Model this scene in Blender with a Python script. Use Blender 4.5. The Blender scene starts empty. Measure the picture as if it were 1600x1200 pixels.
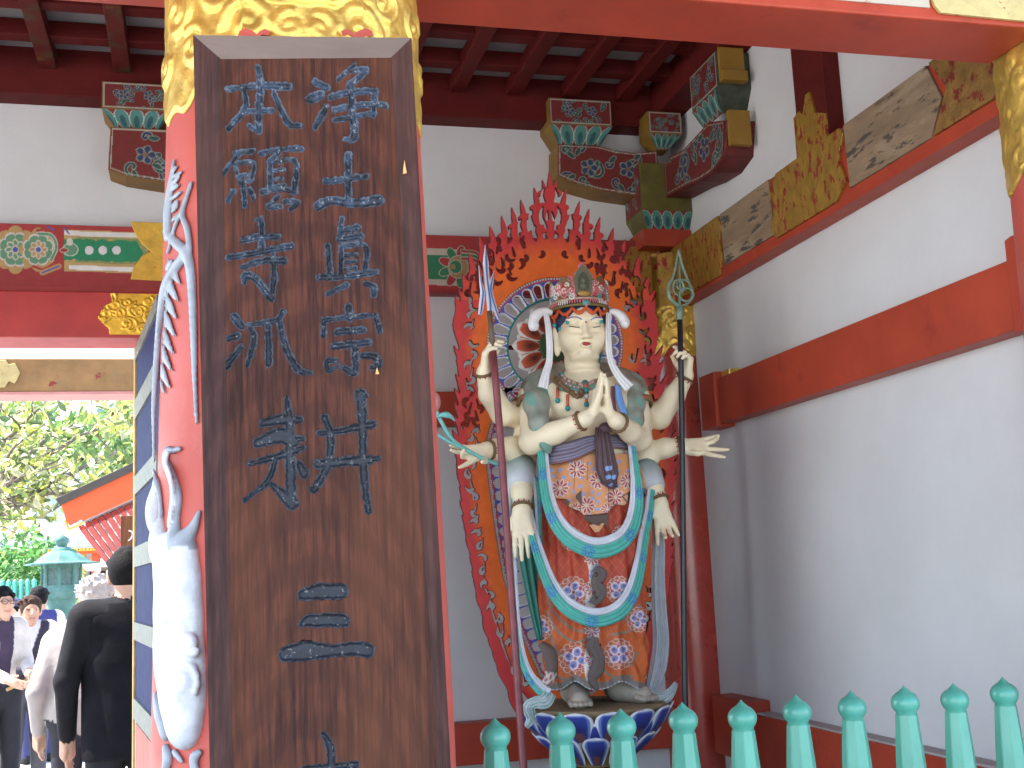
import bpy, math, random
import numpy as np
from mathutils import Vector, Matrix

# ------------------------------------------------------------------ camera, light, exposure
scene = bpy.context.scene
COL = scene.collection
F = 1850.0
YAW, PITCH, ROLL = math.radians(14.75), math.radians(9.02), math.radians(2.63)
CAM = np.array([0.0, 0.0, 1.6])
FWD = np.array([math.sin(YAW) * math.cos(PITCH), math.cos(YAW) * math.cos(PITCH), math.sin(PITCH)])
_r0 = np.array([math.cos(YAW), -math.sin(YAW), 0.0])
_u0 = np.cross(_r0, FWD)
RIGHT = _r0 * math.cos(ROLL) - _u0 * math.sin(ROLL)
UP = _r0 * math.sin(ROLL) + _u0 * math.cos(ROLL)
cd = bpy.data.cameras.new("camera")
cd.sensor_width = 36.0
cd.lens = F * 36.0 / 1600.0
cd.clip_start, cd.clip_end = 0.05, 2000.0
cam = bpy.data.objects.new("camera", cd)
COL.objects.link(cam)
cam.matrix_world = Matrix(((RIGHT[0], UP[0], -FWD[0], CAM[0]), (RIGHT[1], UP[1], -FWD[1], CAM[1]),
                           (RIGHT[2], UP[2], -FWD[2], CAM[2]), (0, 0, 0, 1)))
scene.camera = cam

SUN_EL, SUN_AZ = math.radians(60), math.radians(-80)      # azimuth measured from +Y towards +X
sd = bpy.data.lights.new("sun", 'SUN')
sd.energy, sd.angle, sd.color = 3.3, math.radians(0.5), (1.0, 0.945, 0.87)
sun = bpy.data.objects.new("sun", sd)
COL.objects.link(sun)
_s = Vector((math.sin(SUN_AZ) * math.cos(SUN_EL), math.cos(SUN_AZ) * math.cos(SUN_EL), math.sin(SUN_EL)))
sun.rotation_euler = _s.to_track_quat('Z', 'Y').to_euler()
w = bpy.data.worlds.new("World")
scene.world = w
w.use_nodes = True
_nt = w.node_tree
_sky = _nt.nodes.new('ShaderNodeTexSky')
_sky.sky_type = 'NISHITA'
_sky.sun_disc = False
_sky.sun_elevation, _sky.sun_rotation = SUN_EL, SUN_AZ
_sky.dust_density = 1.0
_sky.ozone_density = 1.2
_nt.links.new(_sky.outputs[0], _nt.nodes['Background'].inputs[0])
_nt.nodes['Background'].inputs[1].default_value = 0.15
scene.view_settings.view_transform = 'Standard'
scene.view_settings.look = 'None'
scene.view_settings.exposure = 2.6
scene.view_settings.gamma = 1.0
scene.cycles.max_bounces = 10
scene.cycles.diffuse_bounces = 6
scene.cycles.use_denoising = True
scene.cycles.sample_clamp_indirect = 8.0

# ------------------------------------------------------------------ geometry on the surveyed planes
def ray(px, py):
    d = FWD * F + RIGHT * (px - 800) + UP * (600 - py)
    return d / np.linalg.norm(d)

def onY(px, py, y):
    d = ray(px, py); t = y / d[1]
    return CAM + d * t

def onX(px, py, x):
    d = ray(px, py); t = x / d[0]
    return CAM + d * t

def onZ(px, py, z):
    d = ray(px, py); t = (z - 1.6) / d[2]
    return CAM + d * t

# ------------------------------------------------------------------ objects
ORG = {}

def thing(name, label, cat, loc=(0, 0, 0), group=None):
    o = bpy.data.objects.new(name, None)
    COL.objects.link(o)
    o.empty_display_size = 0.1
    o.location = loc
    o['label'] = label
    o['category'] = cat
    if group:
        o['group'] = group
    ORG[o.name] = np.array(loc, float)
    return o

class MB:
    def __init__(s):
        s.v, s.f, s.c, s.n = [], [], [], 0
        s.mi = []

    def raw(s, v, f, col=None, mi=0):
        v = np.asarray(v, float).reshape(-1, 3)
        s.v.append(v)
        s.f.extend([tuple(int(i) + s.n for i in q) for q in f])
        s.mi.extend([mi] * len(f))
        if col is None:
            col = (1, 1, 1)
        c = np.asarray(col, float)
        if c.ndim == 1:
            c = np.tile(c, (len(v), 1))
        s.c.append(c)
        s.n += len(v)
        return s

    def box(s, x0, x1, y0, y1, z0, z1, col=None, mi=0):
        v = [(x, y, z) for z in (z0, z1) for y in (y0, y1) for x in (x0, x1)]
        f = [(0, 2, 3, 1), (4, 5, 7, 6), (0, 1, 5, 4), (2, 6, 7, 3), (0, 4, 6, 2), (1, 3, 7, 5)]
        return s.raw(v, f, col, mi)

    def obox(s, c, ax, ay, az, col=None, mi=0):     # centre and three half-axis vectors
        c, ax, ay, az = map(lambda q: np.asarray(q, float), (c, ax, ay, az))
        v = [c + i * ax + j * ay + k * az for k in (-1, 1) for j in (-1, 1) for i in (-1, 1)]
        f = [(0, 2, 3, 1), (4, 5, 7, 6), (0, 1, 5, 4), (2, 6, 7, 3), (0, 4, 6, 2), (1, 3, 7, 5)]
        return s.raw(v, f, col, mi)

    def prism(s, poly, axis, a, b, col=None, mi=0):  # polygon in the two other axes, extruded from a to b
        n = len(poly)
        def P(p, t):
            return {0: (t, p[0], p[1]), 1: (p[0], t, p[1]), 2: (p[0], p[1], t)}[axis]
        v = [P(p, a) for p in poly] + [P(p, b) for p in poly]
        area = sum(poly[i][0] * poly[(i + 1) % n][1] - poly[(i + 1) % n][0] * poly[i][1] for i in range(n))
        flip = (area > 0) != (axis == 1)
        f = [tuple(range(n))[::-1], tuple(range(n, 2 * n))] + [(i, (i + 1) % n, n + (i + 1) % n, n + i) for i in range(n)]
        if (b < a) == flip:
            f = [q[::-1] for q in f] if b < a else f
        return s.raw(v, f, col, mi)

    def grid(s, P, closeu=False, col=None, mi=0, flip=False, closev=False):
        P = np.asarray(P, float)
        n, m = P.shape[:2]
        f = []
        for i in range(n if closeu else n - 1):
            for j in range(m if closev else m - 1):
                q = (i * m + j, i * m + (j + 1) % m, ((i + 1) % n) * m + (j + 1) % m, ((i + 1) % n) * m + j)
                f.append(q[::-1] if flip else q)
        c = None if col is None else (np.asarray(col).reshape(-1, 3) if np.asarray(col).ndim == 3 else col)
        return s.raw(P.reshape(-1, 3), f, c, mi)

    def lathe(s, prof, c, n=24, col=None, mi=0, ang=(0, 2 * math.pi)):
        full = abs(ang[1] - ang[0] - 2 * math.pi) < 1e-6
        th = np.linspace(ang[0], ang[1], n, endpoint=not full)
        prof = np.asarray(prof, float)
        P = np.zeros((n, len(prof), 3))
        P[..., 0] = c[0] + np.cos(th)[:, None] * prof[None, :, 0]
        P[..., 1] = c[1] + np.sin(th)[:, None] * prof[None, :, 0]
        P[..., 2] = c[2] + prof[None, :, 1]
        cc = None
        if col is not None and np.asarray(col).ndim == 2:
            cc = np.tile(np.asarray(col, float)[None], (n, 1, 1))
        elif col is not None:
            cc = col
        return s.grid(P, closeu=full, col=cc, mi=mi, flip=True)

    def tube(s, pts, r, n=8, col=None, mi=0, cap=True):
        pts = np.asarray(pts, float)
        m = len(pts)
        r = np.full(m, r) if np.isscalar(r) else np.asarray(r, float)
        t = np.gradient(pts, axis=0)
        t /= np.linalg.norm(t, axis=1)[:, None] + 1e-12
        u = np.cross(t[0], (0.31, 0.2, 0.93)); u /= np.linalg.norm(u)
        rings = []
        for i in range(m):
            u = u - t[i] * (u @ t[i]); u /= np.linalg.norm(u) + 1e-12
            w_ = np.cross(t[i], u)
            a = np.linspace(0, 2 * math.pi, n, endpoint=False)
            rings.append(pts[i] + r[i] * (np.cos(a)[:, None] * u + np.sin(a)[:, None] * w_))
        P = np.array(rings)
        cc = None
        if col is not None and np.asarray(col).ndim == 2:
            cc = np.repeat(np.asarray(col, float)[:, None], n, axis=1)
        elif col is not None:
            cc = col
        b = s.n
        s.grid(P, col=cc, mi=mi, closev=True)
        if cap:
            s.f.append(tuple(b + i for i in range(n))[::-1]); s.mi.append(mi)
            s.f.append(tuple(b + (m - 1) * n + i for i in range(n))); s.mi.append(mi)
        return s

    def ball(s, c, r, n=12, col=None, mi=0):
        r = np.array([r, r, r]) if np.isscalar(r) else np.asarray(r, float)
        a = np.linspace(0, 2 * math.pi, n, endpoint=False)
        b = np.linspace(-math.pi / 2 + 1e-3, math.pi / 2 - 1e-3, max(5, n // 2 + 1))
        P = np.stack([np.cos(a)[:, None] * np.cos(b)[None], np.sin(a)[:, None] * np.cos(b)[None],
                      np.tile(np.sin(b), (n, 1))], -1) * r + np.asarray(c, float)
        return s.grid(P, closeu=True, col=col, mi=mi, flip=True)

    def build(s, name, mat, parent=None, smooth=False, bevel=0.0, label=None, attr=False, org=None, auto=None):
        me = bpy.data.meshes.new(name)
        v = np.concatenate(s.v)
        if parent is not None:
            o0 = ORG[parent.name]
        else:
            o0 = np.zeros(3) if org is None else np.asarray(org, float)
        me.from_pydata((v - o0).tolist(), [], s.f)
        mats = mat if isinstance(mat, (list, tuple)) else [mat]
        for m_ in mats:
            me.materials.append(m_)
        if len(mats) > 1:
            me.polygons.foreach_set('material_index', s.mi)
        if attr or (not isinstance(mat, (list, tuple)) and mat.get('attr')):
            ca = me.color_attributes.new('Col', 'FLOAT_COLOR', 'POINT')
            c = np.concatenate(s.c)
            ca.data.foreach_set('color', np.concatenate([c, np.ones((len(c), 1))], 1).astype(np.float32).ravel())
        if smooth:
            me.polygons.foreach_set('use_smooth', [True] * len(me.polygons))
        if smooth and auto:
            me.set_sharp_from_angle(angle=math.radians(auto))
        me.update()
        o = bpy.data.objects.new(name, me)
        COL.objects.link(o)
        if parent is not None:
            o.parent = parent
            ORG[o.name] = o0
        else:
            o.location = o0
            ORG[o.name] = o0
        if bevel:
            b = o.modifiers.new('edge', 'BEVEL')
            b.width, b.segments, b.limit_method, b.angle_limit = bevel, 2, 'ANGLE', math.radians(40)
        if label:
            o['label'] = label
        return o

def tag(o, label=None, cat=None, group=None, kind=None):
    if label: o['label'] = label
    if cat: o['category'] = cat
    if group: o['group'] = group
    if kind: o['kind'] = kind
    return o

# ------------------------------------------------------------------ materials
def sock(n, *names):
    for k in names:
        if k in n.inputs:
            return n.inputs[k]

def M(name, col, rough=0.6, metal=0.0, var=0.12, vscale=5.0, bump=0.0, bscale=60.0, attr=False, spec=0.5,
      stretch=(1, 1, 1), wear=None, wear_t=0.62, wear_scale=9.0, dirt=None, dirt_t=0.55, dirt_scale=3.0, coat=0.0, emit=None):
    m = bpy.data.materials.new(name)
    m.use_nodes = True
    nt = m.node_tree
    N, L = nt.nodes, nt.links
    b = N['Principled BSDF']
    b.inputs['Roughness'].default_value = rough
    b.inputs['Metallic'].default_value = metal
    sock(b, 'Specular IOR Level', 'Specular').default_value = spec
    if coat:
        sock(b, 'Coat Weight').default_value = coat
        sock(b, 'Coat Roughness').default_value = 0.12
    tc = N.new('ShaderNodeTexCoord')
    mp = N.new('ShaderNodeMapping')
    mp.inputs['Scale'].default_value = stretch
    L.new(tc.outputs['Object'], mp.inputs[0])
    if attr:
        a = N.new('ShaderNodeAttribute'); a.attribute_name = 'Col'
        cur = a.outputs['Color']
    else:
        rgb = N.new('ShaderNodeRGB'); rgb.outputs[0].default_value = (*col, 1)
        cur = rgb.outputs[0]
    def noise(scale, detail=5.0, rough_=0.6):
        n = N.new('ShaderNodeTexNoise')
        n.inputs['Scale'].default_value = scale
        n.inputs['Detail'].default_value = detail
        n.inputs['Roughness'].default_value = rough_
        L.new(mp.outputs[0], n.inputs['Vector'])
        return n.outputs['Fac']
    def mix(fac, a_, b_, mode='MIX'):
        x = N.new('ShaderNodeMix'); x.data_type = 'RGBA'; x.blend_type = mode
        if isinstance(fac, (int, float)): x.inputs[0].default_value = fac
        else: L.new(fac, x.inputs[0])
        L.new(a_, x.inputs[6])
        if isinstance(b_, tuple): x.inputs[7].default_value = (*b_, 1)
        else: L.new(b_, x.inputs[7])
        return x.outputs[2]
    def thr(f, lo, hi):
        r = N.new('ShaderNodeMapRange'); r.inputs[1].default_value = lo; r.inputs[2].default_value = hi
        L.new(f, r.inputs[0]); return r.outputs[0]
    if var:
        r = N.new('ShaderNodeMapRange')
        r.inputs[1].default_value, r.inputs[2].default_value = 0.3, 0.7
        r.inputs[3].default_value, r.inputs[4].default_value = 1 - var, 1 + var
        L.new(noise(vscale), r.inputs[0])
        cur = mix(1.0, cur, r.outputs[0], 'MULTIPLY')
    if dirt:
        cur = mix(thr(noise(dirt_scale, 6, 0.65), dirt_t, dirt_t + 0.2), cur, dirt)
    if wear:
        cur = mix(thr(noise(wear_scale, 8, 0.7), wear_t, wear_t + 0.04), cur, wear)
    L.new(cur, b.inputs['Base Color'])
    rr = N.new('ShaderNodeMapRange')
    rr.inputs[3].default_value, rr.inputs[4].default_value = max(0.02, rough - 0.1), min(1, rough + 0.12)
    L.new(noise(vscale * 2.3), rr.inputs[0])
    L.new(rr.outputs[0], b.inputs['Roughness'])
    if bump:
        bn = N.new('ShaderNodeBump')
        bn.inputs['Strength'].default_value = bump
        bn.inputs['Distance'].default_value = 0.01
        L.new(noise(bscale, 4), bn.inputs['Height'])
        L.new(bn.outputs[0], b.inputs['Normal'])
    if emit:
        sock(b, 'Emission Color', 'Emission').default_value = (*emit[:3], 1)
        b.inputs['Emission Strength'].default_value = emit[3]
    m['attr'] = 1 if attr else 0
    return m

RED = M('vermilion_paint', (0.37, 0.050, 0.022), 0.45, spec=0.3, var=0.16, vscale=3.5, bump=0.08, bscale=25, dirt=(0.2, 0.02, 0.016), dirt_t=0.6, dirt_scale=5)
PINKRED = M('glare_pink_vermilion_paint', (0.47, 0.082, 0.058), 0.5, spec=0.3, dirt=(0.52, 0.16, 0.12), dirt_t=0.56, dirt_scale=5, var=0.1, vscale=4, bump=0.06, bscale=20)  # pillar red made pinker: the glare on it put into the colour
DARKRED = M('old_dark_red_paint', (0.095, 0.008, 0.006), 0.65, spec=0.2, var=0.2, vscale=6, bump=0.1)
WHITE = M('white_plaster', (0.595, 0.60, 0.585), 0.9, var=0.05, vscale=2.2, bump=0.12, bscale=90, dirt=(0.565, 0.565, 0.55), dirt_t=0.5, dirt_scale=0.9)
GOLD = M('gilt_metal', (0.72, 0.48, 0.10), 0.36, metal=0.65, var=0.3, vscale=18, bump=0.25, bscale=45, dirt=(0.34, 0.2, 0.07), dirt_t=0.62, dirt_scale=22)
OPENGOLD = M('openwork_gilt_plate', (0.36, 0.21, 0.03), 0.42, metal=0.4, var=0.25, vscale=20, bump=0.3, bscale=50, wear=(0.28, 0.02, 0.02), wear_t=0.545, wear_scale=24, stretch=(1.5, 1.5, 0.8))
OPENGOLD2 = M('openwork_gilt_plate_bright', (0.56, 0.47, 0.20), 0.5, metal=0.2, var=0.2, vscale=16, bump=0.25, bscale=40, wear=(0.36, 0.05, 0.05), wear_t=0.6, wear_scale=22)
PEEL = M('peeling_painted_wood', (0.25, 0.175, 0.10), 0.8, var=0.25, vscale=14, bump=0.3, bscale=60, wear=(0.07, 0.06, 0.045), wear_t=0.545, wear_scale=26, dirt=(0.38, 0.30, 0.20), dirt_t=0.5, dirt_scale=7, stretch=(1, 0.22, 1))
FLAKE = M('flaking_white_paint', (0.46, 0.42, 0.33), 0.7, var=0.12, vscale=10, bump=0.2, wear=(0.45, 0.09, 0.06), wear_t=0.6, wear_scale=7, stretch=(0.35, 1, 1))
TEAL = M('teal_fence_paint', (0.068, 0.31, 0.22), 0.32, var=0.16, vscale=14, bump=0.15, bscale=35, wear=(0.30, 0.33, 0.26), wear_t=0.69, wear_scale=20, stretch=(1, 1, 0.4), coat=0.15)
ATTR = M('painted_colours', (1, 1, 1), 0.6, var=0.1, vscale=25, bump=0.06, bscale=120, attr=True)
ATTRG = M('painted_colours_satin', (1, 1, 1), 0.42, var=0.1, vscale=14, bump=0.05, bscale=60, attr=True)
STONE = M('weathered_concrete', (0.42, 0.40, 0.37), 0.85, var=0.15, vscale=4, bump=0.3, bscale=80)
# ------------------------------------------------------------------ distance-field sculpting (surface nets)
class SDF:
    def __init__(s, lo, hi, h, colour=False):
        s.lo, s.h = np.asarray(lo, float), h
        s.n = (np.ceil((np.asarray(hi, float) - s.lo) / h)).astype(int) + 1
        s.f = np.full(s.n, 1.0, np.float32)
        s.c = np.zeros((*s.n, 3), np.float32) if colour else None
        s.ax = [s.lo[i] + h * np.arange(s.n[i]) for i in range(3)]

    def _put(s, fn, lo, hi, k, col, op):
        i0 = np.maximum(0, np.floor((lo - s.lo) / s.h).astype(int)); i1 = np.minimum(s.n, np.ceil((hi - s.lo) / s.h).astype(int) + 1)
        if (i1 <= i0).any(): return
        sl = tuple(slice(a, b) for a, b in zip(i0, i1))
        X = s.ax[0][sl[0]][:, None, None]; Y = s.ax[1][sl[1]][None, :, None]; Z = s.ax[2][sl[2]][None, None, :]
        d = fn(X, Y, Z).astype(np.float32); D = s.f[sl]
        if op == 'u':
            if s.c is not None and col is not None:
                q = d < D
                s.c[sl][q] = col
            if k > 0:
                hh = np.clip(0.5 + 0.5 * (D - d) / k, 0, 1)
                s.f[sl] = D * (1 - hh) + d * hh - k * hh * (1 - hh)
            else:
                s.f[sl] = np.minimum(D, d)
        elif op == 's':
            hh = np.clip(0.5 - 0.5 * (D + d) / max(k, 1e-6), 0, 1)
            s.f[sl] = D * (1 - hh) - d * hh + k * hh * (1 - hh)

    def cone(s, a, b, ra, rb, k=0.01, col=None, op='u', flat=None):
        """rounded cone a->b; flat = (axis vector, factor) squashes the section along that axis"""
        a, b = np.asarray(a, float), np.asarray(b, float)
        R = max(ra, rb) + k + 3 * s.h
        ab = b - a; L2 = ab @ ab + 1e-12
        if flat is not None:
            n = np.asarray(flat[0], float); n = n / np.linalg.norm(n); q = flat[1]
        def fn(X, Y, Z):
            px, py, pz = X - a[0], Y - a[1], Z - a[2]
            t = np.clip((px * ab[0] + py * ab[1] + pz * ab[2]) / L2, 0, 1)
            dx, dy, dz = px - t * ab[0], py - t * ab[1], pz - t * ab[2]
            r = ra + (rb - ra) * t
            if flat is None:
                return np.sqrt(dx * dx + dy * dy + dz * dz) - r
            e = dx * n[0] + dy * n[1] + dz * n[2]
            d2 = dx * dx + dy * dy + dz * dz + e * e * (1 / q ** 2 - 1)
            l = np.sqrt(d2)
            g_ = np.sqrt(np.maximum(d2 + e * e * (1 / q ** 4 - 1 / q ** 2), 1e-12))
            return (l - r) * np.maximum(l, 1e-6) / g_
        s._put(fn, np.minimum(a, b) - R, np.maximum(a, b) + R, k, col, op)

    def ell(s, c, r, k=0.01, col=None, op='u', rot=None):
        c, r = np.asarray(c, float), np.asarray(r, float)
        R = r.max() + k + 3 * s.h
        Q = np.eye(3) if rot is None else np.array(rot)
        def fn(X, Y, Z):
            x, y, z = X - c[0], Y - c[1], Z - c[2]
            u = Q[0, 0] * x + Q[0, 1] * y + Q[0, 2] * z; v = Q[1, 0] * x + Q[1, 1] * y + Q[1, 2] * z; w_ = Q[2, 0] * x + Q[2, 1] * y + Q[2, 2] * z
            k0 = np.sqrt((u / r[0]) ** 2 + (v / r[1]) ** 2 + (w_ / r[2]) ** 2)
            k1 = np.sqrt((u / r[0] ** 2) ** 2 + (v / r[1] ** 2) ** 2 + (w_ / r[2] ** 2) ** 2)
            return k0 * (k0 - 1) / np.maximum(k1, 1e-6)
        s._put(fn, c - R, c + R, k, col, op)

    def chain(s, pts, rad, k=0.01, col=None, flat=None):
        for i in range(len(pts) - 1):
            s.cone(pts[i], pts[i + 1], rad[i], rad[i + 1], k, col, flat=flat)

    def mesh(s):
        f, h = s.f, s.h
        S = f < 0
        n = np.array(S.shape)
        c = [slice(0, -1), slice(1, None)]
        cnt = sum(S[c[i], c[j], c[k]].astype(np.int8) for i in (0, 1) for j in (0, 1) for k in (0, 1))
        act = (cnt > 0) & (cnt < 8)
        I = np.argwhere(act)
        idx = np.full(act.shape, -1, np.int64); idx[act] = np.arange(len(I))
        acc = np.zeros((len(I), 3)); num = np.zeros(len(I))
        corner = [(i, j, k) for i in (0, 1) for j in (0, 1) for k in (0, 1)]
        vals = {q: f[I[:, 0] + q[0], I[:, 1] + q[1], I[:, 2] + q[2]].astype(float) for q in corner}
        for q in corner:
            for ax in range(3):
                if q[ax] == 0:
                    r = list(q); r[ax] = 1; r = tuple(r)
                    a, b = vals[q], vals[r]
                    m = (a < 0) != (b < 0)
                    t = np.where(m, a / np.where(m, a - b, 1), 0)
                    p_ = np.tile(np.array(q, float), (len(I), 1)); p_[:, ax] = t
                    acc += p_ * m[:, None]; num += m
        V = s.lo + (I + acc / num[:, None]) * h
        Fc = []
        for ax in range(3):
            u, v = (ax + 1) % 3, (ax + 2) % 3
            sa = [slice(None)] * 3; sb = [slice(None)] * 3
            sa[ax] = slice(0, -1); sb[ax] = slice(1, None)
            A, B = S[tuple(sa)], S[tuple(sb)]
            E = np.argwhere(A != B)
            ok = (E[:, u] > 0) & (E[:, v] > 0) & (E[:, u] < n[u] - 1) & (E[:, v] < n[v] - 1)
            E = E[ok]
            ins = A[E[:, 0], E[:, 1], E[:, 2]]
            q = []
            for du, dv in ((1, 1), (0, 1), (0, 0), (1, 0)):
                e = E.copy(); e[:, u] -= du; e[:, v] -= dv
                q.append(idx[e[:, 0], e[:, 1], e[:, 2]])
            q = np.stack(q, 1)
            q[~ins] = q[~ins][:, ::-1]
            Fc.append(q)
        Fc = np.concatenate(Fc)
        C_ = None
        if s.c is not None:
            J = np.round((V - s.lo) / h).astype(int)
            # colour of the nearest inner sample
            C_ = s.c[J[:, 0], J[:, 1], J[:, 2]]
        return V, Fc, C_

    def front(s, x, z):
        """first surface met coming from -Y at (x, z)"""
        i, k = int(round((x - s.lo[0]) / s.h)), int(round((z - s.lo[2]) / s.h))
        if not (0 <= i < s.n[0] and 0 <= k < s.n[2]):
            return s.ax[1][-1]
        l = s.f[i, :, k]
        j = np.argmax(l < 0)
        if l[j] >= 0: return s.ax[1][-1]
        if j == 0: return s.ax[1][0]
        return s.ax[1][j - 1] + s.h * l[j - 1] / (l[j - 1] - l[j])

def fastmesh(name, V, Fc, mat, parent=None, colour=None, org=None, smooth=True):
    me = bpy.data.meshes.new(name)
    o0 = ORG[parent.name] if parent is not None else (np.zeros(3) if org is None else np.asarray(org, float))
    V = np.asarray(V) - o0
    me.vertices.add(len(V)); me.vertices.foreach_set('co', V.astype(np.float32).ravel())
    me.loops.add(len(Fc) * 4); me.loops.foreach_set('vertex_index', Fc.astype(np.int32).ravel())
    me.polygons.add(len(Fc)); me.polygons.foreach_set('loop_start', np.arange(0, 4 * len(Fc), 4, dtype=np.int32))
    me.update(calc_edges=True)
    me.polygons.foreach_set('use_smooth', np.full(len(Fc), smooth))
    me.materials.append(mat)
    if colour is not None:
        ca = me.color_attributes.new('Col', 'FLOAT_COLOR', 'POINT')
        ca.data.foreach_set('color', np.concatenate([colour, np.ones((len(colour), 1))], 1).astype(np.float32).ravel())
    me.validate()
    o = bpy.data.objects.new(name, me); COL.objects.link(o)
    if parent is not None: o.parent = parent
    else: o.location = o0
    ORG[o.name] = o0
    return o
# ------------------------------------------------------------------ ground and gate structure
g = MB(); g.raw([(-300, -300, 0), (300, -300, 0), (300, 600, 0), (-300, 600, 0)], [(0, 1, 2, 3)])
PAVE = M('pale_stone_paving', (0.44, 0.42, 0.395), 0.8, var=0.12, vscale=0.8, bump=0.2, bscale=12)
def brick_paving(m):
    nt = m.node_tree; N, L = nt.nodes, nt.links
    b = N['Principled BSDF']; src = b.inputs['Base Color'].links[0].from_socket
    br = N.new('ShaderNodeTexBrick'); br.inputs['Scale'].default_value = 1.0
    br.inputs['Brick Width'].default_value = 0.9; br.inputs['Row Height'].default_value = 0.6
    br.inputs['Mortar Size'].default_value = 0.008
    br.inputs['Color1'].default_value = (1, 1, 1, 1); br.inputs['Color2'].default_value = (0.86, 0.86, 0.88, 1); br.inputs['Mortar'].default_value = (0.4, 0.4, 0.4, 1)
    tc = N.new('ShaderNodeTexCoord'); L.new(tc.outputs['Object'], br.inputs['Vector'])
    x = N.new('ShaderNodeMix'); x.data_type = 'RGBA'; x.blend_type = 'MULTIPLY'; x.inputs[0].default_value = 1
    L.new(src, x.inputs[6]); L.new(br.outputs['Color'], x.inputs[7]); L.new(x.outputs[2], b.inputs['Base Color'])
brick_paving(PAVE)
tag(g.build('ground', PAVE), kind='structure')
p = MB(); p.box(0.32, 2.6, 2.35, 5.5, 0.004, 0.62)
tag(p.build('platform', STONE, bevel=0.01), kind='structure')

XW, YB = 2.23, 5.2
p = MB(); p.prism([(-3.0, 2.66), (-0.27, 2.66), (-0.27, 0.0), (2.75, 0.0), (2.75, 4.4), (-3.0, 4.4)], 1, YB, YB + 0.12)
tag(p.build('plaster_wall', WHITE), 'white plaster wall with red rails standing behind the statue and over the doorway', 'wall')
p = MB(); p.box(XW, XW + 0.13, 2.3, YB - 0.002, 0, 4.4)
tag(p.build('plaster_wall', WHITE), 'broad white plaster side wall crossed by a sloping-looking red rail beside the fence', 'wall')
# roof over the gate (out of view; extent and eave shaped for the light below)
p = MB(); p.box(-7, 3.2, 0.75, 5.75, 4.5, 4.7)
p.prism([(-0.6, 3.85), (0.75, 4.5), (0.75, 4.7), (-0.6, 4.05)], 0, -7, 4.0)
tag(p.build('roof', M('roof_boards', (0.25, 0.05, 0.03), 0.8)), kind='structure')

# lattice ceiling
ct = thing('lattice_ceiling', 'dark red lattice ceiling with white panels showing between its battens', 'ceiling', (0, 4, 3.95))
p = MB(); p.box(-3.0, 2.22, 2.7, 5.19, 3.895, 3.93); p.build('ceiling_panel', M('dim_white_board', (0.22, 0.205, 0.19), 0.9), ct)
p = MB()
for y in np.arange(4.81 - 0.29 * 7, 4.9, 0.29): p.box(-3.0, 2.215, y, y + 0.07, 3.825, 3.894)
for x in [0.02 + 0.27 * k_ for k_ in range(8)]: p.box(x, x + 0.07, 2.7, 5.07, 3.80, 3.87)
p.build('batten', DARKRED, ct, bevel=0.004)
p = MB()
for x in [-0.37 - 0.30 * k_ for k_ in range(7)]: p.box(x, x + 0.07, 2.7, 5.07, 3.80, 3.87)
p.build('painted_batten', M('batten_faded_pattern', (0.10, 0.012, 0.008), 0.65, spec=0.2, var=0.3, vscale=9, dirt=(0.05, 0.06, 0.025), dirt_t=0.48, dirt_scale=6, wear=(0.13, 0.09, 0.015), wear_t=0.6, wear_scale=9), ct, bevel=0.004)

# ------------------------------------------------------------------ pillars
def pillar(name, label, cx, cy, r0, r1, z0, z1):     # r0 at z=1.3, r1 at z=2.7
    t = thing(name, label, 'pillar', (cx, cy, 0))
    zz = np.linspace(z0, z1, 40)
    rr = np.interp(zz, [1.3, 2.7], [r0, r1])
    m = MB(); m.lathe(np.stack([rr, zz], 1), (cx, cy, 0), 96)
    m.build('shaft', PINKRED if 'front' not in name else PINKRED, t, smooth=True)
    return t
PFX, PFY = 0.195, 2.5
fp = pillar('gate_pillar', 'pink red round pillar with gold collar and white dragon carving behind the wooden signboard', PFX, PFY, 0.300, 0.268, 0, 4.3)
rp = pillar('gate_pillar', 'red round pillar with a gold collar where the fence ends by the wall', 2.305, PFY, 0.262, 0.238, 0, 4.3)

# scroll relief for gilt collars: height field from spiral curves over (angle * r, z)
rng = np.random.default_rng(5)
def spiral(cx, cy, r, turns, start, sgn=1, n=60):
    t = np.linspace(0, 1, n); a = start + sgn * turns * 2 * math.pi * t; q = r * (1 - 0.92 * t)
    return np.stack([cx + q * np.cos(a), cy + q * np.sin(a)], 1)
def relief(U, V, curves, wid, h):
    H = np.zeros_like(U)
    for c in curves:
        for i in range(0, len(c) - 1):
            a, b = c[i], c[i + 1]
            lo = np.minimum(a, b) - wid * 2; hi = np.maximum(a, b) + wid * 2
            msk = (U > lo[0]) & (U < hi[0]) & (V > lo[1]) & (V < hi[1])
            if not msk.any(): continue
            pu, pv = U[msk] - a[0], V[msk] - a[1]; d = b - a
            t = np.clip((pu * d[0] + pv * d[1]) / (d @ d + 1e-12), 0, 1)
            dist = np.hypot(pu - t * d[0], pv - t * d[1])
            H[msk] = np.maximum(H[msk], h * np.sqrt(np.clip(1 - (dist / wid) ** 2, 0, 1)))
    return H

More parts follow.
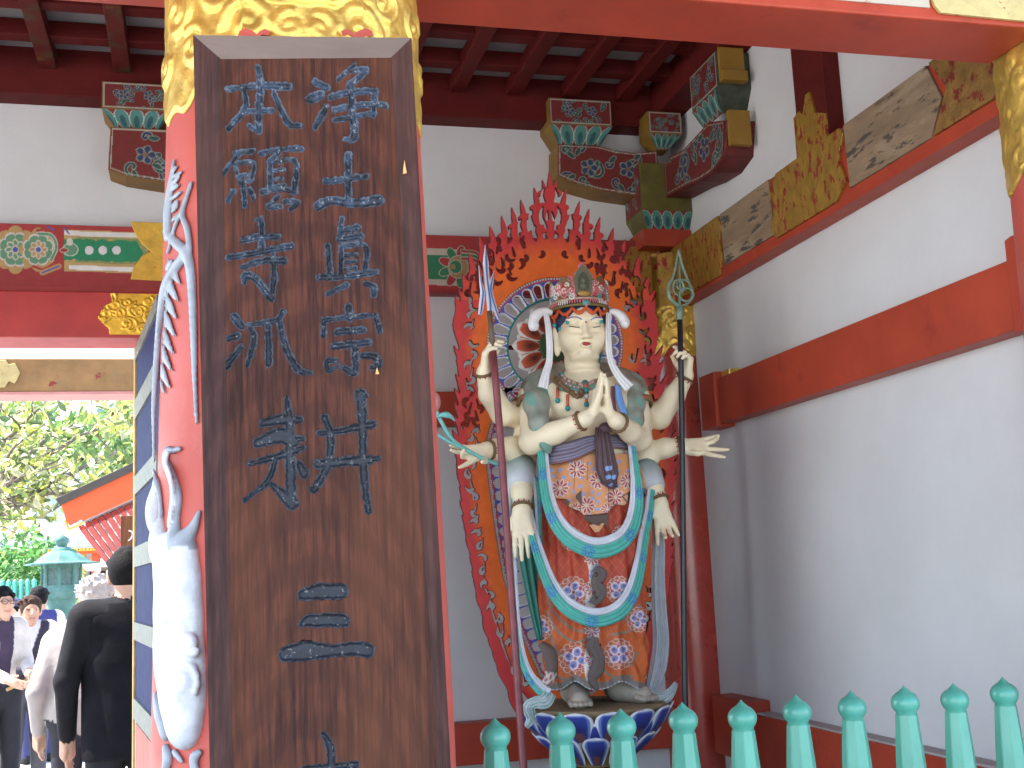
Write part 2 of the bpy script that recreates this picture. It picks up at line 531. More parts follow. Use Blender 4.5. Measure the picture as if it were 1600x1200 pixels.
def collar(t, cx, cy, rfun, z0, z1, a0, a1, curves, lobes, name='gold_collar', mat=GOLD, off=0.006, na=300, nz=120, hh=0.007, wid=0.012):
    th = np.linspace(a0, a1, na); vv = np.linspace(0, 1, nz)
    r_ = rfun(z0)
    U = np.tile(((th - (a0 + a1) / 2) * r_)[:, None], (1, nz))
    low = np.array([lobes(u) for u in U[:, 0]])        # lower edge offset
    V = (z0 + low)[:, None] + vv[None] * (z1 - z0 - low)[:, None]
    H = relief(U, V, curves, wid, hh) + 0.0012 * np.sin(U * 90) * np.sin(V * 80)
    edge = np.minimum(1, (V - (z0 + low)[:, None]) / 0.012)
    R = np.vectorize(rfun)(V) + off * np.clip(edge + 0.2, 0, 1) + H
    P = np.stack([cx + R * np.cos(th)[:, None], cy + R * np.sin(th)[:, None], V], -1)
    Pb = P[:, 0].copy(); Rb = np.vectorize(rfun)(V[:, 0]) + 0.0005
    Pb[:, 0] = cx + Rb * np.cos(th); Pb[:, 1] = cy + Rb * np.sin(th)
    m = MB(); m.grid(np.concatenate([Pb[:, None], P], 1), flip=True)
    return m.build(name, mat, t, smooth=True)

rf = lambda z: float(np.interp(z, [1.3, 2.7], [0.300, 0.268]))
zb = 2.645
cv = []
for s in (-1, 1):
    cv += [spiral(s * 0.11, zb + 0.055, 0.055, 1.2, 0 if s > 0 else math.pi, s), spiral(s * 0.03, zb + 0.04, 0.03, 1.1, math.pi / 2, -s),
           spiral(s * 0.17, zb + 0.13, 0.05, 1.3, 1.2, -s), spiral(s * 0.24, zb + 0.03, 0.045, 1.4, 2, s), spiral(s * 0.30, zb + 0.12, 0.05, 1.3, 0.4, s),
           spiral(s * 0.06, zb + 0.13, 0.04, 1.2, 2.6, s), spiral(s * 0.21, zb + 0.22, 0.05, 1.3, 0, s), spiral(s * 0.09, zb + 0.24, 0.05, 1.2, 3, -s), spiral(s * 0.37, zb + 0.03, 0.04, 1.3, 0, s)]
    cv.append(np.array([(s * 0.16, zb + 0.20), (s * 0.07, zb + 0.105), (0, zb + 0.098)]))
    cv.append(np.array([(s * 0.005, zb + 0.0), (s * 0.05, zb + 0.012), (s * 0.10, zb + 0.0), (s * 0.16, zb + 0.012)]))
def lob(u):
    x = abs(u)
    if x < 0.12: return 0.0 + 0.012 * math.cos(x * 52)
    return -0.015 - 0.085 * max(0, math.sin((x - 0.17) * 11)) + 0.012 * math.cos(x * 60)
collar(fp, PFX, PFY, rf, zb, 3.1, math.radians(-250), math.radians(70), cv, lob)
rf2 = lambda z: float(np.interp(z, [1.3, 2.7], [0.262, 0.238]))
cv2 = []
for k in range(90):
    cv2.append(spiral(rng.uniform(-0.5, 0.5), rng.uniform(2.5, 2.95), rng.uniform(0.02, 0.04), 1.2, rng.uniform(0, 6), rng.choice([-1, 1]), 30))
collar(rp, 2.305, PFY, rf2, 2.60, 2.93, math.radians(-290), math.radians(-70), cv2, lambda u: -0.02 - 0.05 * abs(math.sin(u * 14)), na=220, nz=60, hh=0.004)

# ------------------------------------------------------------------ dragon and cloud carving on the front pillar
def onpillar(px, py, off=0.0):
    d = ray(px, py); o = CAM - np.array([PFX, PFY, 0])
    # pillar cone solved by iteration
    z = 2.0
    for _ in range(6):
        r = rf(z) + off
        a = d[0] ** 2 + d[1] ** 2; b = 2 * (o[0] * d[0] + o[1] * d[1]); c = o[0] ** 2 + o[1] ** 2 - r * r
        D = b * b - 4 * a * c
        t = (-b - math.sqrt(D)) / (2 * a) if D > 0 else -b / (2 * a)
        z = CAM[2] + d[2] * t
    return CAM + d * t
# ------------------------------------------------------------------ a small brush for painted patterns (per-vertex colours)
def rays(PX, PY):
    d = FWD * F + RIGHT * (np.asarray(PX, float)[..., None] - 800) + UP * (600 - np.asarray(PY, float)[..., None])
    return d

def onYv(PX, PY, Y):
    d = rays(PX, PY); t = np.asarray(Y) / d[..., 1]
    return CAM + d * t[..., None]

class Canvas:
    def __init__(s, U, V, base):
        s.U, s.V = U, V
        s.C = np.zeros((*U.shape, 3)) + np.asarray(base, float)
    def put(s, m, col, a=1.0):
        if callable(col): s.C[m] = col(s.U[m], s.V[m])
        else: s.C[m] = s.C[m] * (1 - a) + np.asarray(col, float) * a
    def dist(s, pts):
        pts = np.asarray(pts, float); D = np.full(s.U.shape, 1e9)
        for a, b in zip(pts[:-1], pts[1:]):
            d = b - a; L = d @ d + 1e-12
            t = np.clip(((s.U - a[0]) * d[0] + (s.V - a[1]) * d[1]) / L, 0, 1)
            D = np.minimum(D, np.hypot(s.U - a[0] - t * d[0], s.V - a[1] - t * d[1]))
        return D
    def stroke(s, pts, w, col, rim=None, rw=0.0):
        D = s.dist(pts)
        if rim is not None: s.put(D < w / 2 + rw, rim)
        s.put(D < w / 2, col)
    def ell(s, cx, cy, rx, ry, col, rot=0.0, rim=None, rw=0.0):
        c, q = math.cos(rot), math.sin(rot)
        x = (s.U - cx) * c + (s.V - cy) * q; y = -(s.U - cx) * q + (s.V - cy) * c
        if rim is not None: s.put((x / (rx + rw)) ** 2 + (y / (ry + rw)) ** 2 < 1, rim)
        s.put((x / rx) ** 2 + (y / ry) ** 2 < 1, col)
    def poly(s, pts, col):
        m = np.zeros(s.U.shape, bool); n = len(pts)
        for i in range(n):
            (x0, y0), (x1, y1) = pts[i], pts[(i + 1) % n]
            if y0 == y1: continue
            c = ((y0 > s.V) != (y1 > s.V)) & (s.U < (x1 - x0) * (s.V - y0) / (y1 - y0) + x0)
            m ^= c
        s.put(m, col); return m
    def daisy(s, cx, cy, r, n, col, rim=None, cen=None, ph=0.0, sq=1.0, pw=0.5):
        """n separate petals"""
        x, y = (s.U - cx) / sq, (s.V - cy)
        R = np.hypot(x, y); A = np.arctan2(y, x) - ph
        k = np.abs(((A * n / (2 * math.pi)) + 0.5) % 1 - 0.5)        # 0 on a petal's axis
        t = np.clip((R / r - 0.25) / 0.75, 0, 1)
        half = pw * 0.5 * np.sqrt(np.clip(np.sin(np.pi * np.clip(t, 0, 1) ** 0.8), 0, 1))
        if rim is not None: s.put((R < r * 1.12) & (k < half * 1.0 + 0.16) & (R > 0), rim)
        s.put((R < r) & (R > r * 0.25) & (k < half), col)
        if cen is not None: s.put(R < r * 0.22, cen)

def smooth_path(pts, n=40):
    pts = np.asarray(pts, float)
    if len(pts) < 3:
        t = np.linspace(0, 1, n)[:, None]; return pts[0] * (1 - t) + pts[-1] * t
    P = np.concatenate([[2 * pts[0] - pts[1]], pts, [2 * pts[-1] - pts[-2]]])
    out = []
    m = len(pts) - 1; per = max(2, n // m)
    for i in range(m):
        p0, p1, p2, p3 = P[i:i + 4]
        for t in np.linspace(0, 1, per, endpoint=False):
            out.append(0.5 * (2 * p1 + (p2 - p0) * t + (2 * p0 - 5 * p1 + 4 * p2 - p3) * t * t + (3 * p1 - p0 - 3 * p2 + p3) * t ** 3))
    out.append(pts[-1])
    return np.array(out)

def vnoise(U, V, s, seed=0):
    """smooth value noise in [0,1]"""
    r = np.random.default_rng(seed); T = r.random((64, 64))
    x, y = np.asarray(U) / s, np.asarray(V) / s
    i, j = np.floor(x).astype(int), np.floor(y).astype(int); fx, fy = x - i, y - j
    fx, fy = fx * fx * (3 - 2 * fx), fy * fy * (3 - 2 * fy)
    g_ = lambda a, b: T[a % 64, b % 64]
    return (g_(i, j) * (1 - fx) + g_(i + 1, j) * fx) * (1 - fy) + (g_(i, j + 1) * (1 - fx) + g_(i + 1, j + 1) * fx) * fy

def plate(m, pxpoly, y, th, col=None):
    """outline traced on the plane Y=y, given real thickness towards the viewer"""
    P = [onY(a, b, y) for a, b in pxpoly]
    m.prism([(q[0], q[2]) for q in P], 1, y - th, y, col)
    return m

def painted_grid(x0, x1, z0, z1, y, nx, nz, paint, axis=1):
    """upright painted sheet in the plane Y=y (axis 1) or X=y (axis 0); paint(U, V) works in metres"""
    U, V = np.meshgrid(np.linspace(x0, x1, nx), np.linspace(z0, z1, nz), indexing='ij')
    C = paint(U, V)
    P = np.stack([U, np.full(U.shape, y), V] if axis == 1 else [np.full(U.shape, y), U, V], -1)
    m = MB(); m.grid(P, col=C)
    return m

def spots_along(a, b, n):
    return [tuple(np.asarray(a) * (1 - t) + np.asarray(b) * t) for t in np.linspace(0, 1, n)]
# ------------------------------------------------------------------ beams, rails and brackets of the gate
R_, G_, B_, W_, Y_ = (0.33, 0.03, 0.025), (0.03, 0.24, 0.13), (0.03, 0.06, 0.22), (0.62, 0.62, 0.56), (0.42, 0.27, 0.08)

# front tie beam above the statue's bay
t = thing('tie_beam', 'long red tie beam over the bay, its face white with flaking paint and gold end plate', 'beam', (1.3, 2.49, 2.897))
m = MB(); m.box(0.40, 2.06, 2.385, 2.6, 2.897, 3.3); m.build('beam', RED, t, bevel=0.006)
P0 = onY(1095, 0, 2.38); 
m = MB(); m.box(0.45, 1.735, 2.381, 2.3845, 2.926, 3.29); m.build('painted_panel', FLAKE, t)
q = [onY(a, b, 2.38) for a, b in [(1440, 5), (1434, 37), (1470, 46), (1600, 53)]]
m = MB(); m.prism([(1.745, 2.93), (1.735, 2.965), (1.765, 3.0), (1.75, 3.29), (2.06, 3.29), (2.06, 2.908), (1.76, 2.912)], 1, 2.374, 2.3845); m.build('gold_fitting', OPENGOLD2, t, bevel=0.002)
t = thing('tie_beam', 'red tie beam crossing above the doorway at the top corner of the view', 'beam', (-2, 2.49, 2.897))
m = MB(); m.box(-3.0, -0.02, 2.385, 2.6, 2.886, 3.3); m.build('beam', RED, t, bevel=0.006)

# right wall: ornate beam
XB = 2.15
yof = lambda px, py: onX(px, py, XB)[1]
Z0, Z1 = 2.803, 3.078
t = thing('painted_beam', 'ornate beam on the side wall with gilt plates and peeling beige panels', 'beam', (XB, 3.9, Z0))
m = MB(); m.box(XB + 0.004, XW + 0.01, 2.45, 5.12, Z0, Z1); m.build('beam', RED, t, bevel=0.004)
ya, yb_, yc, yd, ye = yof(1127, 385), yof(1215, 320), yof(1318, 258), yof(1468, 165), 2.5
def xplate(poly, name, mat, th=0.005, bev=0.0):
    mm = MB(); mm.prism(poly, 0, XB - th, XB + 0.004); return mm.build(name, mat, t, bevel=bev)
zl, zh = Z0 + 0.045, Z1 - 0.003
xplate([(5.1, zl - 0.03), (ya + 0.02, zl - 0.03), (ya - 0.02, zl + 0.05), (ya, zl + 0.12), (ya - 0.03, zl + 0.18), (ya, zh), (5.1, zh)], 'gold_fitting', OPENGOLD, 0.009, 0.002)
xplate([(ya - 0.03, zl), (yb_ + 0.04, zl), (yb_ + 0.05, zh), (ya - 0.02, zh)], 'painted_panel', PEEL)
xplate([(yb_ + 0.05, zl + 0.02), (yb_ + 0.02, zl - 0.02), (yc + 0.06, zl - 0.02), (yc - 0.02, zl + 0.03), (yc + 0.02, zl + 0.12), (yc - 0.03, zl + 0.2), (yc, zh), (yb_ - 0.02, zh), (yb_ + 0.05, zl + 0.17), (yb_ + 0.02, zl + 0.1)], 'gold_fitting', OPENGOLD, 0.009, 0.002)
xplate([(yc - 0.035, zl), (yd + 0.05, zl), (yd - 0.02, zl + 0.1), (yd + 0.04, zh), (yc - 0.03, zh)], 'painted_panel', PEEL)
xplate([(yd + 0.03, zl), (2.62, zl), (2.62, zh), (yd + 0.02, zh), (yd - 0.05, zl + 0.12)], 'gold_fitting', M('dull_gilt_plate', (0.27, 0.15, 0.035), 0.5, metal=0.3, var=0.3, vscale=18, bump=0.3, wear=(0.2, 0.02, 0.015), wear_t=0.53, wear_scale=20), 0.008)

# vertical strut above it
t = thing('wall_strut', 'short red post standing on the ornate beam, its foot sheathed in gold', 'post', (XB, 3.7, Z1))
y0, y1 = onX(1290, 215, XB)[1], onX(1245, 250, XB)[1]
m = MB(); m.box(XB + 0.012, XW + 0.005, y0, y1, Z1 + 0.001, 3.93); m.build('post', DARKRED, t, bevel=0.004)
m = MB(); w_ = y1 - y0
m.prism([(y0 - 0.004, Z1 + 0.0015), (y1 + 0.004, Z1 + 0.0015), (y1 + 0.004, 3.24), (y1 - 0.2 * w_, 3.25), (y1 - 0.3 * w_, 3.225), (y0 + 0.55 * w_, 3.29), (y0 + 0.42 * w_, 3.29), (y0 + 0.3 * w_, 3.2), (y0 - 0.004, 3.17)], 0, XB + 0.003, XB + 0.012)
m.build('gold_fitting', OPENGOLD, t)

# right wall: plain red rail
XR = 2.16
k = 0.969
za, zb_ = 1.6 + (2.213 - 1.6) * k, 1.6 + (2.418 - 1.6) * k
t = thing('red_rail', 'plain red rail across the middle of the side wall with raised block ends', 'rail', (XR, 3.8, za))
m = MB(); m.box(XR, XW + 0.01, 2.72, 4.86, za, zb_); m.build('beam', RED, t, bevel=0.005)
m = MB(); m.prism([(2.62, za - 0.01), (2.735, za - 0.01), (2.735, zb_ + 0.052), (2.71, zb_ + 0.058), (2.62, zb_ + 0.058)], 0, XR - 0.012, XW + 0.012); m.build('block_end', RED, t, bevel=0.004)
m = MB(); m.box(XR - 0.015, XW + 0.012, 4.70, 4.86, za - 0.012, zb_ + 0.03); m.build('block_end', RED, t, bevel=0.004)
m = MB(); m.box(XR + 0.02, XW + 0.013, 4.615, 4.699, zb_ + 0.001, zb_ + 0.03); m.build('gold_fitting', GOLD, t, bevel=0.004)
# right wall: base beam
t = thing('base_rail', 'dark red base beam along the foot of the side wall behind the teal fence', 'rail', (XR, 3.8, 0.78))
m = MB(); m.box(XR, XW + 0.01, 2.72, 4.72, 0.76, 0.985); m.build('beam', RED, t, bevel=0.005)
m = MB(); m.box(XR - 0.03, XW + 0.012, 4.57, 4.93, 0.79, 1.035); m.build('block_end', RED, t, bevel=0.005)
m = MB(); m.box(XR + 0.005, XW + 0.008, 2.72, 4.56, 0.9855, 0.993); m.build('top_face', M('pale_grey_top', (0.36, 0.32, 0.30), 0.85), t)  # paler grey sheet along the top of the base beam

# back wall beams
t = thing('base_rail', 'red base beam at the foot of the back wall behind the lotus pedestal', 'rail', (1.1, 5.13, 0.8))
m = MB(); m.box(0.2, 2.06, 5.1, YB + 0.01, 0.80, 0.972); m.build('beam', RED, t, bevel=0.005)
t = thing('red_rail', 'red rail on the back wall passing behind the flames at elbow height', 'rail', (1.1, 5.13, 2.25))
m = MB(); m.box(0.2, 2.06, 5.13, YB + 0.01, 2.256, 2.41); m.build('beam', RED, t, bevel=0.005)
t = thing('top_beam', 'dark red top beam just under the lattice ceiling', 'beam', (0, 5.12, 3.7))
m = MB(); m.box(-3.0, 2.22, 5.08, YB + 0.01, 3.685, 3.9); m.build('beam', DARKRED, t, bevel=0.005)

YP = 5.12
def ornate(px0, px1, zl, zh, painter, t, yp=YP, nx=330, nz=90):
    a, b = onY(px0, 400, yp)[0], onY(px1, 400, yp)[0]
    PXs = np.linspace(px0, px1, nx)
    U, V = np.meshgrid(np.linspace(a, b, nx), np.linspace(zl, zh, nz), indexing='ij')
    # photo coordinates of every point of the sheet, so the pattern can be described as it was measured
    P = np.stack([U, np.full(U.shape, yp), V], -1) - CAM
    zc = P @ FWD; PU = 800 + F * (P @ RIGHT) / zc; PV = 600 - F * (P @ UP) / zc
    c = Canvas(PU, PV, R_); painter(c)
    m = MB(); m.grid(np.stack([U, np.full(U.shape, yp), V], -1), col=c.C)
    return m.build('painted_panel', ATTR, t)

t = thing('painted_beam', 'red beam over the doorway painted with a flower, green panel and three white dots', 'beam', (-1, YP, 2.85))
m = MB(); m.box(-3.0, 0.2, YP + 0.002, YB + 0.01, 2.835, 3.13); m.build('beam', M('beam_red', (0.30, 0.028, 0.025), 0.5, var=0.2, vscale=4), t, bevel=0.004)
def left_paint(c):
    c.put(c.V > 320 + 520 / 5 + (c.U - 120) * 0.045, (0.27, 0.025, 0.022))
    q = lambda x, y: (x / 5.0, 320 + y / 5.0)
    sl = lambda u: (u - 120) * 0.035
    yy = c.V - sl(c.U)
    n = vnoise(c.U, c.V, 5, 3)
    band = (c.U > 100) & (c.U < 232)
    c.put(band & (yy > 359.5) & (yy < 424), (0.42, 0.29, 0.10))
    c.put(band & (yy > 361) & (yy < 368.5), (0.60, 0.57, 0.5))
    c.put(band & (yy > 414.5) & (yy < 421.5) & (c.U > 108), (0.66, 0.64, 0.58))
    c.put(band & (yy > 370) & (yy < 410) & (c.U > 118) & (n > 0.12), (0.20, 0.24, 0.08))
    c.put(band & (yy > 375 - n * 3) & (yy < 405 + n * 3) & (c.U < 224 - np.abs(yy - 391) * 0.6), (0.012, 0.20, 0.08))
    for x in (697, 803, 910): c.ell(*q(x, 355), 6.8, 6.8, (0.58, 0.56, 0.52))
    tan, gr, wh, bl = (0.40, 0.25, 0.09), (0.10, 0.24, 0.13), (0.50, 0.48, 0.38), (0.05, 0.08, 0.3)
    for cx, cy, r in ((24, 390, 33), (60, 390, 30)):
        for a in np.linspace(0, 2 * math.pi, 9)[:-1]:
            c.ell(cx + 0.62 * r * math.cos(a), cy + 0.75 * r * math.sin(a), r * 0.40, r * 0.36, tan, a)
        c.ell(cx, cy, r * 0.8, r * 0.8, tan)
        for a in np.linspace(0.4, 2 * math.pi + 0.4, 9)[:-1]:
            c.ell(cx + 0.66 * r * math.cos(a), cy + 0.66 * r * math.sin(a), r * 0.27, r * 0.2, wh, a + 1.57)
            c.ell(cx + 0.60 * r * math.cos(a), cy + 0.60 * r * math.sin(a), r * 0.24, r * 0.16, gr, a + 1.57)
            c.ell(cx + 0.34 * r * math.cos(a + .4), cy + 0.34 * r * math.sin(a + .4), r * 0.17, r * 0.13, wh, a)
            c.ell(cx + 0.32 * r * math.cos(a + .4), cy + 0.32 * r * math.sin(a + .4), r * 0.13, r * 0.09, gr if r > 31 else tan, a)
        c.ell(cx, cy, r * .13, r * .13, bl, rim=wh, rw=1.2)
    c.stroke(smooth_path([q(290, 200), q(420, 190), q(480, 270), q(470, 400), q(350, 500), q(260, 480)]), 4, R_)
    c.stroke(smooth_path([q(300, 225), q(400, 240), q(440, 330), q(400, 430)]), 4, gr, wh, 1.2)
    c.ell(*q(550, 350), 11, 9, gr, rim=wh, rw=1.6); c.ell(*q(545, 290), 5, 6, wh); c.ell(*q(500, 355), 6, 3, (0.3, .03, .03), rim=wh, rw=1)
    c.stroke([q(330, 530), q(460, 480)], 2.4, bl, tan, 3); c.stroke([q(370, 170), q(420, 195)], 2.2, bl); c.stroke([q(500, 180), q(540, 225)], 2.2, bl)
ornate(-25, 246, 2.86, 3.127, left_paint, t)
m = MB(); plate(m, [(204, 347), (262, 349), (262, 440), (204, 437), (208, 420), (222, 400), (236, 394), (222, 382), (212, 368)], YP, 0.008)
m.build('gold_fitting', M('cutout_gilt', (0.70, 0.43, 0.06), 0.4, metal=0.4, var=0.2, vscale=20, bump=0.2, wear=(0.3, 0.03, 0.02), wear_t=0.585, wear_scale=13), t, bevel=0.002)
t = thing('painted_beam', 'red beam behind the flames painted with a green panel and a leafy flower', 'beam', (1, YP, 2.85))
m = MB(); m.box(0.21, 2.1, YP + 0.002, YB + 0.01, 2.86, 3.13); m.build('beam', M('beam_red', (0.27, 0.025, 0.022), 0.5, var=0.2, vscale=4), t, bevel=0.004)
def mid_paint(c):
    q = lambda x, y: (680 + x * 0.3, 250 + y * 0.3)
    sl = (c.U - 700) * 0.03
    yy = c.V - sl
    c.put((yy > 389) & (yy < 446) & (c.U < 716), (0.45, 0.40, 0.30))
    c.put((yy > 399) & (yy < 437) & (c.U < 712), (0.02, 0.17, 0.07))
    tan, gr, wh = (0.30, 0.2, 0.08), (0.03, 0.17, 0.07), (0.42, 0.38, 0.28)
    for k_ in range(9):
        a = k_ * 0.7; c.ell(716 + 20 * math.cos(a), 417 + 22 * math.sin(a), 11, 6, R_ if k_ % 2 else gr, a, rim=wh, rw=1.3)
    c.ell(716, 417, 15, 17, tan, rim=wh, rw=1.4); c.ell(712, 417, 9, 10, gr, rim=wh, rw=1.2); c.ell(708, 417, 4, 4, (0.3, 0.2, 0.05))
    for k_ in range(3): c.stroke(smooth_path([(722, 392 + 6 * k_), (745, 396 + 6 * k_), (758, 412 + 8 * k_)]), 4, gr if k_ % 2 else (0.3, 0.05, 0.04), wh, 1.0)
ornate(660, 775, 2.875, 3.127, mid_paint, t, nx=170)
m = MB(); plate(m, [(985, 386), (1030, 386), (1034, 470), (985, 470), (975, 452), (990, 430), (973, 408)], YP, 0.008); m.build('gold_fitting', OPENGOLD, t)

# lintel over the doorway
t = thing('door_lintel', 'bright red lintel over the open doorway with embossed gold plate', 'beam', (-1, 5.1, 2.65))
m = MB(); m.box(-3.0, 0.1, 5.085, 5.33, 2.638, 2.834); m.build('beam', M('lintel_red', (0.42, 0.04, 0.035), 0.45, var=0.15, vscale=6), t, bevel=0.006)
pts = [(262, 459), (172, 458), (176, 472), (163, 478), (153, 496), (163, 507), (170, 514), (172, 524), (178, 529), (262, 528)]
PP = [onY(a, b, 5.085) for a, b in pts]
us = np.linspace(min(q[0] for q in PP), max(q[0] for q in PP), 110); vs = np.linspace(2.65, 2.825, 60)
U, V = np.meshgrid(us, vs, indexing='ij')
cvs = [spiral(rng.uniform(us[0], us[-1]), rng.uniform(2.66, 2.82), rng.uniform(0.015, 0.04), 1.3, rng.uniform(0, 6), rng.choice([-1, 1]), 30) for _ in range(26)]
c = Canvas(U, V, (0, 0, 0)); inside = c.poly([(q[0], q[2]) for q in PP], (1, 1, 1))
H = relief(U, V, cvs, 0.006, 0.006)
Pg = np.stack([U, 5.078 - H, V], -1)
Pg[~inside, 1] = 5.089
m = MB(); m.grid(Pg); m.build('gold_fitting', M('embossed_gilt', (0.78, 0.47, 0.05), 0.38, metal=0.5, var=0.3, vscale=25, bump=0.2, dirt=(0.35, 0.17, 0.03), dirt_t=0.62, dirt_scale=25), t, smooth=True)

# beam on the far side of the gate
t = thing('outer_beam', 'weathered ochre beam beyond the doorway with a gold plate, trees showing below it', 'beam', (-1, 6.5, 2.64))
m = MB(); m.box(-3.0, 0.0, 6.5, 6.7, 2.638, 2.815)
m.build('beam', M('weathered_ochre_paint', (0.30, 0.17, 0.06), 0.6, var=0.25, vscale=8, bump=0.2, wear=(0.26, 0.03, 0.025), wear_t=0.62, wear_scale=7, dirt=(0.18, 0.17, 0.08), dirt_t=0.62, dirt_scale=6), t, bevel=0.006)
m = MB(); m.box(-3.0, 0.0, 6.495, 6.72, 2.622, 2.637); m.build('edge_board', M('lower_edge_paint', (0.55, 0.25, 0.22), 0.5), t)
m = MB(); plate(m, [(-40, 562), (10, 563), (14, 570), (24, 568), (32, 583), (24, 600), (14, 596), (8, 606), (-40, 605)], 6.5, 0.012); m.build('gold_fitting', OPENGOLD2, t, bevel=0.003)
m = MB(); m.lathe([(0.16, 0), (0.16, 3.3)], (0.08, 6.62, 0), 32)
tag(m.build('outer_pillar', RED, None, smooth=True, org=(0.08, 6.62, 0)), kind='structure')

# ------------------------------------------------------------------ corner column
t = thing('corner_column', 'round red column in the corner of the bay with a gilt collar near its top', 'column', (2.178, YB, 0))
m = MB(); m.lathe([(0.156, 0), (0.150, 1.6), (0.143, 3.06)], (2.178, YB, 0), 48); m.build('shaft', M('glossy_vermilion', (0.38, 0.042, 0.024), 0.28, var=0.15, vscale=4, coat=0.4), t, smooth=True)
rcol = lambda z: float(np.interp(z, [0, 1.6, 3.06], [0.156, 0.15, 0.143]))
cvc = [spiral(rng.uniform(-0.2, 0.2), rng.uniform(2.5, 2.85), rng.uniform(0.02, 0.05), 1.3, rng.uniform(0, 6), rng.choice([-1, 1]), 30) for _ in range(40)]
collar(t, 2.178, YB, rcol, 2.62, 2.80, math.radians(-175), math.radians(-40), cvc, lambda u: 0.03 * math.cos(u * 38) - 0.03, name='gold_collar', mat=GOLD, off=0.005, na=130, nz=50, hh=0.005, wid=0.009)
m = MB(); m.lathe([(0.151, 2.80), (0.152, 2.81), (0.151, 3.058)], (2.178, YB, 0), 48, ang=(math.radians(-179), math.radians(-20))); m.build('gold_collar', OPENGOLD, t, smooth=True)
m = MB(); m.box(1.985, 2.03, 5.07, 5.11, 2.66, 3.05); m.build('gold_fitting', OPENGOLD, t)

# ------------------------------------------------------------------ brackets
OL = (0.22, 0.25, 0.21)
def scroll_paint(cu, cv_, s, seed):
    r = np.random.default_rng(seed)
    def f(U, V):
        c = Canvas(U, V, (0.15, 0.016, 0.012))
        for k_ in range(18):
            a = r.uniform(0, 6.28); x, y = cu + s * r.uniform(-0.46, 0.46), cv_ + s * r.uniform(-0.30, 0.30)
            sp = spiral(x, y, s * r.uniform(0.05, 0.11), 0.8, a, r.choice([-1, 1]), 12)
            c.stroke(sp, s * 0.022, (0.02, 0.06, 0.055) if k_ % 2 else (0.02, 0.03, 0.085), OL, s * 0.008)
            c.ell(x + s * 0.07 * math.cos(a), y + s * 0.07 * math.sin(a), s * 0.045, s * 0.02, (0.02, 0.07, 0.055), a, rim=OL, rw=s * 0.008)
        for q in (-0.2, 0.2): c.daisy(cu + s * q, cv_ + s * 0.02, s * 0.085, 5, (0.025, 0.04, 0.10), rim=OL, cen=(0.2, 0.12, 0.05), pw=0.8)
        return c.C
    return f
def framed(f, u0, u1, v0, v1, w_=0.008):
    def gg(U, V):
        C = f(U, V)
        e = np.minimum(np.minimum(U - u0, u1 - U), np.minimum(V - v0, v1 - V))
        C[(e > w_ * 0.6) & (e < w_ * 1.3)] = (0.36, 0.34, 0.27)
        return C
    return gg
def lotus_band(U, V, u0, u1, v0, v1):
    c = Canvas(U, V, (0.2, 0.02, 0.015))
    n = 4
    for k_ in range(n + 1):
        x = u0 + (u1 - u0) * k_ / n; s = (u1 - u0) / n
        c.ell(x, v0 + (v1 - v0) * 0.5, s * 0.46, (v1 - v0) * 0.5, (0.06, 0.2, 0.16), rim=(0.42, 0.46, 0.4), rw=s * 0.06)
        c.ell(x, v0 + (v1 - v0) * 0.42, s * 0.2, (v1 - v0) * 0.28, (0.02, 0.08, 0.09))
    return c.C

def bearing_block(t, x0, x1, yf, yb, z0, zm, z1, seed):
    """square block with a sloping foot: front yf, back yb"""
    cx, ins = (x0 + x1) / 2, 0.055
    m = MB(); m.box(x0, x1, yf, yb, zm, z1)
    v = [(x0, yf, zm), (x1, yf, zm), (x1, yb, zm), (x0, yb, zm), (x0 + ins, yf + ins, z0), (x1 - ins, yf + ins, z0), (x1 - ins, yb, z0), (x0 + ins, yb, z0)]
    m.raw(v, [(0, 4, 5, 1), (1, 5, 6, 2), (0, 3, 7, 4), (4, 7, 6, 5)])
    b = m.build('bearing_block', M('bracket_ochre', (0.19, 0.105, 0.014), 0.55, var=0.25, vscale=10), t, bevel=0.003)
    g1 = painted_grid(x0 + 0.004, x1 - 0.004, zm + 0.004, z1 - 0.004, yf - 0.0025, 90, 40, framed(scroll_paint(cx, (zm + z1) / 2, (x1 - x0) * 0.9, seed), x0, x1, zm, z1))
    U, V = np.meshgrid(np.linspace(0, 1, 80), np.linspace(0.03, 0.97, 24), indexing='ij')
    C = lotus_band(U, V, 0, 1, 0, 1)
    P = np.stack([x0 + ins * (1 - V) + U * (x1 - x0 - 2 * ins * (1 - V)), yf + ins * (1 - V) - 0.003, z0 + V * (zm - z0)], -1)
    g1.grid(P, col=C)
    g1.build('painted_face', ATTR, b if False else t)

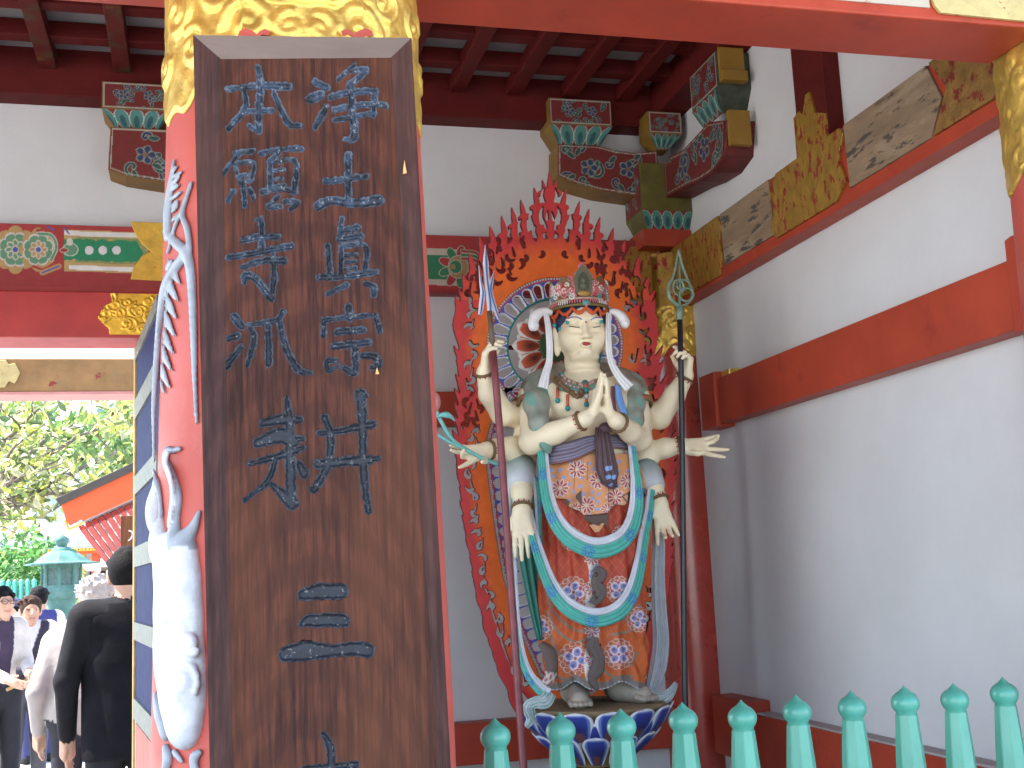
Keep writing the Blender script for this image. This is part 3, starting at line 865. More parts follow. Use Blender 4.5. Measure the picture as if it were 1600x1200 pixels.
def arm_x(t, poly, yf, yb, seed, flip=False):
    m = MB(); m.prism(poly, 1, yf, yb); m.build('bracket_arm', M('bracket_edge', (0.20, 0.10, 0.014), 0.55, var=0.25, vscale=10), t, bevel=0.003)
    us = [p_[0] for p_ in poly]; vs = [p_[1] for p_ in poly]
    U, V = np.meshgrid(np.linspace(min(us), max(us), 150), np.linspace(min(vs), max(vs), 70), indexing='ij')
    c0 = Canvas(U, V, (0, 0, 0)); ins = c0.poly(poly, (1, 1, 1))
    C = scroll_paint((min(us) + max(us)) / 2, (min(vs) + max(vs)) / 2, (max(us) - min(us)) * 0.95, seed)(U, V)
    D = Canvas(U, V, (0, 0, 0)).dist(list(poly) + [poly[0]])
    C[(D > 0.007) & (D < 0.012)] = (0.36, 0.34, 0.27)
    P = np.stack([U, np.full(U.shape, yf - 0.0025), V], -1)
    idx = np.arange(U.size).reshape(U.shape)
    ok = ins[:-1, :-1] & ins[1:, :-1] & ins[:-1, 1:] & ins[1:, 1:]
    q = np.stack([idx[:-1, :-1][ok], idx[:-1, 1:][ok], idx[1:, 1:][ok], idx[1:, :-1][ok]], 1)
    mm = MB(); mm.raw(P.reshape(-1, 3), q.tolist(), C.reshape(-1, 3)); mm.build('painted_face', ATTR, t)

t = thing('corner_bracket', 'painted bracket cluster on the corner column, two boat-shaped arms carrying small blocks', 'bracket', (2.1, 5.05, 3.07))
# big block on the column
x0, x1, yf = 1.975, 2.262, 4.985
m = MB(); m.box(x0, 2.24, yf, YB + 0.001, 3.235, 3.47); 
v = [(x0, yf, 3.235), (2.24, yf, 3.235), (2.24, YB, 3.235), (x0, YB, 3.235), (x0 + 0.04, yf + 0.05, 3.16), (2.24, yf + 0.05, 3.16), (2.24, YB, 3.16), (x0 + 0.04, YB, 3.16)]
m.raw(v, [(0, 4, 5, 1), (1, 5, 6, 2), (0, 3, 7, 4), (4, 7, 6, 5)])
m.build('bearing_block', M('olive_green_paint', (0.105, 0.09, 0.016), 0.5, var=0.3, vscale=14), t, bevel=0.004)
m = MB(); m.box(x0 + 0.012, 2.235, yf + 0.03, YB + 0.001, 3.075, 3.158); m.build('block_foot', RED, t, bevel=0.005)
U, V = np.meshgrid(np.linspace(0, 1, 70), np.linspace(0, 1, 24), indexing='ij')
P = np.stack([x0 + 0.04 * (1 - V) + U * (2.225 - x0 - 0.04 * (1 - V)), yf + 0.05 * (1 - V) - 0.004, 3.16 + V * 0.075], -1)
m = MB(); m.grid(P, col=lotus_band(U, V, 0.05, 0.95, 0, 1))
m.grid(np.stack([x0 - 0.003 + 0 * U, yf + U * 0.2, 3.24 + V * 0.22], -1), col=scroll_paint(0.5, 0.5, 1.0, 3)(U, V))
m.build('painted_face', ATTR, t)
arm_x(t, [(1.603, 3.565), (1.594, 3.41), (1.68, 3.375), (1.80, 3.345), (1.985, 3.325), (1.985, 3.469), (2.10, 3.475), (2.10, 3.555), (1.98, 3.54), (1.88, 3.548), (1.80, 3.567)], 5.05, YB + 0.002, 11)
bearing_block(t, 1.565, 1.872, 5.03, YB + 0.002, 3.568, 3.655, 3.784, 21)
bearing_block(t, 2.03, 2.20, 4.97, 5.1, 3.55, 3.61, 3.72, 25)
# arm along the side wall
m = MB(); m.prism([(4.29, 3.41), (4.33, 3.27), (4.45, 3.24), (4.6, 3.25), (4.75, 3.275), (4.984, 3.30), (4.984, 3.46), (4.9, 3.475), (4.75, 3.45), (4.6, 3.46), (4.47, 3.47)], 0, 2.10, XW + 0.004)
m.build('bracket_arm', M('bracket_dark', (0.12, 0.012, 0.009), 0.6, var=0.4, vscale=14), t, bevel=0.004)
m = MB(); m.box(2.105, 2.2, 4.275, 4.30, 3.30, 3.45); m.build('arm_edge', M('bracket_yellow', (0.26, 0.14, 0.014), 0.5, var=0.2), t)
m = MB(); m.box(2.08, XW + 0.004, 4.30, 4.58, 3.56, 3.72)
v = [(2.08, 4.30, 3.56), (2.08, 4.58, 3.56), (2.12, 4.55, 3.47), (2.12, 4.36, 3.47), (2.232, 4.3, 3.56), (2.232, 4.36, 3.47)]
m.raw(v, [(0, 1, 2, 3), (0, 3, 5, 4)]); m.build('bearing_block', M('bracket_green', (0.04, 0.048, 0.03), 0.55, var=0.5, vscale=22), t, bevel=0.004)
m = MB(); m.box(2.085, 2.2, 4.285, 4.2995, 3.575, 3.73); m.box(2.085, 2.2, 4.26, 4.285, 3.575, 3.62); m.build('block_edge', bpy.data.materials['bracket_yellow'], t, bevel=0.003)
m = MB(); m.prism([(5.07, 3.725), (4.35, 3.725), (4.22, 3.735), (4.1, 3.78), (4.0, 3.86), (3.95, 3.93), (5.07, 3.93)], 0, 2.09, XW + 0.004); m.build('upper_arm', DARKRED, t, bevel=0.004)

# painted sides of the arm and block along the side wall
def side_sheet(poly, x, seed, s):
    us = [q[0] for q in poly]; vs = [q[1] for q in poly]
    U, V = np.meshgrid(np.linspace(min(us), max(us), 120), np.linspace(min(vs), max(vs), 50), indexing='ij')
    c0 = Canvas(U, V, (0, 0, 0)); ins = c0.poly(poly, (1, 1, 1))
    C = scroll_paint((min(us) + max(us)) / 2, (min(vs) + max(vs)) / 2, s, seed)(U, V) * 0.8
    C[c0.dist(list(poly) + [poly[0]]) < 0.007] = (0.26, 0.25, 0.19)
    ix = np.arange(U.size).reshape(U.shape); ok = ins[:-1, :-1] & ins[1:, :-1] & ins[:-1, 1:] & ins[1:, 1:]
    q = np.stack([ix[:-1, :-1][ok], ix[:-1, 1:][ok], ix[1:, 1:][ok], ix[1:, :-1][ok]], 1)
    m = MB(); m.raw(np.stack([np.full(U.shape, x), U, V], -1).reshape(-1, 3), q.tolist(), C.reshape(-1, 3)); m.build('painted_face', ATTR, t)
side_sheet([(4.31, 3.41), (4.34, 3.28), (4.45, 3.25), (4.6, 3.26), (4.75, 3.285), (4.97, 3.31), (4.97, 3.45), (4.9, 3.465), (4.75, 3.44), (4.6, 3.45), (4.47, 3.46)], 2.097, 31, 0.6)
side_sheet([(4.305, 3.565), (4.575, 3.565), (4.575, 3.715), (4.305, 3.715)], 2.077, 33, 0.3)
# lobed lower face of that block, lotus petals along the slope
U, V = np.meshgrid(np.linspace(0, 1, 60), np.linspace(0, 1, 20), indexing='ij')
m = MB(); m.grid(np.stack([2.078 + 0.038 * (1 - V), 4.36 + (4.55 - 4.36) * U + (2 * U - 1) * 0.03 * V, 3.472 + 0.086 * V], -1), col=lotus_band(U, V, 0.0, 1.0, 0, 1) * 0.8); m.build('painted_face', ATTR, t)

t = thing('wall_bracket', 'painted bracket over the doorway wall with scrollwork block beside the signboard', 'bracket', (-0.2, 5.05, 3.35))
arm_x(t, [(-0.382, 3.545), (-0.39, 3.355), (-0.32, 3.33), (-0.1, 3.30), (0.1, 3.29), (0.1, 3.545)], 5.05, YB + 0.002, 13)
bearing_block(t, -0.416, -0.135, 5.03, YB + 0.002, 3.548, 3.618, 3.74, 23)

# ------------------------------------------------------------------ fence
ft = thing('picket_fence', 'teal picket fence with onion-shaped knobs guarding the statue bay', 'fence', (1.2, PFY, 0.62))
def picket(x, i):
    m = MB(); zt = 1.235 + 0.0007 * (i % 5) * (1 if i % 2 else -1)
    prof = [(0.0385, 0.62), (0.0385, 0.95), (0.030, 1.15), (0.0235, zt)]
    th = np.arange(8) * math.pi / 4 + math.pi / 8
    P = np.zeros((8, len(prof), 3))
    for a_, tt in enumerate(th):
        for b_, (r, z) in enumerate(prof):
            P[a_, b_] = (x + r * math.cos(tt) * 1.08, PFY + r * math.sin(tt) * 1.08, z)
    m.grid(P, closeu=True, flip=True)
    pk = m.build('picket', TEAL, ft, bevel=0.002)
    m = MB()
    kp = [(0.0222, zt - 0.004), (0.0228, zt)] + [(0.0322 * math.cos(q), zt + 0.0262 + 0.0322 * math.sin(q) * (0.92 if q < 0 else 0.86)) for q in np.linspace(-0.75, 1.12, 12)] + [(0.0085, zt + 0.0565), (0.004, zt + 0.0605), (0.0005, zt + 0.0655)]
    m.lathe(kp, (x, PFY, 0), 28)
    m.build('knob', TEAL, pk, smooth=True)
xs = [0.587, 0.73, 0.867, 1.01, 1.15, 1.284, 1.422, 1.559, 1.689, 1.823, 1.957]
for i, x in enumerate(xs): picket(x, i)
m = MB(); m.box(0.49, 1.99, PFY - 0.022, PFY + 0.022, 1.0, 1.06); m.build('rail', TEAL, ft, bevel=0.004)
m = MB(); m.box(0.49, 1.99, PFY - 0.022, PFY + 0.022, 0.7, 0.76); m.build('rail', TEAL, ft, bevel=0.004)

# ------------------------------------------------------------------ open door leaf
BLUE = M('door_blue', (0.008, 0.017, 0.085), 0.7, spec=0.15, var=0.15, vscale=8)
BAND = M('engraved_band', (0.17, 0.18, 0.145), 0.55, metal=0.4, var=0.3, vscale=30, bump=0.4)
A, Bq = np.array([-0.258, 5.16]), np.array([-0.130, 4.16])
u = (Bq - A) / np.linalg.norm(Bq - A); n = np.array([-u[1], u[0]])
if n[0] > 0: n = -n
dt = thing('door_leaf', 'open door leaf with blue panels, pale metal bands and a gilt edge beside the pillar', 'door', (A[0], A[1], 0))
L = np.linalg.norm(Bq - A)
def dbox(s0, s1, o0, o1, z0, z1, name, mat, bev=0.0):
    c = A + u * (s0 + s1) / 2 + n * (o0 + o1) / 2
    m = MB(); m.obox((c[0], c[1], (z0 + z1) / 2), (*(u * (s1 - s0) / 2), 0), (*(n * (o1 - o0) / 2), 0), (0, 0, (z1 - z0) / 2))
    return m.build(name, mat, dt, bevel=bev)
dbox(0.02, L, -0.02, 0.02, 1.17, 2.60, 'panel', BLUE)
dbox(0.02, L, -0.02, 0.02, 0.3, 1.168, 'lower_panel', WHITE)
for z_ in (0.45, 0.80): dbox(0.09, L - 0.1, 0.0, 0.024, z_, z_ + 0.28, 'red_panel', RED)
for z0, z1 in ((2.30, 2.38), (1.985, 2.06), (1.69, 1.77), (1.40, 1.47), (1.09, 1.17), (2.55, 2.602)):
    dbox(0.021, L - 0.01, 0.02, 0.028, z0, z1, 'metal_band', BAND)
dbox(-0.012, 0.02, -0.03, 0.03, 0.3, 2.61, 'gilt_edge', M('gilt_edge', (0.50, 0.32, 0.09), 0.35, metal=0.5, var=0.35, vscale=12), 0.004)
# ------------------------------------------------------------------ carved signboard
YS = 2.150
TLp, TRp, BLp, BRp = onY(302, 60, YS), onY(641, 64, YS), onY(328, 1200, YS), onY(702, 1200, YS)
def wood(name, base, dark, light, seed=0.0):
    m = bpy.data.materials.new(name); m.use_nodes = True
    nt = m.node_tree; N, L = nt.nodes, nt.links; b = N['Principled BSDF']
    tc = N.new('ShaderNodeTexCoord'); mp = N.new('ShaderNodeMapping'); mp.inputs['Scale'].default_value = (1, 1, 0.05); mp.inputs['Location'].default_value = (seed, 0, 0)
    L.new(tc.outputs['Object'], mp.inputs[0])
    n1 = N.new('ShaderNodeTexNoise'); n1.inputs['Scale'].default_value = 95; n1.inputs['Detail'].default_value = 8; n1.inputs['Roughness'].default_value = 0.7; L.new(mp.outputs[0], n1.inputs[0])
    mp2 = N.new('ShaderNodeMapping'); mp2.inputs['Scale'].default_value = (1, 1, 0.32); mp2.inputs['Location'].default_value = (-0.20, 0, 0.10); L.new(tc.outputs['Object'], mp2.inputs[0])
    wv = N.new('ShaderNodeTexWave'); wv.wave_type = 'RINGS'; wv.rings_direction = 'Y'; wv.inputs['Scale'].default_value = 11; wv.inputs['Distortion'].default_value = 3.0; wv.inputs['Detail'].default_value = 3; wv.inputs['Detail Scale'].default_value = 1.5
    L.new(mp2.outputs[0], wv.inputs[0])
    n2 = N.new('ShaderNodeTexNoise'); n2.inputs['Scale'].default_value = 3.2; n2.inputs['Detail'].default_value = 3; L.new(mp2.outputs[0], n2.inputs[0])
    def mix(f, a, c_, mode='MIX'):
        x = N.new('ShaderNodeMix'); x.data_type = 'RGBA'; x.blend_type = mode
        if isinstance(f, float): x.inputs[0].default_value = f
        else: L.new(f, x.inputs[0])
        for k_, s_ in ((6, a), (7, c_)):
            if isinstance(s_, tuple): x.inputs[k_].default_value = (*s_, 1)
            else: L.new(s_, x.inputs[k_])
        return x.outputs[2]
    def rng_(f, a, c_, d=0.0, e=1.0):
        r = N.new('ShaderNodeMapRange'); r.inputs[1].default_value = a; r.inputs[2].default_value = c_; r.inputs[3].default_value = d; r.inputs[4].default_value = e; L.new(f, r.inputs[0]); return r.outputs[0]
    cur = mix(rng_(n1.outputs[0], 0.40, 0.60), dark, base)
    cur = mix(rng_(wv.outputs[0], 0.35, 0.8, 0.0, 0.38), cur, dark)
    cur = mix(rng_(n2.outputs[0], 0.46, 0.72, 0.0, 0.75), cur, light)
    L.new(cur, b.inputs['Base Color'])
    b.inputs['Roughness'].default_value = 0.6
    sock(b, 'Specular IOR Level', 'Specular').default_value = 0.16
    bn = N.new('ShaderNodeBump'); bn.inputs['Strength'].default_value = 0.25; bn.inputs['Distance'].default_value = 0.004; L.new(n1.outputs[0], bn.inputs['Height']); L.new(bn.outputs[0], b.inputs['Normal'])
    return m
WOOD = wood('dark_signboard_wood', (0.108, 0.034, 0.018), (0.030, 0.011, 0.008), (0.155, 0.054, 0.022))
FWOOD = wood('signboard_frame_wood', (0.080, 0.034, 0.028), (0.030, 0.014, 0.012), (0.11, 0.05, 0.035), 3.0)
st = thing('signboard', 'tall dark wooden temple signboard with large carved vertical characters hung on the pillar', 'sign', (float(TLp[0]), YS, 1.0))

S1, S2, S3, S4 = 0, 320, 600, 840      # origins (photo rows) of the four survey sheets
def K(y0, *strokes):
    out = []
    for s_ in strokes:
        *pts, w_ = s_
        ws = w_ if isinstance(w_, (list, tuple)) else [w_] * len(pts)
        out.append(([(230 + x * 0.3, y0 + y * 0.3) for x, y in pts], [q * 0.3 for q in ws]))
    return out
CH = [
 ('jo', K(S1, ((875, 425), (930, 455), (28, 38)), ((850, 515), (900, 497), (46, 46)), ((935, 555), (905, 610), (875, 660), (24, 36, 26)), ((1080, 338), (1040, 372), (995, 412), 18),
    ((1062, 368), (1140, 362), (1095, 410), (1050, 450), (22, 30, 28, 26)), ((955, 505), (1050, 482), (1185, 474), 30), ((975, 572), (1100, 548), (1200, 545), (1242, 552), 28), ((975, 626), (1090, 606), (1165, 590), 24),
    ((1060, 440), (1068, 560), (1078, 712), (1030, 724), (36, 36, 38, 16)), ((1186, 474), (1180, 600), (36, 26)))),
 ('do', K(S1, ((928, 945), (1140, 918), 28), ((1047, 808), (1047, 1040), (34, 32)), ((895, 1070), (960, 1046), (1090, 1058), (1205, 1042), (50, 40, 42, 52)))),
 ('hon', K(S1, ((415, 465), (575, 447), (735, 450), (24, 28, 40)), ((578, 350), (590, 430), (582, 560), (580, 680), (26, 34, 36, 34)), ((505, 470), (510, 560), (425, 668), (22, 30, 30)), ((655, 468), (700, 580), (745, 648), (802, 652), (22, 30, 36, 22)), ((510, 580), (655, 574), 24), ((578, 690), (532, 655), 18))),
 ('gan', K(S1, ((452, 798), (552, 786), 22), ((470, 810), (430, 860), (380, 920), 22), ((445, 852), (552, 848), (545, 925), 20), ((460, 872), (475, 920), 20), ((478, 916), (540, 912), 16), ((482, 950), (545, 938), 18),
    ((500, 950), (510, 1068), (24, 26)), ((450, 992), (420, 1045), 22), ((535, 990), (552, 1030), 24), ((592, 798), (690, 780), (800, 774), 24), ((690, 790), (640, 838), 20), ((640, 838), (640, 990), 26), ((640, 845), (770, 842), (766, 1000), (18, 24, 32)),
    ((650, 890), (712, 884), 18), ((650, 936), (705, 930), 16), ((655, 972), (712, 966), 16), ((595, 1000), (690, 985), (765, 1000), 24), ((685, 1022), (632, 1078), (695, 1076), 22), ((715, 1050), (785, 1052), (745, 1090), 24))),
 ('shin', K(S2, ((1015, 72), (1002, 180), (24, 28)), ((1020, 135), (1095, 118), (24, 36)), ((995, 180), (1112, 165), (26, 36)), ((940, 215), (952, 368), 30), ((1012, 218), (1006, 370), 24), ((1010, 216), (1135, 214), (1135, 360), (18, 24, 28)),
    ((1032, 264), (1085, 258), 20), ((1032, 300), (1085, 294), 18), ((1032, 334), (1085, 328), 18), ((892, 380), (1050, 370), (1192, 350), 28), ((1042, 415), (990, 440), (940, 464), 24), ((1138, 408), (1180, 430), (1180, 465), (24, 36, 34)))),
 ('shu', K(S2, ((1048, 535), (1056, 590), (40, 36)), ((918, 600), (1050, 586), (1190, 576), 22), ((920, 602), (920, 678), (26, 28)), ((1188, 575), (1210, 655), (26, 30)), ((990, 662), (1125, 650), 34), ((970, 736), (1150, 716), 32), ((1080, 735), (1082, 870), (1025, 850), (32, 36, 24)),
    ((985, 812), (938, 815), (945, 862), (995, 840), (20, 26, 26, 18)), ((1122, 785), (1185, 790), (1205, 830), (1165, 850), (28, 34, 38, 22)))),
 ('ji', K(S2, ((562, 80), (598, 68), 16), ((595, 70), (597, 240), (24, 32)), ((492, 186), (580, 168), (680, 166), (24, 34, 30)), ((422, 275), (590, 246), (752, 214), (26, 28, 34)), ((496, 325), (600, 292), (712, 290), (24, 30, 36)), ((655, 250), (660, 380), (646, 490), (24, 32, 32)), ((640, 480), (565, 385), (510, 368), (505, 405), (34, 36, 38, 24)))),
 ('ha', K(S2, ((455, 585), (490, 630), (44, 40)), ((425, 698), (470, 682), (28, 38)), ((492, 735), (410, 840), (20, 42)), ((708, 556), (672, 600), (530, 626), (34, 24, 22)), ((537, 630), (557, 700), (522, 835), (26, 30, 24)), ((630, 630), (634, 828), (30, 36)), ((690, 612), (722, 740), (785, 855), (855, 876), (26, 34, 36, 14)))),
 ('kou', K(S3, ((728, 78), (742, 200), (745, 420), (750, 600), (28, 44, 52, 56)), ((600, 205), (690, 185), (795, 186), (34, 56, 34)), ((575, 308), (690, 268), (760, 300), (50, 80, 70)), ((740, 300), (812, 283), (40, 22)), ((740, 350), (815, 332), (50, 24)), ((530, 415), (700, 372), (760, 350), (20, 40, 40)), ((668, 400), (625, 510), (505, 606), (32, 30, 16)),
    ((790, 415), (818, 465), (30, 50)), ((645, 520), (700, 570), (755, 620), (26, 46, 70)),
    ((925, 175), (955, 270), (942, 420), (870, 550), (36, 40, 42, 40)), ((855, 548), (870, 555), 30), ((893, 256), (1000, 245), (1080, 228), (1172, 212), (26, 28, 36, 44)), ((885, 418), (1060, 402), (1130, 398), (1205, 386), (44, 46, 56, 22)), ((1112, 52), (1122, 220), (1128, 450), (1150, 660), (56, 44, 42, 34)), ((1095, 45), (1140, 60), 24))),
 ('san', K(S4, ((810, 298), (900, 282), (1005, 280), (54, 82, 80)), ((800, 452), (850, 434), (1000, 430), (1030, 440), (24, 64, 70, 50)), ((725, 608), (830, 590), (960, 590), (1080, 580), (1145, 588), (78, 104, 60, 70, 78)))),
 ('tera', K(S4, ((920, 1025), (955, 1100), (958, 1240), (28, 44, 46)), ((820, 1205), (960, 1196), (1085, 1186), (30, 34, 40)))),
]
# board surface grid: u across, v down; affine to the tilted board
NU, NV = 300, 960
ee = (TRp - TLp); width = np.linalg.norm(ee)
ex = np.array([math.cos(math.radians(0.6)), 0, math.sin(math.radians(0.6))])
bot = 1.0
uu = np.linspace(0, 1, NU); vv = np.linspace(0, 1, NV)
Lx = lambda z: np.interp(z, [BLp[2], TLp[2]], [BLp[0], TLp[0]]) if z >= BLp[2] else BLp[0] - (BLp[2] - z) * (TLp[0] - BLp[0]) / (TLp[2] - BLp[2])
Rx = lambda z: BRp[0] + (z - BRp[2]) * (TRp[0] - BRp[0]) / (TRp[2] - BRp[2])
Ztop = float((TLp[2] + TRp[2]) / 2)
zz = Ztop + (bot - Ztop) * vv
LX = np.array([Lx(z) for z in zz]); RX = np.array([Rx(z) for z in zz])
FRM = 0.052
Xg = (LX + 0.0)[None] * (1 - uu[:, None]) + RX[None] * uu[:, None]
Zg = np.tile(zz[None], (NU, 1)) + (uu[:, None] - 0.5) * (TRp[2] - TLp[2])
P = np.stack([Xg, np.full(Xg.shape, YS), Zg], -1)
dP = P - CAM; zc = dP @ FWD
PU, PV = 800 + F * (dP @ RIGHT) / zc, 600 - F * (dP @ UP) / zc
# signed distance (photo pixels) to each character
D = np.full(PU.shape, 1e3); own = np.full(PU.shape, -1)
wob = (vnoise(PU, PV, 4, 8) - 0.5) * 2.4 + (vnoise(PU, PV, 1.6, 9) - 0.5) * 0.8
for ci, (nm, strokes) in enumerate(CH):
    for pts, ws in strokes:
        pts = np.array(pts); sp = smooth_path(pts, 8 * (len(pts) - 1)) if len(pts) > 2 else spots_along(pts[0], pts[1], 6)
        sp = np.array(sp); wsm = np.interp(np.linspace(0, 1, len(sp)), np.linspace(0, 1, len(ws)), ws)
        for a, b_, wa, wb in zip(sp[:-1], sp[1:], wsm[:-1], wsm[1:]):
            lo, hi = np.minimum(a, b_) - 16, np.maximum(a, b_) + 16
            msk = (PU > lo[0]) & (PU < hi[0]) & (PV > lo[1]) & (PV < hi[1])
            if not msk.any(): continue
            d = b_ - a; t_ = np.clip(((PU[msk] - a[0]) * d[0] + (PV[msk] - a[1]) * d[1]) / (d @ d + 1e-9), 0, 1)
            dd = np.hypot(PU[msk] - a[0] - t_ * d[0], PV[msk] - a[1] - t_ * d[1]) - (wa + (wb - wa) * t_) / 2
            old = D[msk]; nw = dd < old
            o_ = own[msk]; o_[nw] = ci; own[msk] = o_; D[msk] = np.minimum(old, dd)
D = D + wob
depth = 0.0065 * np.clip(-D / 4.0, 0, 1) ** 0.7
lip = 0.0009 * np.exp(-((D - 0.8) / 1.0) ** 2)
P[..., 1] += depth - lip
n1, n2 = vnoise(PU, PV, 5.0, 1), vnoise(PU, PV, 13, 2)
n3 = vnoise(PU, PV, 1.5, 4)
up = np.clip((640 - PV) / 420, 0, 1)[..., None]           # paint survives better towards the top
navy, slate, pale = np.array([0.008, 0.009, 0.013]), np.array([0.036, 0.060, 0.100]), np.array([0.30, 0.30, 0.28])
Cc = navy + (slate - navy) * np.clip((n1 * 0.6 + n2 * 0.6 - 0.35) * 2.2, 0, 1)[..., None] * (0.12 + 0.88 * up)
Cc = np.where((n3 * 0.55 + n1 * 0.45 > 0.77)[..., None] & (D < -1.2)[..., None], pale * (0.5 + 0.4 * up), Cc)
edge = np.exp(-((D + 0.2) / 0.7) ** 2)[..., None] * (0.8 * (0.35 + 0.65 * n2[..., None])) * (0.45 + 0.55 * up)
Cc = Cc * (1 - edge) + np.array([0.17, 0.19, 0.21]) * edge
CHM = M('worn_blue_black_lettering', (1, 1, 1), 0.55, var=0.0, bump=0.3, bscale=160, attr=True)
idx = np.arange(PU.size).reshape(PU.shape)
quad = np.stack([idx[:-1, :-1], idx[:-1, 1:], idx[1:, 1:], idx[1:, :-1]], -1)
dq = np.minimum(np.minimum(D[:-1, :-1], D[1:, :-1]), np.minimum(D[:-1, 1:], D[1:, 1:]))
oq = own[:-1, :-1]
inb = dq < 0.6
Pf = P.reshape(-1, 3); Cf = Cc.reshape(-1, 3)
def sub(q, name, mat, col=None):
    q = q.reshape(-1, 4); ids, inv = np.unique(q, return_inverse=True)
    return fastmesh(name, Pf[ids], inv.reshape(-1, 4), mat, st, None if col is None else Cf[ids])
sub(quad[~inb], 'board', WOOD)
for ci in range(len(CH)):
    q = quad[inb & (oq == ci)]
    if len(q): sub(q, 'carved_character', CHM, True)
# body of the board and its mitred frame
m = MB()
c4 = [P[0, 0], P[-1, 0], P[-1, -1], P[0, -1]]
v = [(*q_[[0]], YS + 0.001, q_[2]) for q_ in c4] + [(q_[0], YS + 0.062, q_[2]) for q_ in c4]
m.raw(v, [(4, 5, 6, 7), (0, 1, 5, 4), (1, 2, 6, 5), (2, 3, 7, 6), (3, 0, 4, 7)]); m.build('board_sides', FWOOD, st)
fr = MB()
def corner(iu, iv, du, dv, y):
    a = P[iu, iv]; return np.array([a[0] + du, y, a[2] + dv])
pr = 0.014; wi = 0.046; ti = 0.038; li = 0.050
o_ = [corner(0, 0, 0, 0, YS - pr), corner(-1, 0, 0, 0, YS - pr), corner(-1, -1, 0, 0, YS - pr), corner(0, -1, 0, 0, YS - pr)]
i_ = [corner(0, 0, li, -ti, YS - 0.001), corner(-1, 0, -0.040, -ti, YS - 0.001), corner(-1, -1, -0.016, 0, YS - 0.001), corner(0, -1, 0.034, 0, YS - 0.001)]
ob = [q_ + np.array([0, pr + 0.02, 0]) for q_ in o_]
fr.raw([o_[0], o_[1], i_[1], i_[0]], [(0, 1, 2, 3)]); fr.raw([ob[0], ob[1], o_[1], o_[0]], [(0, 1, 2, 3)])
fr.build('frame_top', M('lit_top_rail', (0.155, 0.105, 0.08), 0.6, var=0.25, vscale=12, bump=0.2, stretch=(0.2, 1, 1)), st)  # lighter than FWOOD: light caught by the top bevel put into the colour
f2 = MB()
f2.raw([o_[0], i_[0], i_[3], o_[3]], [(0, 1, 2, 3)]); f2.raw([ob[0], o_[0], o_[3], ob[3]], [(0, 1, 2, 3)]); f2.build('frame_side', FWOOD, st)
f3 = MB(); f3.raw([o_[1], o_[2], i_[2], i_[1]], [(0, 1, 2, 3)]); f3.raw([o_[1], ob[1], ob[2], o_[2]], [(0, 1, 2, 3)]); f3.build('frame_side', FWOOD, st)
# sun flecks on the board, put in as bright raised slivers
for (px, py), h_ in (((632, 262), 0.024), ((589, 580), 0.012)):
    a = onY(px, py, YS - 0.004 if px < 600 else YS - 0.012)
    m = MB(); m.prism([(a[0] - 0.003, a[2] - h_ * 0.5), (a[0] + 0.004, a[2] - h_ * 0.45), (a[0] + 0.002, a[2]), (a[0] + 0.0005, a[2] + h_ * 0.6), (a[0] - 0.002, a[2])], 1, a[1] - 0.002, a[1] + 0.006)
    m.build('sun_fleck', M('sun_fleck_tone', (0.62, 0.38, 0.14), 0.7), st)

# ------------------------------------------------------------------ dragon carving
SILVER, CLOUD = np.array([0.30, 0.33, 0.355]), np.array([0.56, 0.57, 0.57])
dg = SDF((-0.24, 2.16, 0.95), (0.12, 2.62, 2.80), 0.0038, True)
PXM = 0.00125
def dchain(pts, wid, col=SILVER, off=0.004, k=0.004, fl=0.7):
    sp = smooth_path(pts, 6 * (len(pts) - 1)); ws = np.interp(np.linspace(0, 1, len(sp)), np.linspace(0, 1, len(wid)), wid)
    Q = [onpillar(a, b, off) for a, b in sp]
    for i in range(len(Q) - 1):
        nn = (Q[i] - np.array([PFX, PFY, Q[i][2]])) ; nn[2] = 0
        dg.cone(Q[i], Q[i + 1], max(0.0045, ws[i] * PXM / 2), max(0.0045, ws[i + 1] * PXM / 2), k, col, flat=(nn, fl))
# tail with spikes
dchain([(272, 250), (267, 290), (263, 330), (262, 370)], [3, 14, 20, 18])
for y_ in (264, 273, 285, 293, 306, 318, 327, 341): dchain([(268, y_ + 5), (276 + (y_ * 7) % 8, y_ - 7 + (y_ % 5))], [6, 2], fl=0.4)
dchain([(299, 285), (291, 310), (285, 335), (293, 360), (297, 395)], [3, 8, 10, 11, 10])
dchain([(258, 362), (275, 380), (290, 395), (298, 425), (302, 500), (304, 580), (307, 660)], [12, 16, 18, 17, 14, 10, 5])
dchain([(296, 385), (284, 405), (270, 425), (257, 455), (249, 515), (243, 590), (240, 650), (241, 720)], [10, 16, 20, 20, 17, 13, 9, 5])
for i, y_ in enumerate(range(405, 600, 9)): dchain([(262 - (y_ - 405) * 0.06, y_), (275 - (y_ - 405) * 0.10 + (i % 3) * 4, y_ + 20)], [5.5, 2], fl=0.4)
dchain([(285, 330), (274, 352), (262, 395)], [4, 6, 4]); dchain([(268, 408), (260, 420)], [5, 4])
# claw
dchain([(281, 701), (270, 704), (262, 704), (259, 720), (268, 744), (277, 775), (274, 815), (277, 850)], [4, 8, 12, 13, 16, 18, 17, 20])
dchain([(262, 706), (258, 722), (265, 742), (269, 775), (264, 820)], [4, 6, 6, 6, 5], np.array([0.6, 0.62, 0.64]), off=0.016)
dchain([(311, 800), (302, 825), (288, 845), (296, 856)], [6, 16, 26, 18]); dchain([(240, 735), (248, 765), (252, 800)], [6, 10, 6])
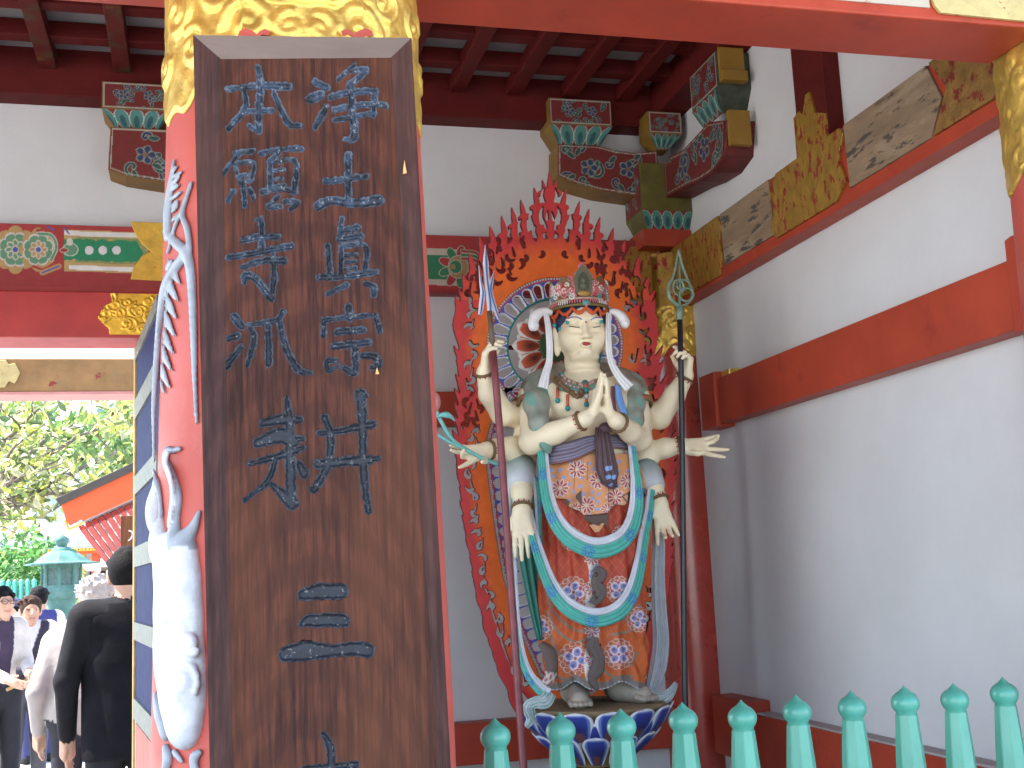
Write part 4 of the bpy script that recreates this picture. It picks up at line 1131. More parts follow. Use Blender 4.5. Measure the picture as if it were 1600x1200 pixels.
# cloud
for (px, py, rx, rz) in [(244, 800, 13, 34), (250, 845, 18, 28), (262, 875, 30, 36), (288, 890, 26, 40), (268, 925, 34, 40), (296, 940, 22, 46), (264, 985, 34, 46), (296, 1005, 24, 50), (268, 1050, 34, 46), (298, 1070, 26, 48), (284, 1110, 36, 40), (290, 1140, 22, 24)]:
    q = onpillar(px, py, 0.002)
    nn = q - np.array([PFX, PFY, q[2]]); nn[2] = 0; nn /= np.linalg.norm(nn); tt = np.array([-nn[1], nn[0], 0])
    dg.ell(q, (rx * 1.12 * PXM, 0.021, rz * 1.12 * PXM), 0.03, CLOUD, rot=[tt, nn, (0, 0, 1)])
def csw(cx, cy, r, sgn, turns=1.6):
    sp = spiral(cx, cy, r, turns, 0.6, sgn, 26); sp[:, 1] = cy + (sp[:, 1] - cy) * 1.35
    Q = [onpillar(a, b, 0.0225) for a, b in sp]
    for i in range(len(Q) - 1): dg.cone(Q[i], Q[i + 1], 0.0046, 0.0046, 0.007, CLOUD)
csw(270, 908, 22, 1); csw(284, 1062, 26, -1); csw(270, 985, 20, -1); csw(298, 1005, 14, 1, 1.2)
dchain([(243, 1085), (250, 1115), (258, 1150)], [10, 22, 16]); dchain([(259, 1168), (262, 1185), (258, 1205)], [12, 16, 12]); dchain([(272, 1175), (284, 1190)], [10, 5]); dchain([(312, 1175), (303, 1185), (306, 1210)], [8, 14, 12])
V, Q, C = dg.mesh()
fastmesh('dragon_carving', V, Q, M('painted_carving', (1, 1, 1), 0.4, var=0.22, vscale=20, bump=0.2, bscale=45, attr=True), fp, C)
del dg

m = MB()
for sg, cx_ in ((-1, 398), (1, 557)):
    o_ = [(-27, 6), (-24, -3), (-14, -8), (-3, -3), (3, 3), (8, -3), (16, -7), (24, -3), (22, 5), (12, 3), (4, 9), (-6, 10), (-16, 6)]
    Q = [onpillar(cx_ + sg * -x, 51 + y * 0.9, 0.0150) for x, y in o_]; Qb = [onpillar(cx_ + sg * -x, 51 + y * 0.9, 0.004) for x, y in o_]
    n_ = len(Q); m.raw(Q + Qb, [tuple(range(n_))] + [(i, (i + 1) % n_, n_ + (i + 1) % n_, n_ + i) for i in range(n_)])
m.build('collar_cutout', PINKRED, fp)
# ------------------------------------------------------------------ flame mandorla behind the statue
YM = 4.55
class Field2:
    """2-D outline field in survey units (photo pixels on the mandorla's own plane)"""
    def __init__(s, x0, x1, y0, y1):
        s.x0, s.y0 = x0, y0
        s.U, s.V = np.meshgrid(np.arange(x0, x1 + 1.0), np.arange(y0, y1 + 1.0), indexing='ij')
        s.f = np.full(s.U.shape, 50.0)
    def _loc(s, lo, hi):
        i0 = max(0, int(lo[0] - s.x0)); i1 = min(s.U.shape[0], int(hi[0] - s.x0) + 2)
        j0 = max(0, int(lo[1] - s.y0)); j1 = min(s.U.shape[1], int(hi[1] - s.y0) + 2)
        return slice(i0, max(i0, i1)), slice(j0, max(j0, j1))
    def stroke(s, pts, ws, cut=False, curve=True):
        pts = np.asarray(pts, float)
        sp = smooth_path(pts, 6 * (len(pts) - 1)) if curve and len(pts) > 2 else pts
        w_ = np.interp(np.linspace(0, 1, len(sp)), np.linspace(0, 1, len(ws)), ws)
        for a, b, wa, wb in zip(sp[:-1], sp[1:], w_[:-1], w_[1:]):
            mg = max(wa, wb) + 6
            sl = s._loc(np.minimum(a, b) - mg, np.maximum(a, b) + mg)
            U, V = s.U[sl], s.V[sl]
            if U.size == 0: continue
            d = b - a; t = np.clip(((U - a[0]) * d[0] + (V - a[1]) * d[1]) / (d @ d + 1e-9), 0, 1)
            q = np.hypot(U - a[0] - t * d[0], V - a[1] - t * d[1]) - (wa + (wb - wa) * t) / 2
            s.f[sl] = np.maximum(s.f[sl], -q) if cut else np.minimum(s.f[sl], q)
    def polyd(s, pts):
        c = Canvas(s.U, s.V, (0, 0, 0)); ins = c.poly(pts, (1, 1, 1)); d = c.dist(list(pts) + [pts[0]])
        return np.where(ins, -d, d)
    def mesh(s, half, umax=6.0):
        """thin slab: surface nets over (px, depth, py), mapped to the plane Y=YM; half = half thickness in m"""
        nd = 7
        dep = np.linspace(-1.5, 1.5, nd)
        q = SDF((0, 0, 0), (1, 1, 1), 1.0)
        q.lo = np.array([s.x0, -1.5, s.y0], float); q.h = 1.0
        f2 = np.clip(s.f, -umax, umax)
        q.f = np.maximum(f2[:, None, :], (np.abs(dep) - 1.0)[None, :, None] * 2.0).astype(np.float32)
        q.f = np.pad(q.f, 1, constant_values=5.0)
        V, Q, _ = q.mesh()
        V = V - q.lo
        PU, PV = V[:, 0] - 1 + s.x0, V[:, 2] - 1 + s.y0
        dd = (V[:, 1] - 1) / (nd - 1) * 3.0 - 1.5
        yy = YM + np.clip(dd, -1, 1) * half
        W = onYv(PU, PV, np.full(len(PU), YM)); W[:, 1] = yy
        return W, Q[:, ::-1], PU, PV, dd

axx = lambda v: 858 + (v - 275) * 0.05
L_ = [(858, 352), (830, 360), (803, 374), (780, 392), (758, 420), (741, 456), (729, 502), (723, 560), (725, 640), (727, 720), (735, 800), (750, 880), (769, 950), (791, 1020), (811, 1075), (838, 1108)]
solid = L_ + [(2 * axx(y) - x, y) for x, y in L_[::-1]]
F2 = Field2(690, 1075, 255, 1120)
F2.f = F2.polyd(solid)
wo = lambda v: float(np.interp(v, [270, 300, 350, 380, 420, 460, 500, 560, 640, 700, 800, 900, 1000, 1080, 1105], [0, 20, 70, 105, 128, 147, 152, 157, 163, 167, 160, 151, 126, 97, 85]))
r = np.random.default_rng(12)
tips = [(858, 268), (847, 282), (834, 294), (813, 313), (799, 325), (783, 338), (765, 354), (748, 370), (733, 397), (723, 428), (712, 462)]
tipsR = [(869, 281), (884, 296), (905, 315), (920, 327), (937, 340), (958, 357), (976, 375), (998, 400), (1012, 432), (1022, 466)]
def tongue(tx, ty, sx, ln, w0=15, wig=3.6, ph=0.0):
    # S-curved flame from the root below up to its tip
    t = np.linspace(0, 1, 9)                       # 0 at the tip
    xs_ = tx + sx * ln * 0.36 * t + wig * np.sin(t * 2 * math.pi * (ln / 62.0) + ph) * np.clip(t * 2.5, 0, 1)
    ws = w0 * np.interp(t, [0, 0.12, 0.35, 0.6, 1], [0.08, 0.45, 0.75, 0.95, 1.05])
    F2.stroke(np.stack([xs_, ty + ln * t], 1), ws)
tongue(858, 268, 0.001, 130, 15, 1.5)
for tx, ty in tips[1:]: tongue(tx, ty, 0.42 if ty < 400 else 0.3, 104 if ty < 345 else 90 if ty < 380 else 76, 14.5, 3.2, 0.0)
for tx, ty in tipsR: tongue(tx, ty, -0.42 if ty < 400 else -0.3, 104 if ty < 345 else 90 if ty < 380 else 76, 14.5, 3.2, math.pi)
for v in np.arange(470, 1085, 22):
    for sg in (-1, 1):
        a = axx(v) + sg * (wo(v) + r.uniform(0, 5) + (5 if sg > 0 and v > 580 else 0)); tongue(a + sg * 2, v - 18, -sg * 1.0, 66, 12.5, 3, 0 if sg < 0 else math.pi)
        b = axx(v + 12) + sg * (wo(v + 12) - 3); tongue(b + sg * 2, v - 2, -sg * 1.1, 44, 8.5, 2, 0 if sg < 0 else math.pi)
# bridges between neighbouring tongues near the top
for (x, y) in [(852, 300), (865, 300), (840, 322), (876, 322), (822, 338), (896, 338), (806, 352), (914, 352), (790, 366), (930, 366), (774, 382), (946, 382)]:
    F2.stroke([(x - 8, y + 3), (x, y), (x + 8, y + 3)], [9, 8, 9])
# teardrop openings between the tongues, in tiers
for x, y, l_, w_ in [(848, 305, 20, 6), (868, 305, 20, 6), (846, 336, 24, 8), (872, 336, 24, 8), (829, 338, 18, 6), (890, 338, 18, 6), (812, 352, 16, 6), (907, 352, 16, 6), (835, 362, 16, 8), (884, 362, 16, 8), (796, 366, 15, 6), (924, 366, 15, 6), (851, 368, 8, 6), (868, 368, 8, 6), (780, 384, 15, 6), (942, 384, 15, 6), (816, 376, 12, 7), (902, 376, 12, 7), (764, 402, 16, 6), (960, 402, 16, 6)]:
    s_ = 1 if x < 858 else -1
    F2.stroke([(x + s_ * 1.5, y - l_ * 0.5), (x - s_ * 1.5, y), (x + s_ * 0.5, y + l_ * 0.5)], [1.5, w_ * 0.8, w_], cut=True)
allt = sorted(tips + tipsR)
for (xa, ya), (xb, yb2) in zip(allt[:-1], allt[1:]):
    xm, ym = (xa + xb) / 2, max(ya, yb2); s_ = 0.42 * (1 if xm < 858 else -1)
    if ym > 420: continue
    for k0, k1, w0_, w1_ in ((58, 70, 2, 5),):
        F2.stroke([(xm + s_ * k0 * 0.36, ym + k0 - 8), (xm + s_ * k1 * 0.36 + 1.5, ym + k1 - 8)], [w0_, w1_], cut=True)
# comma-shaped piercings
def comma(x, y, s, a, sg):
    p_ = [(x + s * 1.5 * math.cos(a + sg * t) * (1 - 0.28 * t), y + s * 1.5 * math.sin(a + sg * t) * (1 - 0.28 * t)) for t in np.linspace(0, 2.3, 7)]
    F2.stroke(p_, [1.6, 3.4, 5.2, 6.4, 6.6, 5.6, 4.2], cut=True)
cnt = 0
for v in np.arange(400, 1075, 19):
    for sg in (-1, 1):
        for k_, off in enumerate((10, 26, 44, 64) if v < 470 else (20,) if v > 985 else (16, 33) if v > 600 else (18, 38, 60)):
            c_ = 541; hr = 112
            vv_ = v + (k_ % 2) * 10
            half = wo(vv_) - off - r.uniform(0, 4)
            x = axx(vv_) + sg * half
            if math.hypot(x - 866, vv_ - 541) < 122: continue
            if vv_ > 610 and abs(x - 888) < float(np.interp(vv_, [600, 700, 800, 900, 1000, 1060], [100, 140, 128, 115, 90, 66])) + 3: continue
            comma(x, vv_, r.uniform(5.2, 7.6), r.uniform(0, 6.28), r.choice([-1, 1]))
            if r.random() < 0.7: F2.stroke([(x, vv_), (x + r.uniform(-5, 5), vv_ - r.uniform(10, 17))], [3.6, 1.4], cut=True)
for sg in (-1, 1):       # paired scrolls on the crest
    for x, y in ((20, 396), (46, 402), (70, 415)): comma(axx(y) + sg * x, y, 5.0, 1.2 if sg > 0 else 1.9, sg)
# openings
HC = (866.0, 541.0)
HR = 106.0
F2.f = np.maximum(F2.f, HR - np.hypot(F2.U - HC[0], F2.V - HC[1]))
OV = [(790, 604), (772, 640), (759, 690), (760, 730), (765, 770), (773, 830), (785, 900), (802, 960), (822, 1010), (842, 1055), (880, 1085), (925, 1085), (950, 1055), (968, 1010), (986, 960), (1000, 900), (1008, 830), (1012, 770), (1012, 700), (998, 640), (965, 604)]
ovd = F2.polyd(OV)
F2.f = np.maximum(F2.f, -ovd)
mt = thing('flame_mandorla', 'tall red and orange pierced flame mandorla standing behind the statue', 'mandorla', (1.39, YM, 1.0))
W, Q, PU, PV, dd = F2.mesh(0.012)
dc = np.minimum(np.hypot(PU - HC[0], PV - HC[1]) - HR, 400)
ii = np.clip(np.round(PU - 690).astype(int), 0, ovd.shape[0] - 1); jj = np.clip(np.round(PV - 255).astype(int), 0, ovd.shape[1] - 1)
din = np.minimum(dc, ovd[ii, jj])
nz_ = vnoise(PU, PV, 9, 7) * 8
span = np.where(PV < 470, 46, 26)
a = np.clip((din + nz_ - span * 0.75) / (span * 0.8), 0, 1)[:, None]
C = np.array([0.74, 0.135, 0.012]) * (1 - a) + np.array([0.53, 0.035, 0.035]) * a
C[np.abs(dd) < 0.8] = (0.09, 0.022, 0.018)
fastmesh('flame_border', W, Q, ATTR, mt, C, smooth=False)

# pierced halo rings
def capsule_cuts(FF, centres, normals, L0, L1, w_):
    for c_, n_ in zip(centres, normals):
        a_ = (c_[0] + n_[0] * L0, c_[1] + n_[1] * L0); b_ = (c_[0] + n_[0] * L1, c_[1] + n_[1] * L1)
        FF.stroke([a_, b_], [w_, w_], cut=True, curve=False)
BLU, WHT, REDD, DOT = np.array([0.05, 0.08, 0.36]), np.array([0.62, 0.64, 0.66]), np.array([0.42, 0.03, 0.05]), np.array([0.10, 0.13, 0.11])
H2 = Field2(755, 980, 425, 660)
rr = np.hypot(H2.U - HC[0], H2.V - HC[1]); an = np.arctan2(H2.V - HC[1], H2.U - HC[0])
H2.f = np.maximum(rr - 107.5, 72 - rr)
na = 32
angs = (np.arange(na) + 0.5) * 2 * math.pi / na
before = H2.f.copy()
for a_ in angs:
    n_ = np.array([math.cos(a_), math.sin(a_)]); c_ = np.array(HC)
    H2.stroke([tuple(c_ + n_ * 80), tuple(c_ + n_ * 92)], [9.5, 12.5], cut=True, curve=False)
W, Q, PU, PV, dd = H2.mesh(0.008)
R_h = np.hypot(PU - HC[0], PV - HC[1]); A_h = np.arctan2(PV - HC[1], PU - HC[0])
i2 = np.clip(np.round(PU - 755).astype(int), 0, H2.f.shape[0] - 1); j2 = np.clip(np.round(PV - 425).astype(int), 0, H2.f.shape[1] - 1)
C = np.tile(BLU, (len(PU), 1))
win = np.full(len(PU), 99.0)
for a_ in angs:
    n_ = np.array([math.cos(a_), math.sin(a_)]); t = np.clip(((PU - HC[0]) * n_[0] + (PV - HC[1]) * n_[1]), 80, 92)
    q = np.hypot(PU - HC[0] - t * n_[0], PV - HC[1] - t * n_[1]) - (9.5 + (t - 80) / 12 * 3) / 2
    win = np.minimum(win, q)
C[win < 1.9] = WHT
C[(R_h > 101)] = REDD
beads = (np.sin(A_h * 150) > -0.3)
C[(R_h > 103.2)] = np.where(beads[R_h > 103.2][:, None], WHT * 0.85, DOT)
C[R_h < 75.5] = (0.015, 0.20, 0.17)
fastmesh('halo_ring', W, Q, ATTR, mt, C, smooth=False)

# body halo ring
B2 = Field2(745, 1030, 590, 1100)
ov2 = B2.polyd(OV)
B2.f = np.maximum(ov2 - 1.2, -(ov2 + 27))
pth = smooth_path(OV + [OV[0]], 420)
seg = np.concatenate([[0], np.cumsum(np.hypot(*np.diff(pth, axis=0).T))])
cs = np.arange(8, seg[-1], 19.0)
cen = np.stack([np.interp(cs, seg, pth[:, 0]), np.interp(cs, seg, pth[:, 1])], 1)
tg = np.stack([np.interp(cs + 1, seg, pth[:, 0]) - np.interp(cs - 1, seg, pth[:, 0]), np.interp(cs + 1, seg, pth[:, 1]) - np.interp(cs - 1, seg, pth[:, 1])], 1)
tg /= np.linalg.norm(tg, axis=1)[:, None]
nrm = np.stack([tg[:, 1], -tg[:, 0]], 1)
mid = np.array([888, 830])
nrm *= np.sign(((mid - cen) * nrm).sum(1))[:, None]
for c_, n_ in zip(cen, nrm): B2.stroke([tuple(c_ + n_ * 15), tuple(c_ + n_ * 26)], [13, 13], cut=True, curve=False)
W, Q, PU, PV, dd = B2.mesh(0.008)
i2 = np.clip(np.round(PU - 745).astype(int), 0, ov2.shape[0] - 1); j2 = np.clip(np.round(PV - 590).astype(int), 0, ov2.shape[1] - 1)
dv = -ov2[i2, j2]
C = np.tile(BLU, (len(PU), 1)); win = np.full(len(PU), 99.0)
for c_, n_ in zip(cen, nrm):
    t = np.clip((PU - c_[0]) * n_[0] + (PV - c_[1]) * n_[1], 15, 26)
    win = np.minimum(win, np.hypot(PU - c_[0] - t * n_[0], PV - c_[1] - t * n_[1]) - 6.5)
C[win < 1.6] = WHT
C[dv < 7.5] = REDD
bd = np.sin(PV * 2.0 + PU * 0.6) > -0.25
m_ = (dv < 4.5); C[m_] = np.where(bd[m_][:, None], WHT * 0.8, DOT)
fastmesh('halo_ring', W, Q, ATTR, mt, C, smooth=False)

# lotus disc in the head halo
hc3 = onY(HC[0], HC[1], YM - 0.02)
sc = 0.00256
lm = MB()
def petal_disc(r0, r1, n, ph, wid, y, seed):
    for k_ in range(n):
        a_ = ph + 2 * math.pi * k_ / n
        e, s_ = np.array([math.cos(a_), 0, math.sin(a_)]), np.array([-math.sin(a_), 0, math.cos(a_)])
        nu, nv = 15, 17
        t = np.linspace(0, 1, nv); u_ = np.linspace(-1, 1, nu)
        T, Uu = np.meshgrid(t, u_, indexing='ij')
        w_ = wid * np.sin(np.pi * np.clip(T, 0, 1) ** 1.1) ** 0.7 * (1 - 0.15 * T) + 0.0005
        Pp = hc3 + e * (r0 + (r1 - r0) * T)[..., None] + s_ * (Uu * w_)[..., None]
        Pp[..., 1] += y - 0.010 * np.sin(np.pi * T) * (1 - Uu ** 2) - 0.006 * T
        ed = np.maximum(np.abs(Uu), np.abs(T * 2 - 1) ** 3)
        Cp = np.zeros((nv, nu, 3))
        q = np.clip(1 - np.hypot(Uu, (T - 0.38) * 1.9), 0, 1)[..., None]
        Cp[:] = np.array([0.62, 0.10, 0.03]) * (1 - q) + np.array([0.03, 0.006, 0.005]) * q
        Cp[np.hypot(Uu, (T - 0.45) * 2.0) > 0.80] = (0.40, 0.09, 0.06)
        Cp[(np.abs(Uu) > 0.66) | (T > 0.87)] = (0.60, 0.58, 0.52)
        lm.grid(Pp, col=Cp)
petal_disc(25 * sc, 63 * sc, 12, 0.26, 12.5 * sc, 0.006, 1)
petal_disc(22 * sc, 70 * sc, 12, 0.0, 16.5 * sc, 0.0, 2)
lm.build('lotus_petals', ATTR, mt, smooth=True)
lm = MB(); lm.tube([(hc3[0], hc3[1] + 0.012, hc3[2]), (hc3[0], hc3[1] - 0.014, hc3[2])], [27 * sc, 24 * sc], 32); lm.build('lotus_centre', M('dark_green_gilt', (0.05, 0.09, 0.04), 0.5), mt)
lm = MB(); lm.box(hc3[0] - 0.02, hc3[0] + 0.02, YM + 0.0, YM + 0.03, 0.85, hc3[2]); lm.build('back_post', DARKRED, mt)
lm = MB()
for x_ in (-0.30, 0.30): lm.obox((hc3[0] + x_ * 0.32, YM + 0.012, hc3[2]), (0.095, 0, 0), (0, 0.006, 0), (0, 0, 0.008))
lm.build('cross_brace', DARKRED, mt)
# ------------------------------------------------------------------ eight-armed statue
YST = 4.2
S = lambda px, py, dy=0.0: onY(px, py, YST + dy)
stt = thing('statue', 'painted eight-armed bodhisattva statue with praying hands standing on a blue lotus', 'statue', (1.365, YST, 1.09))
SK = (0.74, 0.66, 0.47)
bd_ = SDF((0.78, 3.80, 1.58), (1.92, 4.42, 2.66), 0.0041)
C_ = bd_.cone
# torso
bd_.ell(S(917, 632, -0.005), (0.165, 0.105, 0.13), 0.04, SK)
bd_.ell(S(893, 632, -0.055), (0.075, 0.055, 0.062), 0.04, SK); bd_.ell(S(948, 632, -0.055), (0.075, 0.055, 0.062), 0.04, SK)
bd_.ell(S(921, 705, -0.005), (0.135, 0.115, 0.12), 0.05, SK)
bd_.ell(S(923, 765, 0.0), (0.155, 0.12, 0.12), 0.05, SK)
C_(S(868, 608, 0.01), S(832, 622, 0.015), 0.062, 0.056, 0.04, SK); C_(S(965, 606, 0.01), S(992, 622, 0.015), 0.062, 0.056, 0.04, SK)
C_(S(910, 602, 0.01), S(908, 556, 0.02), 0.076, 0.062, 0.012, SK)
for py_, rr_n in ((572, 0.0665), (582, 0.070)): bd_.ell(S(909, py_, 0.014), (rr_n + 0.004, rr_n + 0.004, 0.010), 0.006, SK)
for py_ in (573, 583):   # neck folds
    pass
# head
fd = np.array([-math.sin(math.radians(9)), -math.cos(math.radians(9)), 0.0]); fs = np.array([-fd[1], fd[0], 0.0])   # face direction, its image-right side
HCn = S(906, 512, 0.0) + np.array([0.004, 0, 0])
def HP(s_, d_, z_): return HCn + fs * s_ + fd * d_ + np.array([0, 0, z_])
RT = [fs, fd, (0, 0, 1)]
bd_.ell(HP(0, 0.0, 0.0), (0.092, 0.105, 0.118), 0.02, SK, rot=RT)
bd_.ell(HP(0, 0.022, -0.055), (0.083, 0.080, 0.070), 0.03, SK, rot=RT)
for sg in (-1, 1): bd_.ell(HP(sg * 0.047, 0.058, -0.048), (0.040, 0.036, 0.042), 0.03, SK, rot=RT)
bd_.ell(HP(0, 0.084, -0.112), (0.027, 0.018, 0.016), 0.010, SK, rot=RT)
bd_.ell(HP(0, 0.046, -0.124), (0.056, 0.042, 0.018), 0.014, SK, rot=RT)
for sg in (-1, 1):    # eyelids and brow ridge
    bd_.ell(HP(sg * 0.037, 0.090, -0.017), (0.027, 0.015, 0.014), 0.005, SK, rot=RT)
    bd_.ell(HP(sg * 0.036, 0.088, 0.012), (0.036, 0.015, 0.009), 0.010, SK, rot=RT)
    bd_.ell(HP(sg * 0.019, 0.106, -0.008), (0.009, 0.013, 0.017), 0.008, SK, op='s', rot=RT)
    bd_.ell(HP(sg * 0.038, 0.108, -0.036), (0.026, 0.010, 0.007), 0.010, SK, op='s', rot=RT)
C_(HP(0, 0.097, 0.002), HP(0, 0.122, -0.054), 0.0080, 0.0128, 0.006, SK)
for sg in (-1, 1): bd_.ell(HP(sg * 0.0135, 0.108, -0.057), (0.0105, 0.013, 0.0085), 0.004, SK, rot=RT)
bd_.ell(HP(0, 0.101, -0.0825), (0.023, 0.012, 0.0070), 0.004, SK, rot=RT); bd_.ell(HP(0, 0.100, -0.0935), (0.019, 0.012, 0.0068), 0.004, SK, rot=RT)
bd_.ell(HP(0, 0.107, -0.103), (0.020, 0.009, 0.0045), 0.005, SK, op='s', rot=RT)
for sg in (-1, 1):    # long ears
    bd_.ell(HP(sg * 0.094, -0.012, -0.02), (0.013, 0.026, 0.045), 0.01, SK, rot=RT); bd_.ell(HP(sg * 0.094, -0.008, -0.078), (0.012, 0.016, 0.030), 0.012, SK, rot=RT)

def arm(pts, rad, k=0.014):
    for i in range(len(pts) - 1): C_(pts[i], pts[i + 1], rad[i], rad[i + 1], k, SK)
def unit(v): v = np.asarray(v, float); return v / np.linalg.norm(v)
def hand(w_, d, n_, L=0.155, curl=(0.15, 0.15, 0.15, 0.15), thumb=(0.7, 0.25), spread=0.10, bend=None, R=0.0102, side=1):
    """w_ wrist, d towards the fingers, n_ the way the palm faces, side picks the thumb's side"""
    d = unit(d); n_ = unit(np.asarray(n_, float) - d * (np.asarray(n_, float) @ d)); s_ = np.cross(d, n_) * side     # thumb side
    pl = L * 0.50; pw = L * 0.21
    for q, ww in ((-0.75, 0.9), (-0.2, 1.0), (0.35, 1.0), (0.8, 0.95)):
        C_(w_ + s_ * q * pw * 0.45 + d * 0.008, w_ + d * pl + s_ * q * pw, 0.0165, 0.0118, 0.012, SK)
    C_(w_ + s_ * pw * 0.5, w_ + d * pl * 0.45 + s_ * pw * 0.9 + n_ * 0.004, 0.016, 0.013, 0.012, SK)
    fl = [0.47, 0.53, 0.49, 0.38]
    for i in range(4):
        q = (0.86, 0.30, -0.28, -0.82)[i]
        p_ = w_ + d * pl * (0.98, 1.03, 1.0, 0.92)[i] + s_ * q * pw
        dirn = unit(d + s_ * spread * (1.1, 0.35, -0.35, -1.1)[i] * 1.6)
        c_ = curl[i]; ph = (0.45, 0.31, 0.24)
        an = 0
        for j in range(3):
            an += c_ * (0.8, 1.1, 0.8)[j]
            dd_ = unit(dirn * math.cos(an) + n_ * math.sin(an))
            e_ = p_ + dd_ * L * fl[i] * ph[j]
            r0, r1 = R * (1.0 - 0.13 * j), R * (0.88 - 0.14 * j)
            C_(p_, e_, r0, r1, 0.0035, SK); p_ = e_
    p_ = w_ + d * pl * 0.32 + s_ * pw * 0.95 + n_ * 0.006
    a1 = unit(d * math.cos(thumb[0]) + s_ * math.sin(thumb[0]) + n_ * thumb[1])
    a2 = unit(d * math.cos(thumb[0] * 0.45) + s_ * math.sin(thumb[0] * 0.45) + n_ * thumb[1] * 1.4)
    e_ = p_ + a1 * L * 0.24; C_(p_, e_, R * 1.2, R, 0.006, SK); C_(e_, e_ + a2 * L * 0.20, R, R * 0.72, 0.003, SK)

# praying pair
W1, W2 = S(914, 655, -0.235), S(962, 657, -0.235)
arm([S(838, 618, 0.0), S(835, 650, -0.03), S(831, 690, -0.075)], [0.054, 0.050, 0.046], 0.02); arm([S(831, 690, -0.075), S(868, 676, -0.15), W1], [0.046, 0.040, 0.028])
arm([S(988, 618, 0.0), S(995, 650, -0.03), S(998, 686, -0.075)], [0.054, 0.050, 0.046], 0.02); arm([S(998, 686, -0.075), S(984, 674, -0.15), W2], [0.046, 0.039, 0.028])
tipp = S(943, 590, -0.30)
mX = float(S(940, 640, -0.25)[0])
for Wr, sg in ((W1, 1), (W2, -1)):
    base = np.array([mX - sg * 0.016, Wr[1] - 0.012, Wr[2] + 0.035])
    C_(Wr, base, 0.025, 0.017, 0.014, SK)
    # palm: four rays leaning together, each continued by its finger
    for q in (-1.05, -0.35, 0.35, 1.05):
        a_ = Wr * 0.35 + base * 0.65 + np.array([0, q * 0.010, 0]); b_ = np.array([mX - sg * 0.0135, base[1] - 0.018 + q * 0.0165, base[2] + 0.048])
        C_(a_, b_, 0.0135, 0.0102, 0.010, SK)
        ln = {-1.05: 0.058, -0.35: 0.074, 0.35: 0.070, 1.05: 0.054}[q]
        c_ = b_ + np.array([sg * 0.0035, -0.010 + q * 0.001, ln * 0.55]); e_ = np.array([mX - sg * 0.0062, c_[1] - 0.006 + q * 0.001, c_[2] + ln * 0.45])
        C_(b_, c_, 0.0094, 0.0082, 0.003, SK); C_(c_, e_, 0.0082, 0.0058, 0.002, SK)
    t0 = base + np.array([sg * 0.003, 0.026, 0.008]); t1 = np.array([mX - sg * 0.010, t0[1] + 0.006, t0[2] + 0.036]); C_(t0, t1, 0.0125, 0.010, 0.008, SK); C_(t1, t1 + np.array([sg * 0.002, -0.004, 0.028]), 0.010, 0.0075, 0.002, SK)
# raised pair
arm([S(846, 622, 0.07), S(806, 648, 0.06), S(786, 646, 0.03)], [0.048, 0.046, 0.045]); arm([S(786, 646, 0.03), S(766, 615, -0.02), S(757, 582, -0.06)], [0.046, 0.042, 0.030])
hand(S(757, 582, -0.06), S(760, 540, -0.10) - S(757, 582, -0.06), (0.85, -0.35, 0), 0.15, (0.55, 0.62, 0.66, 0.6), (0.55, 0.5), 0.05, side=1)
arm([S(976, 622, 0.07), S(1012, 646, 0.06), S(1030, 652, 0.03)], [0.048, 0.046, 0.045]); arm([S(1030, 652, 0.03), S(1054, 618, -0.01), S(1072, 588, -0.04)], [0.045, 0.040, 0.029])
hand(S(1072, 588, -0.04), S(1074, 548, -0.07) - S(1072, 588, -0.04), (-0.9, -0.25, 0), 0.14, (0.50, 0.85, 0.9, 0.85), (0.6, 0.4), 0.04, side=-1)
# outstretched pair
arm([S(838, 636, 0.09), S(815, 705, 0.07), S(800, 702, 0.03)], [0.046, 0.047, 0.046]); arm([S(800, 702, 0.03), S(776, 702, 0.0), S(762, 703, -0.02)], [0.046, 0.038, 0.031])
hand(S(760, 703, -0.02), S(722, 712, -0.06) - S(760, 703, -0.02), (0.15, -0.8, 0.45), 0.17, (0.12, 0.55, 0.22, 0.10), (0.75, 0.5), 0.16, side=-1)
arm([S(990, 636, 0.09), S(1004, 712, 0.07), S(1012, 708, 0.04)], [0.046, 0.044, 0.043]); arm([S(1012, 708, 0.04), S(1040, 700, 0.0), S(1064, 696, -0.02)], [0.043, 0.037, 0.029])
hand(S(1066, 696, -0.02), S(1110, 698, -0.05) - S(1066, 696, -0.02), (-0.1, -0.85, 0.4), 0.165, (0.08, 0.10, 0.55, 0.12), (0.55, 0.6), 0.15, side=1)
# lowered pair
arm([S(838, 640, 0.07), S(818, 705, 0.06), S(813, 740, 0.03)], [0.050, 0.049, 0.046], 0.02); arm([S(813, 740, 0.03), S(815, 770, -0.02), S(816, 796, -0.05)], [0.046, 0.038, 0.031])
hand(S(816, 797, -0.05), S(820, 866, -0.09) - S(816, 797, -0.05), (0.3, 0.9, 0), 0.175, (0.10, 0.14, 0.18, 0.16), (0.35, 0.2), 0.03, side=-1)
arm([S(990, 640, 0.07), S(1003, 705, 0.06), S(1010, 735, 0.03)], [0.050, 0.047, 0.044], 0.02); arm([S(1010, 735, 0.03), S(1020, 760, -0.01), S(1031, 786, -0.04)], [0.044, 0.037, 0.030])
hand(S(1031, 787, -0.04), S(1044, 842, -0.08) - S(1031, 787, -0.04), (-0.25, -0.9, 0.0), 0.165, (0.10, 0.45, 0.40, 0.14), (0.65, 0.3), 0.10, side=1)
bV, bQ, bC = bd_.mesh()
SKM = M('ivory_painted_skin', (0.80, 0.70, 0.475), 0.5, var=0.05, vscale=9, bump=0.03, bscale=80, dirt=(0.70, 0.62, 0.46), dirt_t=0.6, dirt_scale=5)
fastmesh('body', bV, bQ, SKM, stt)

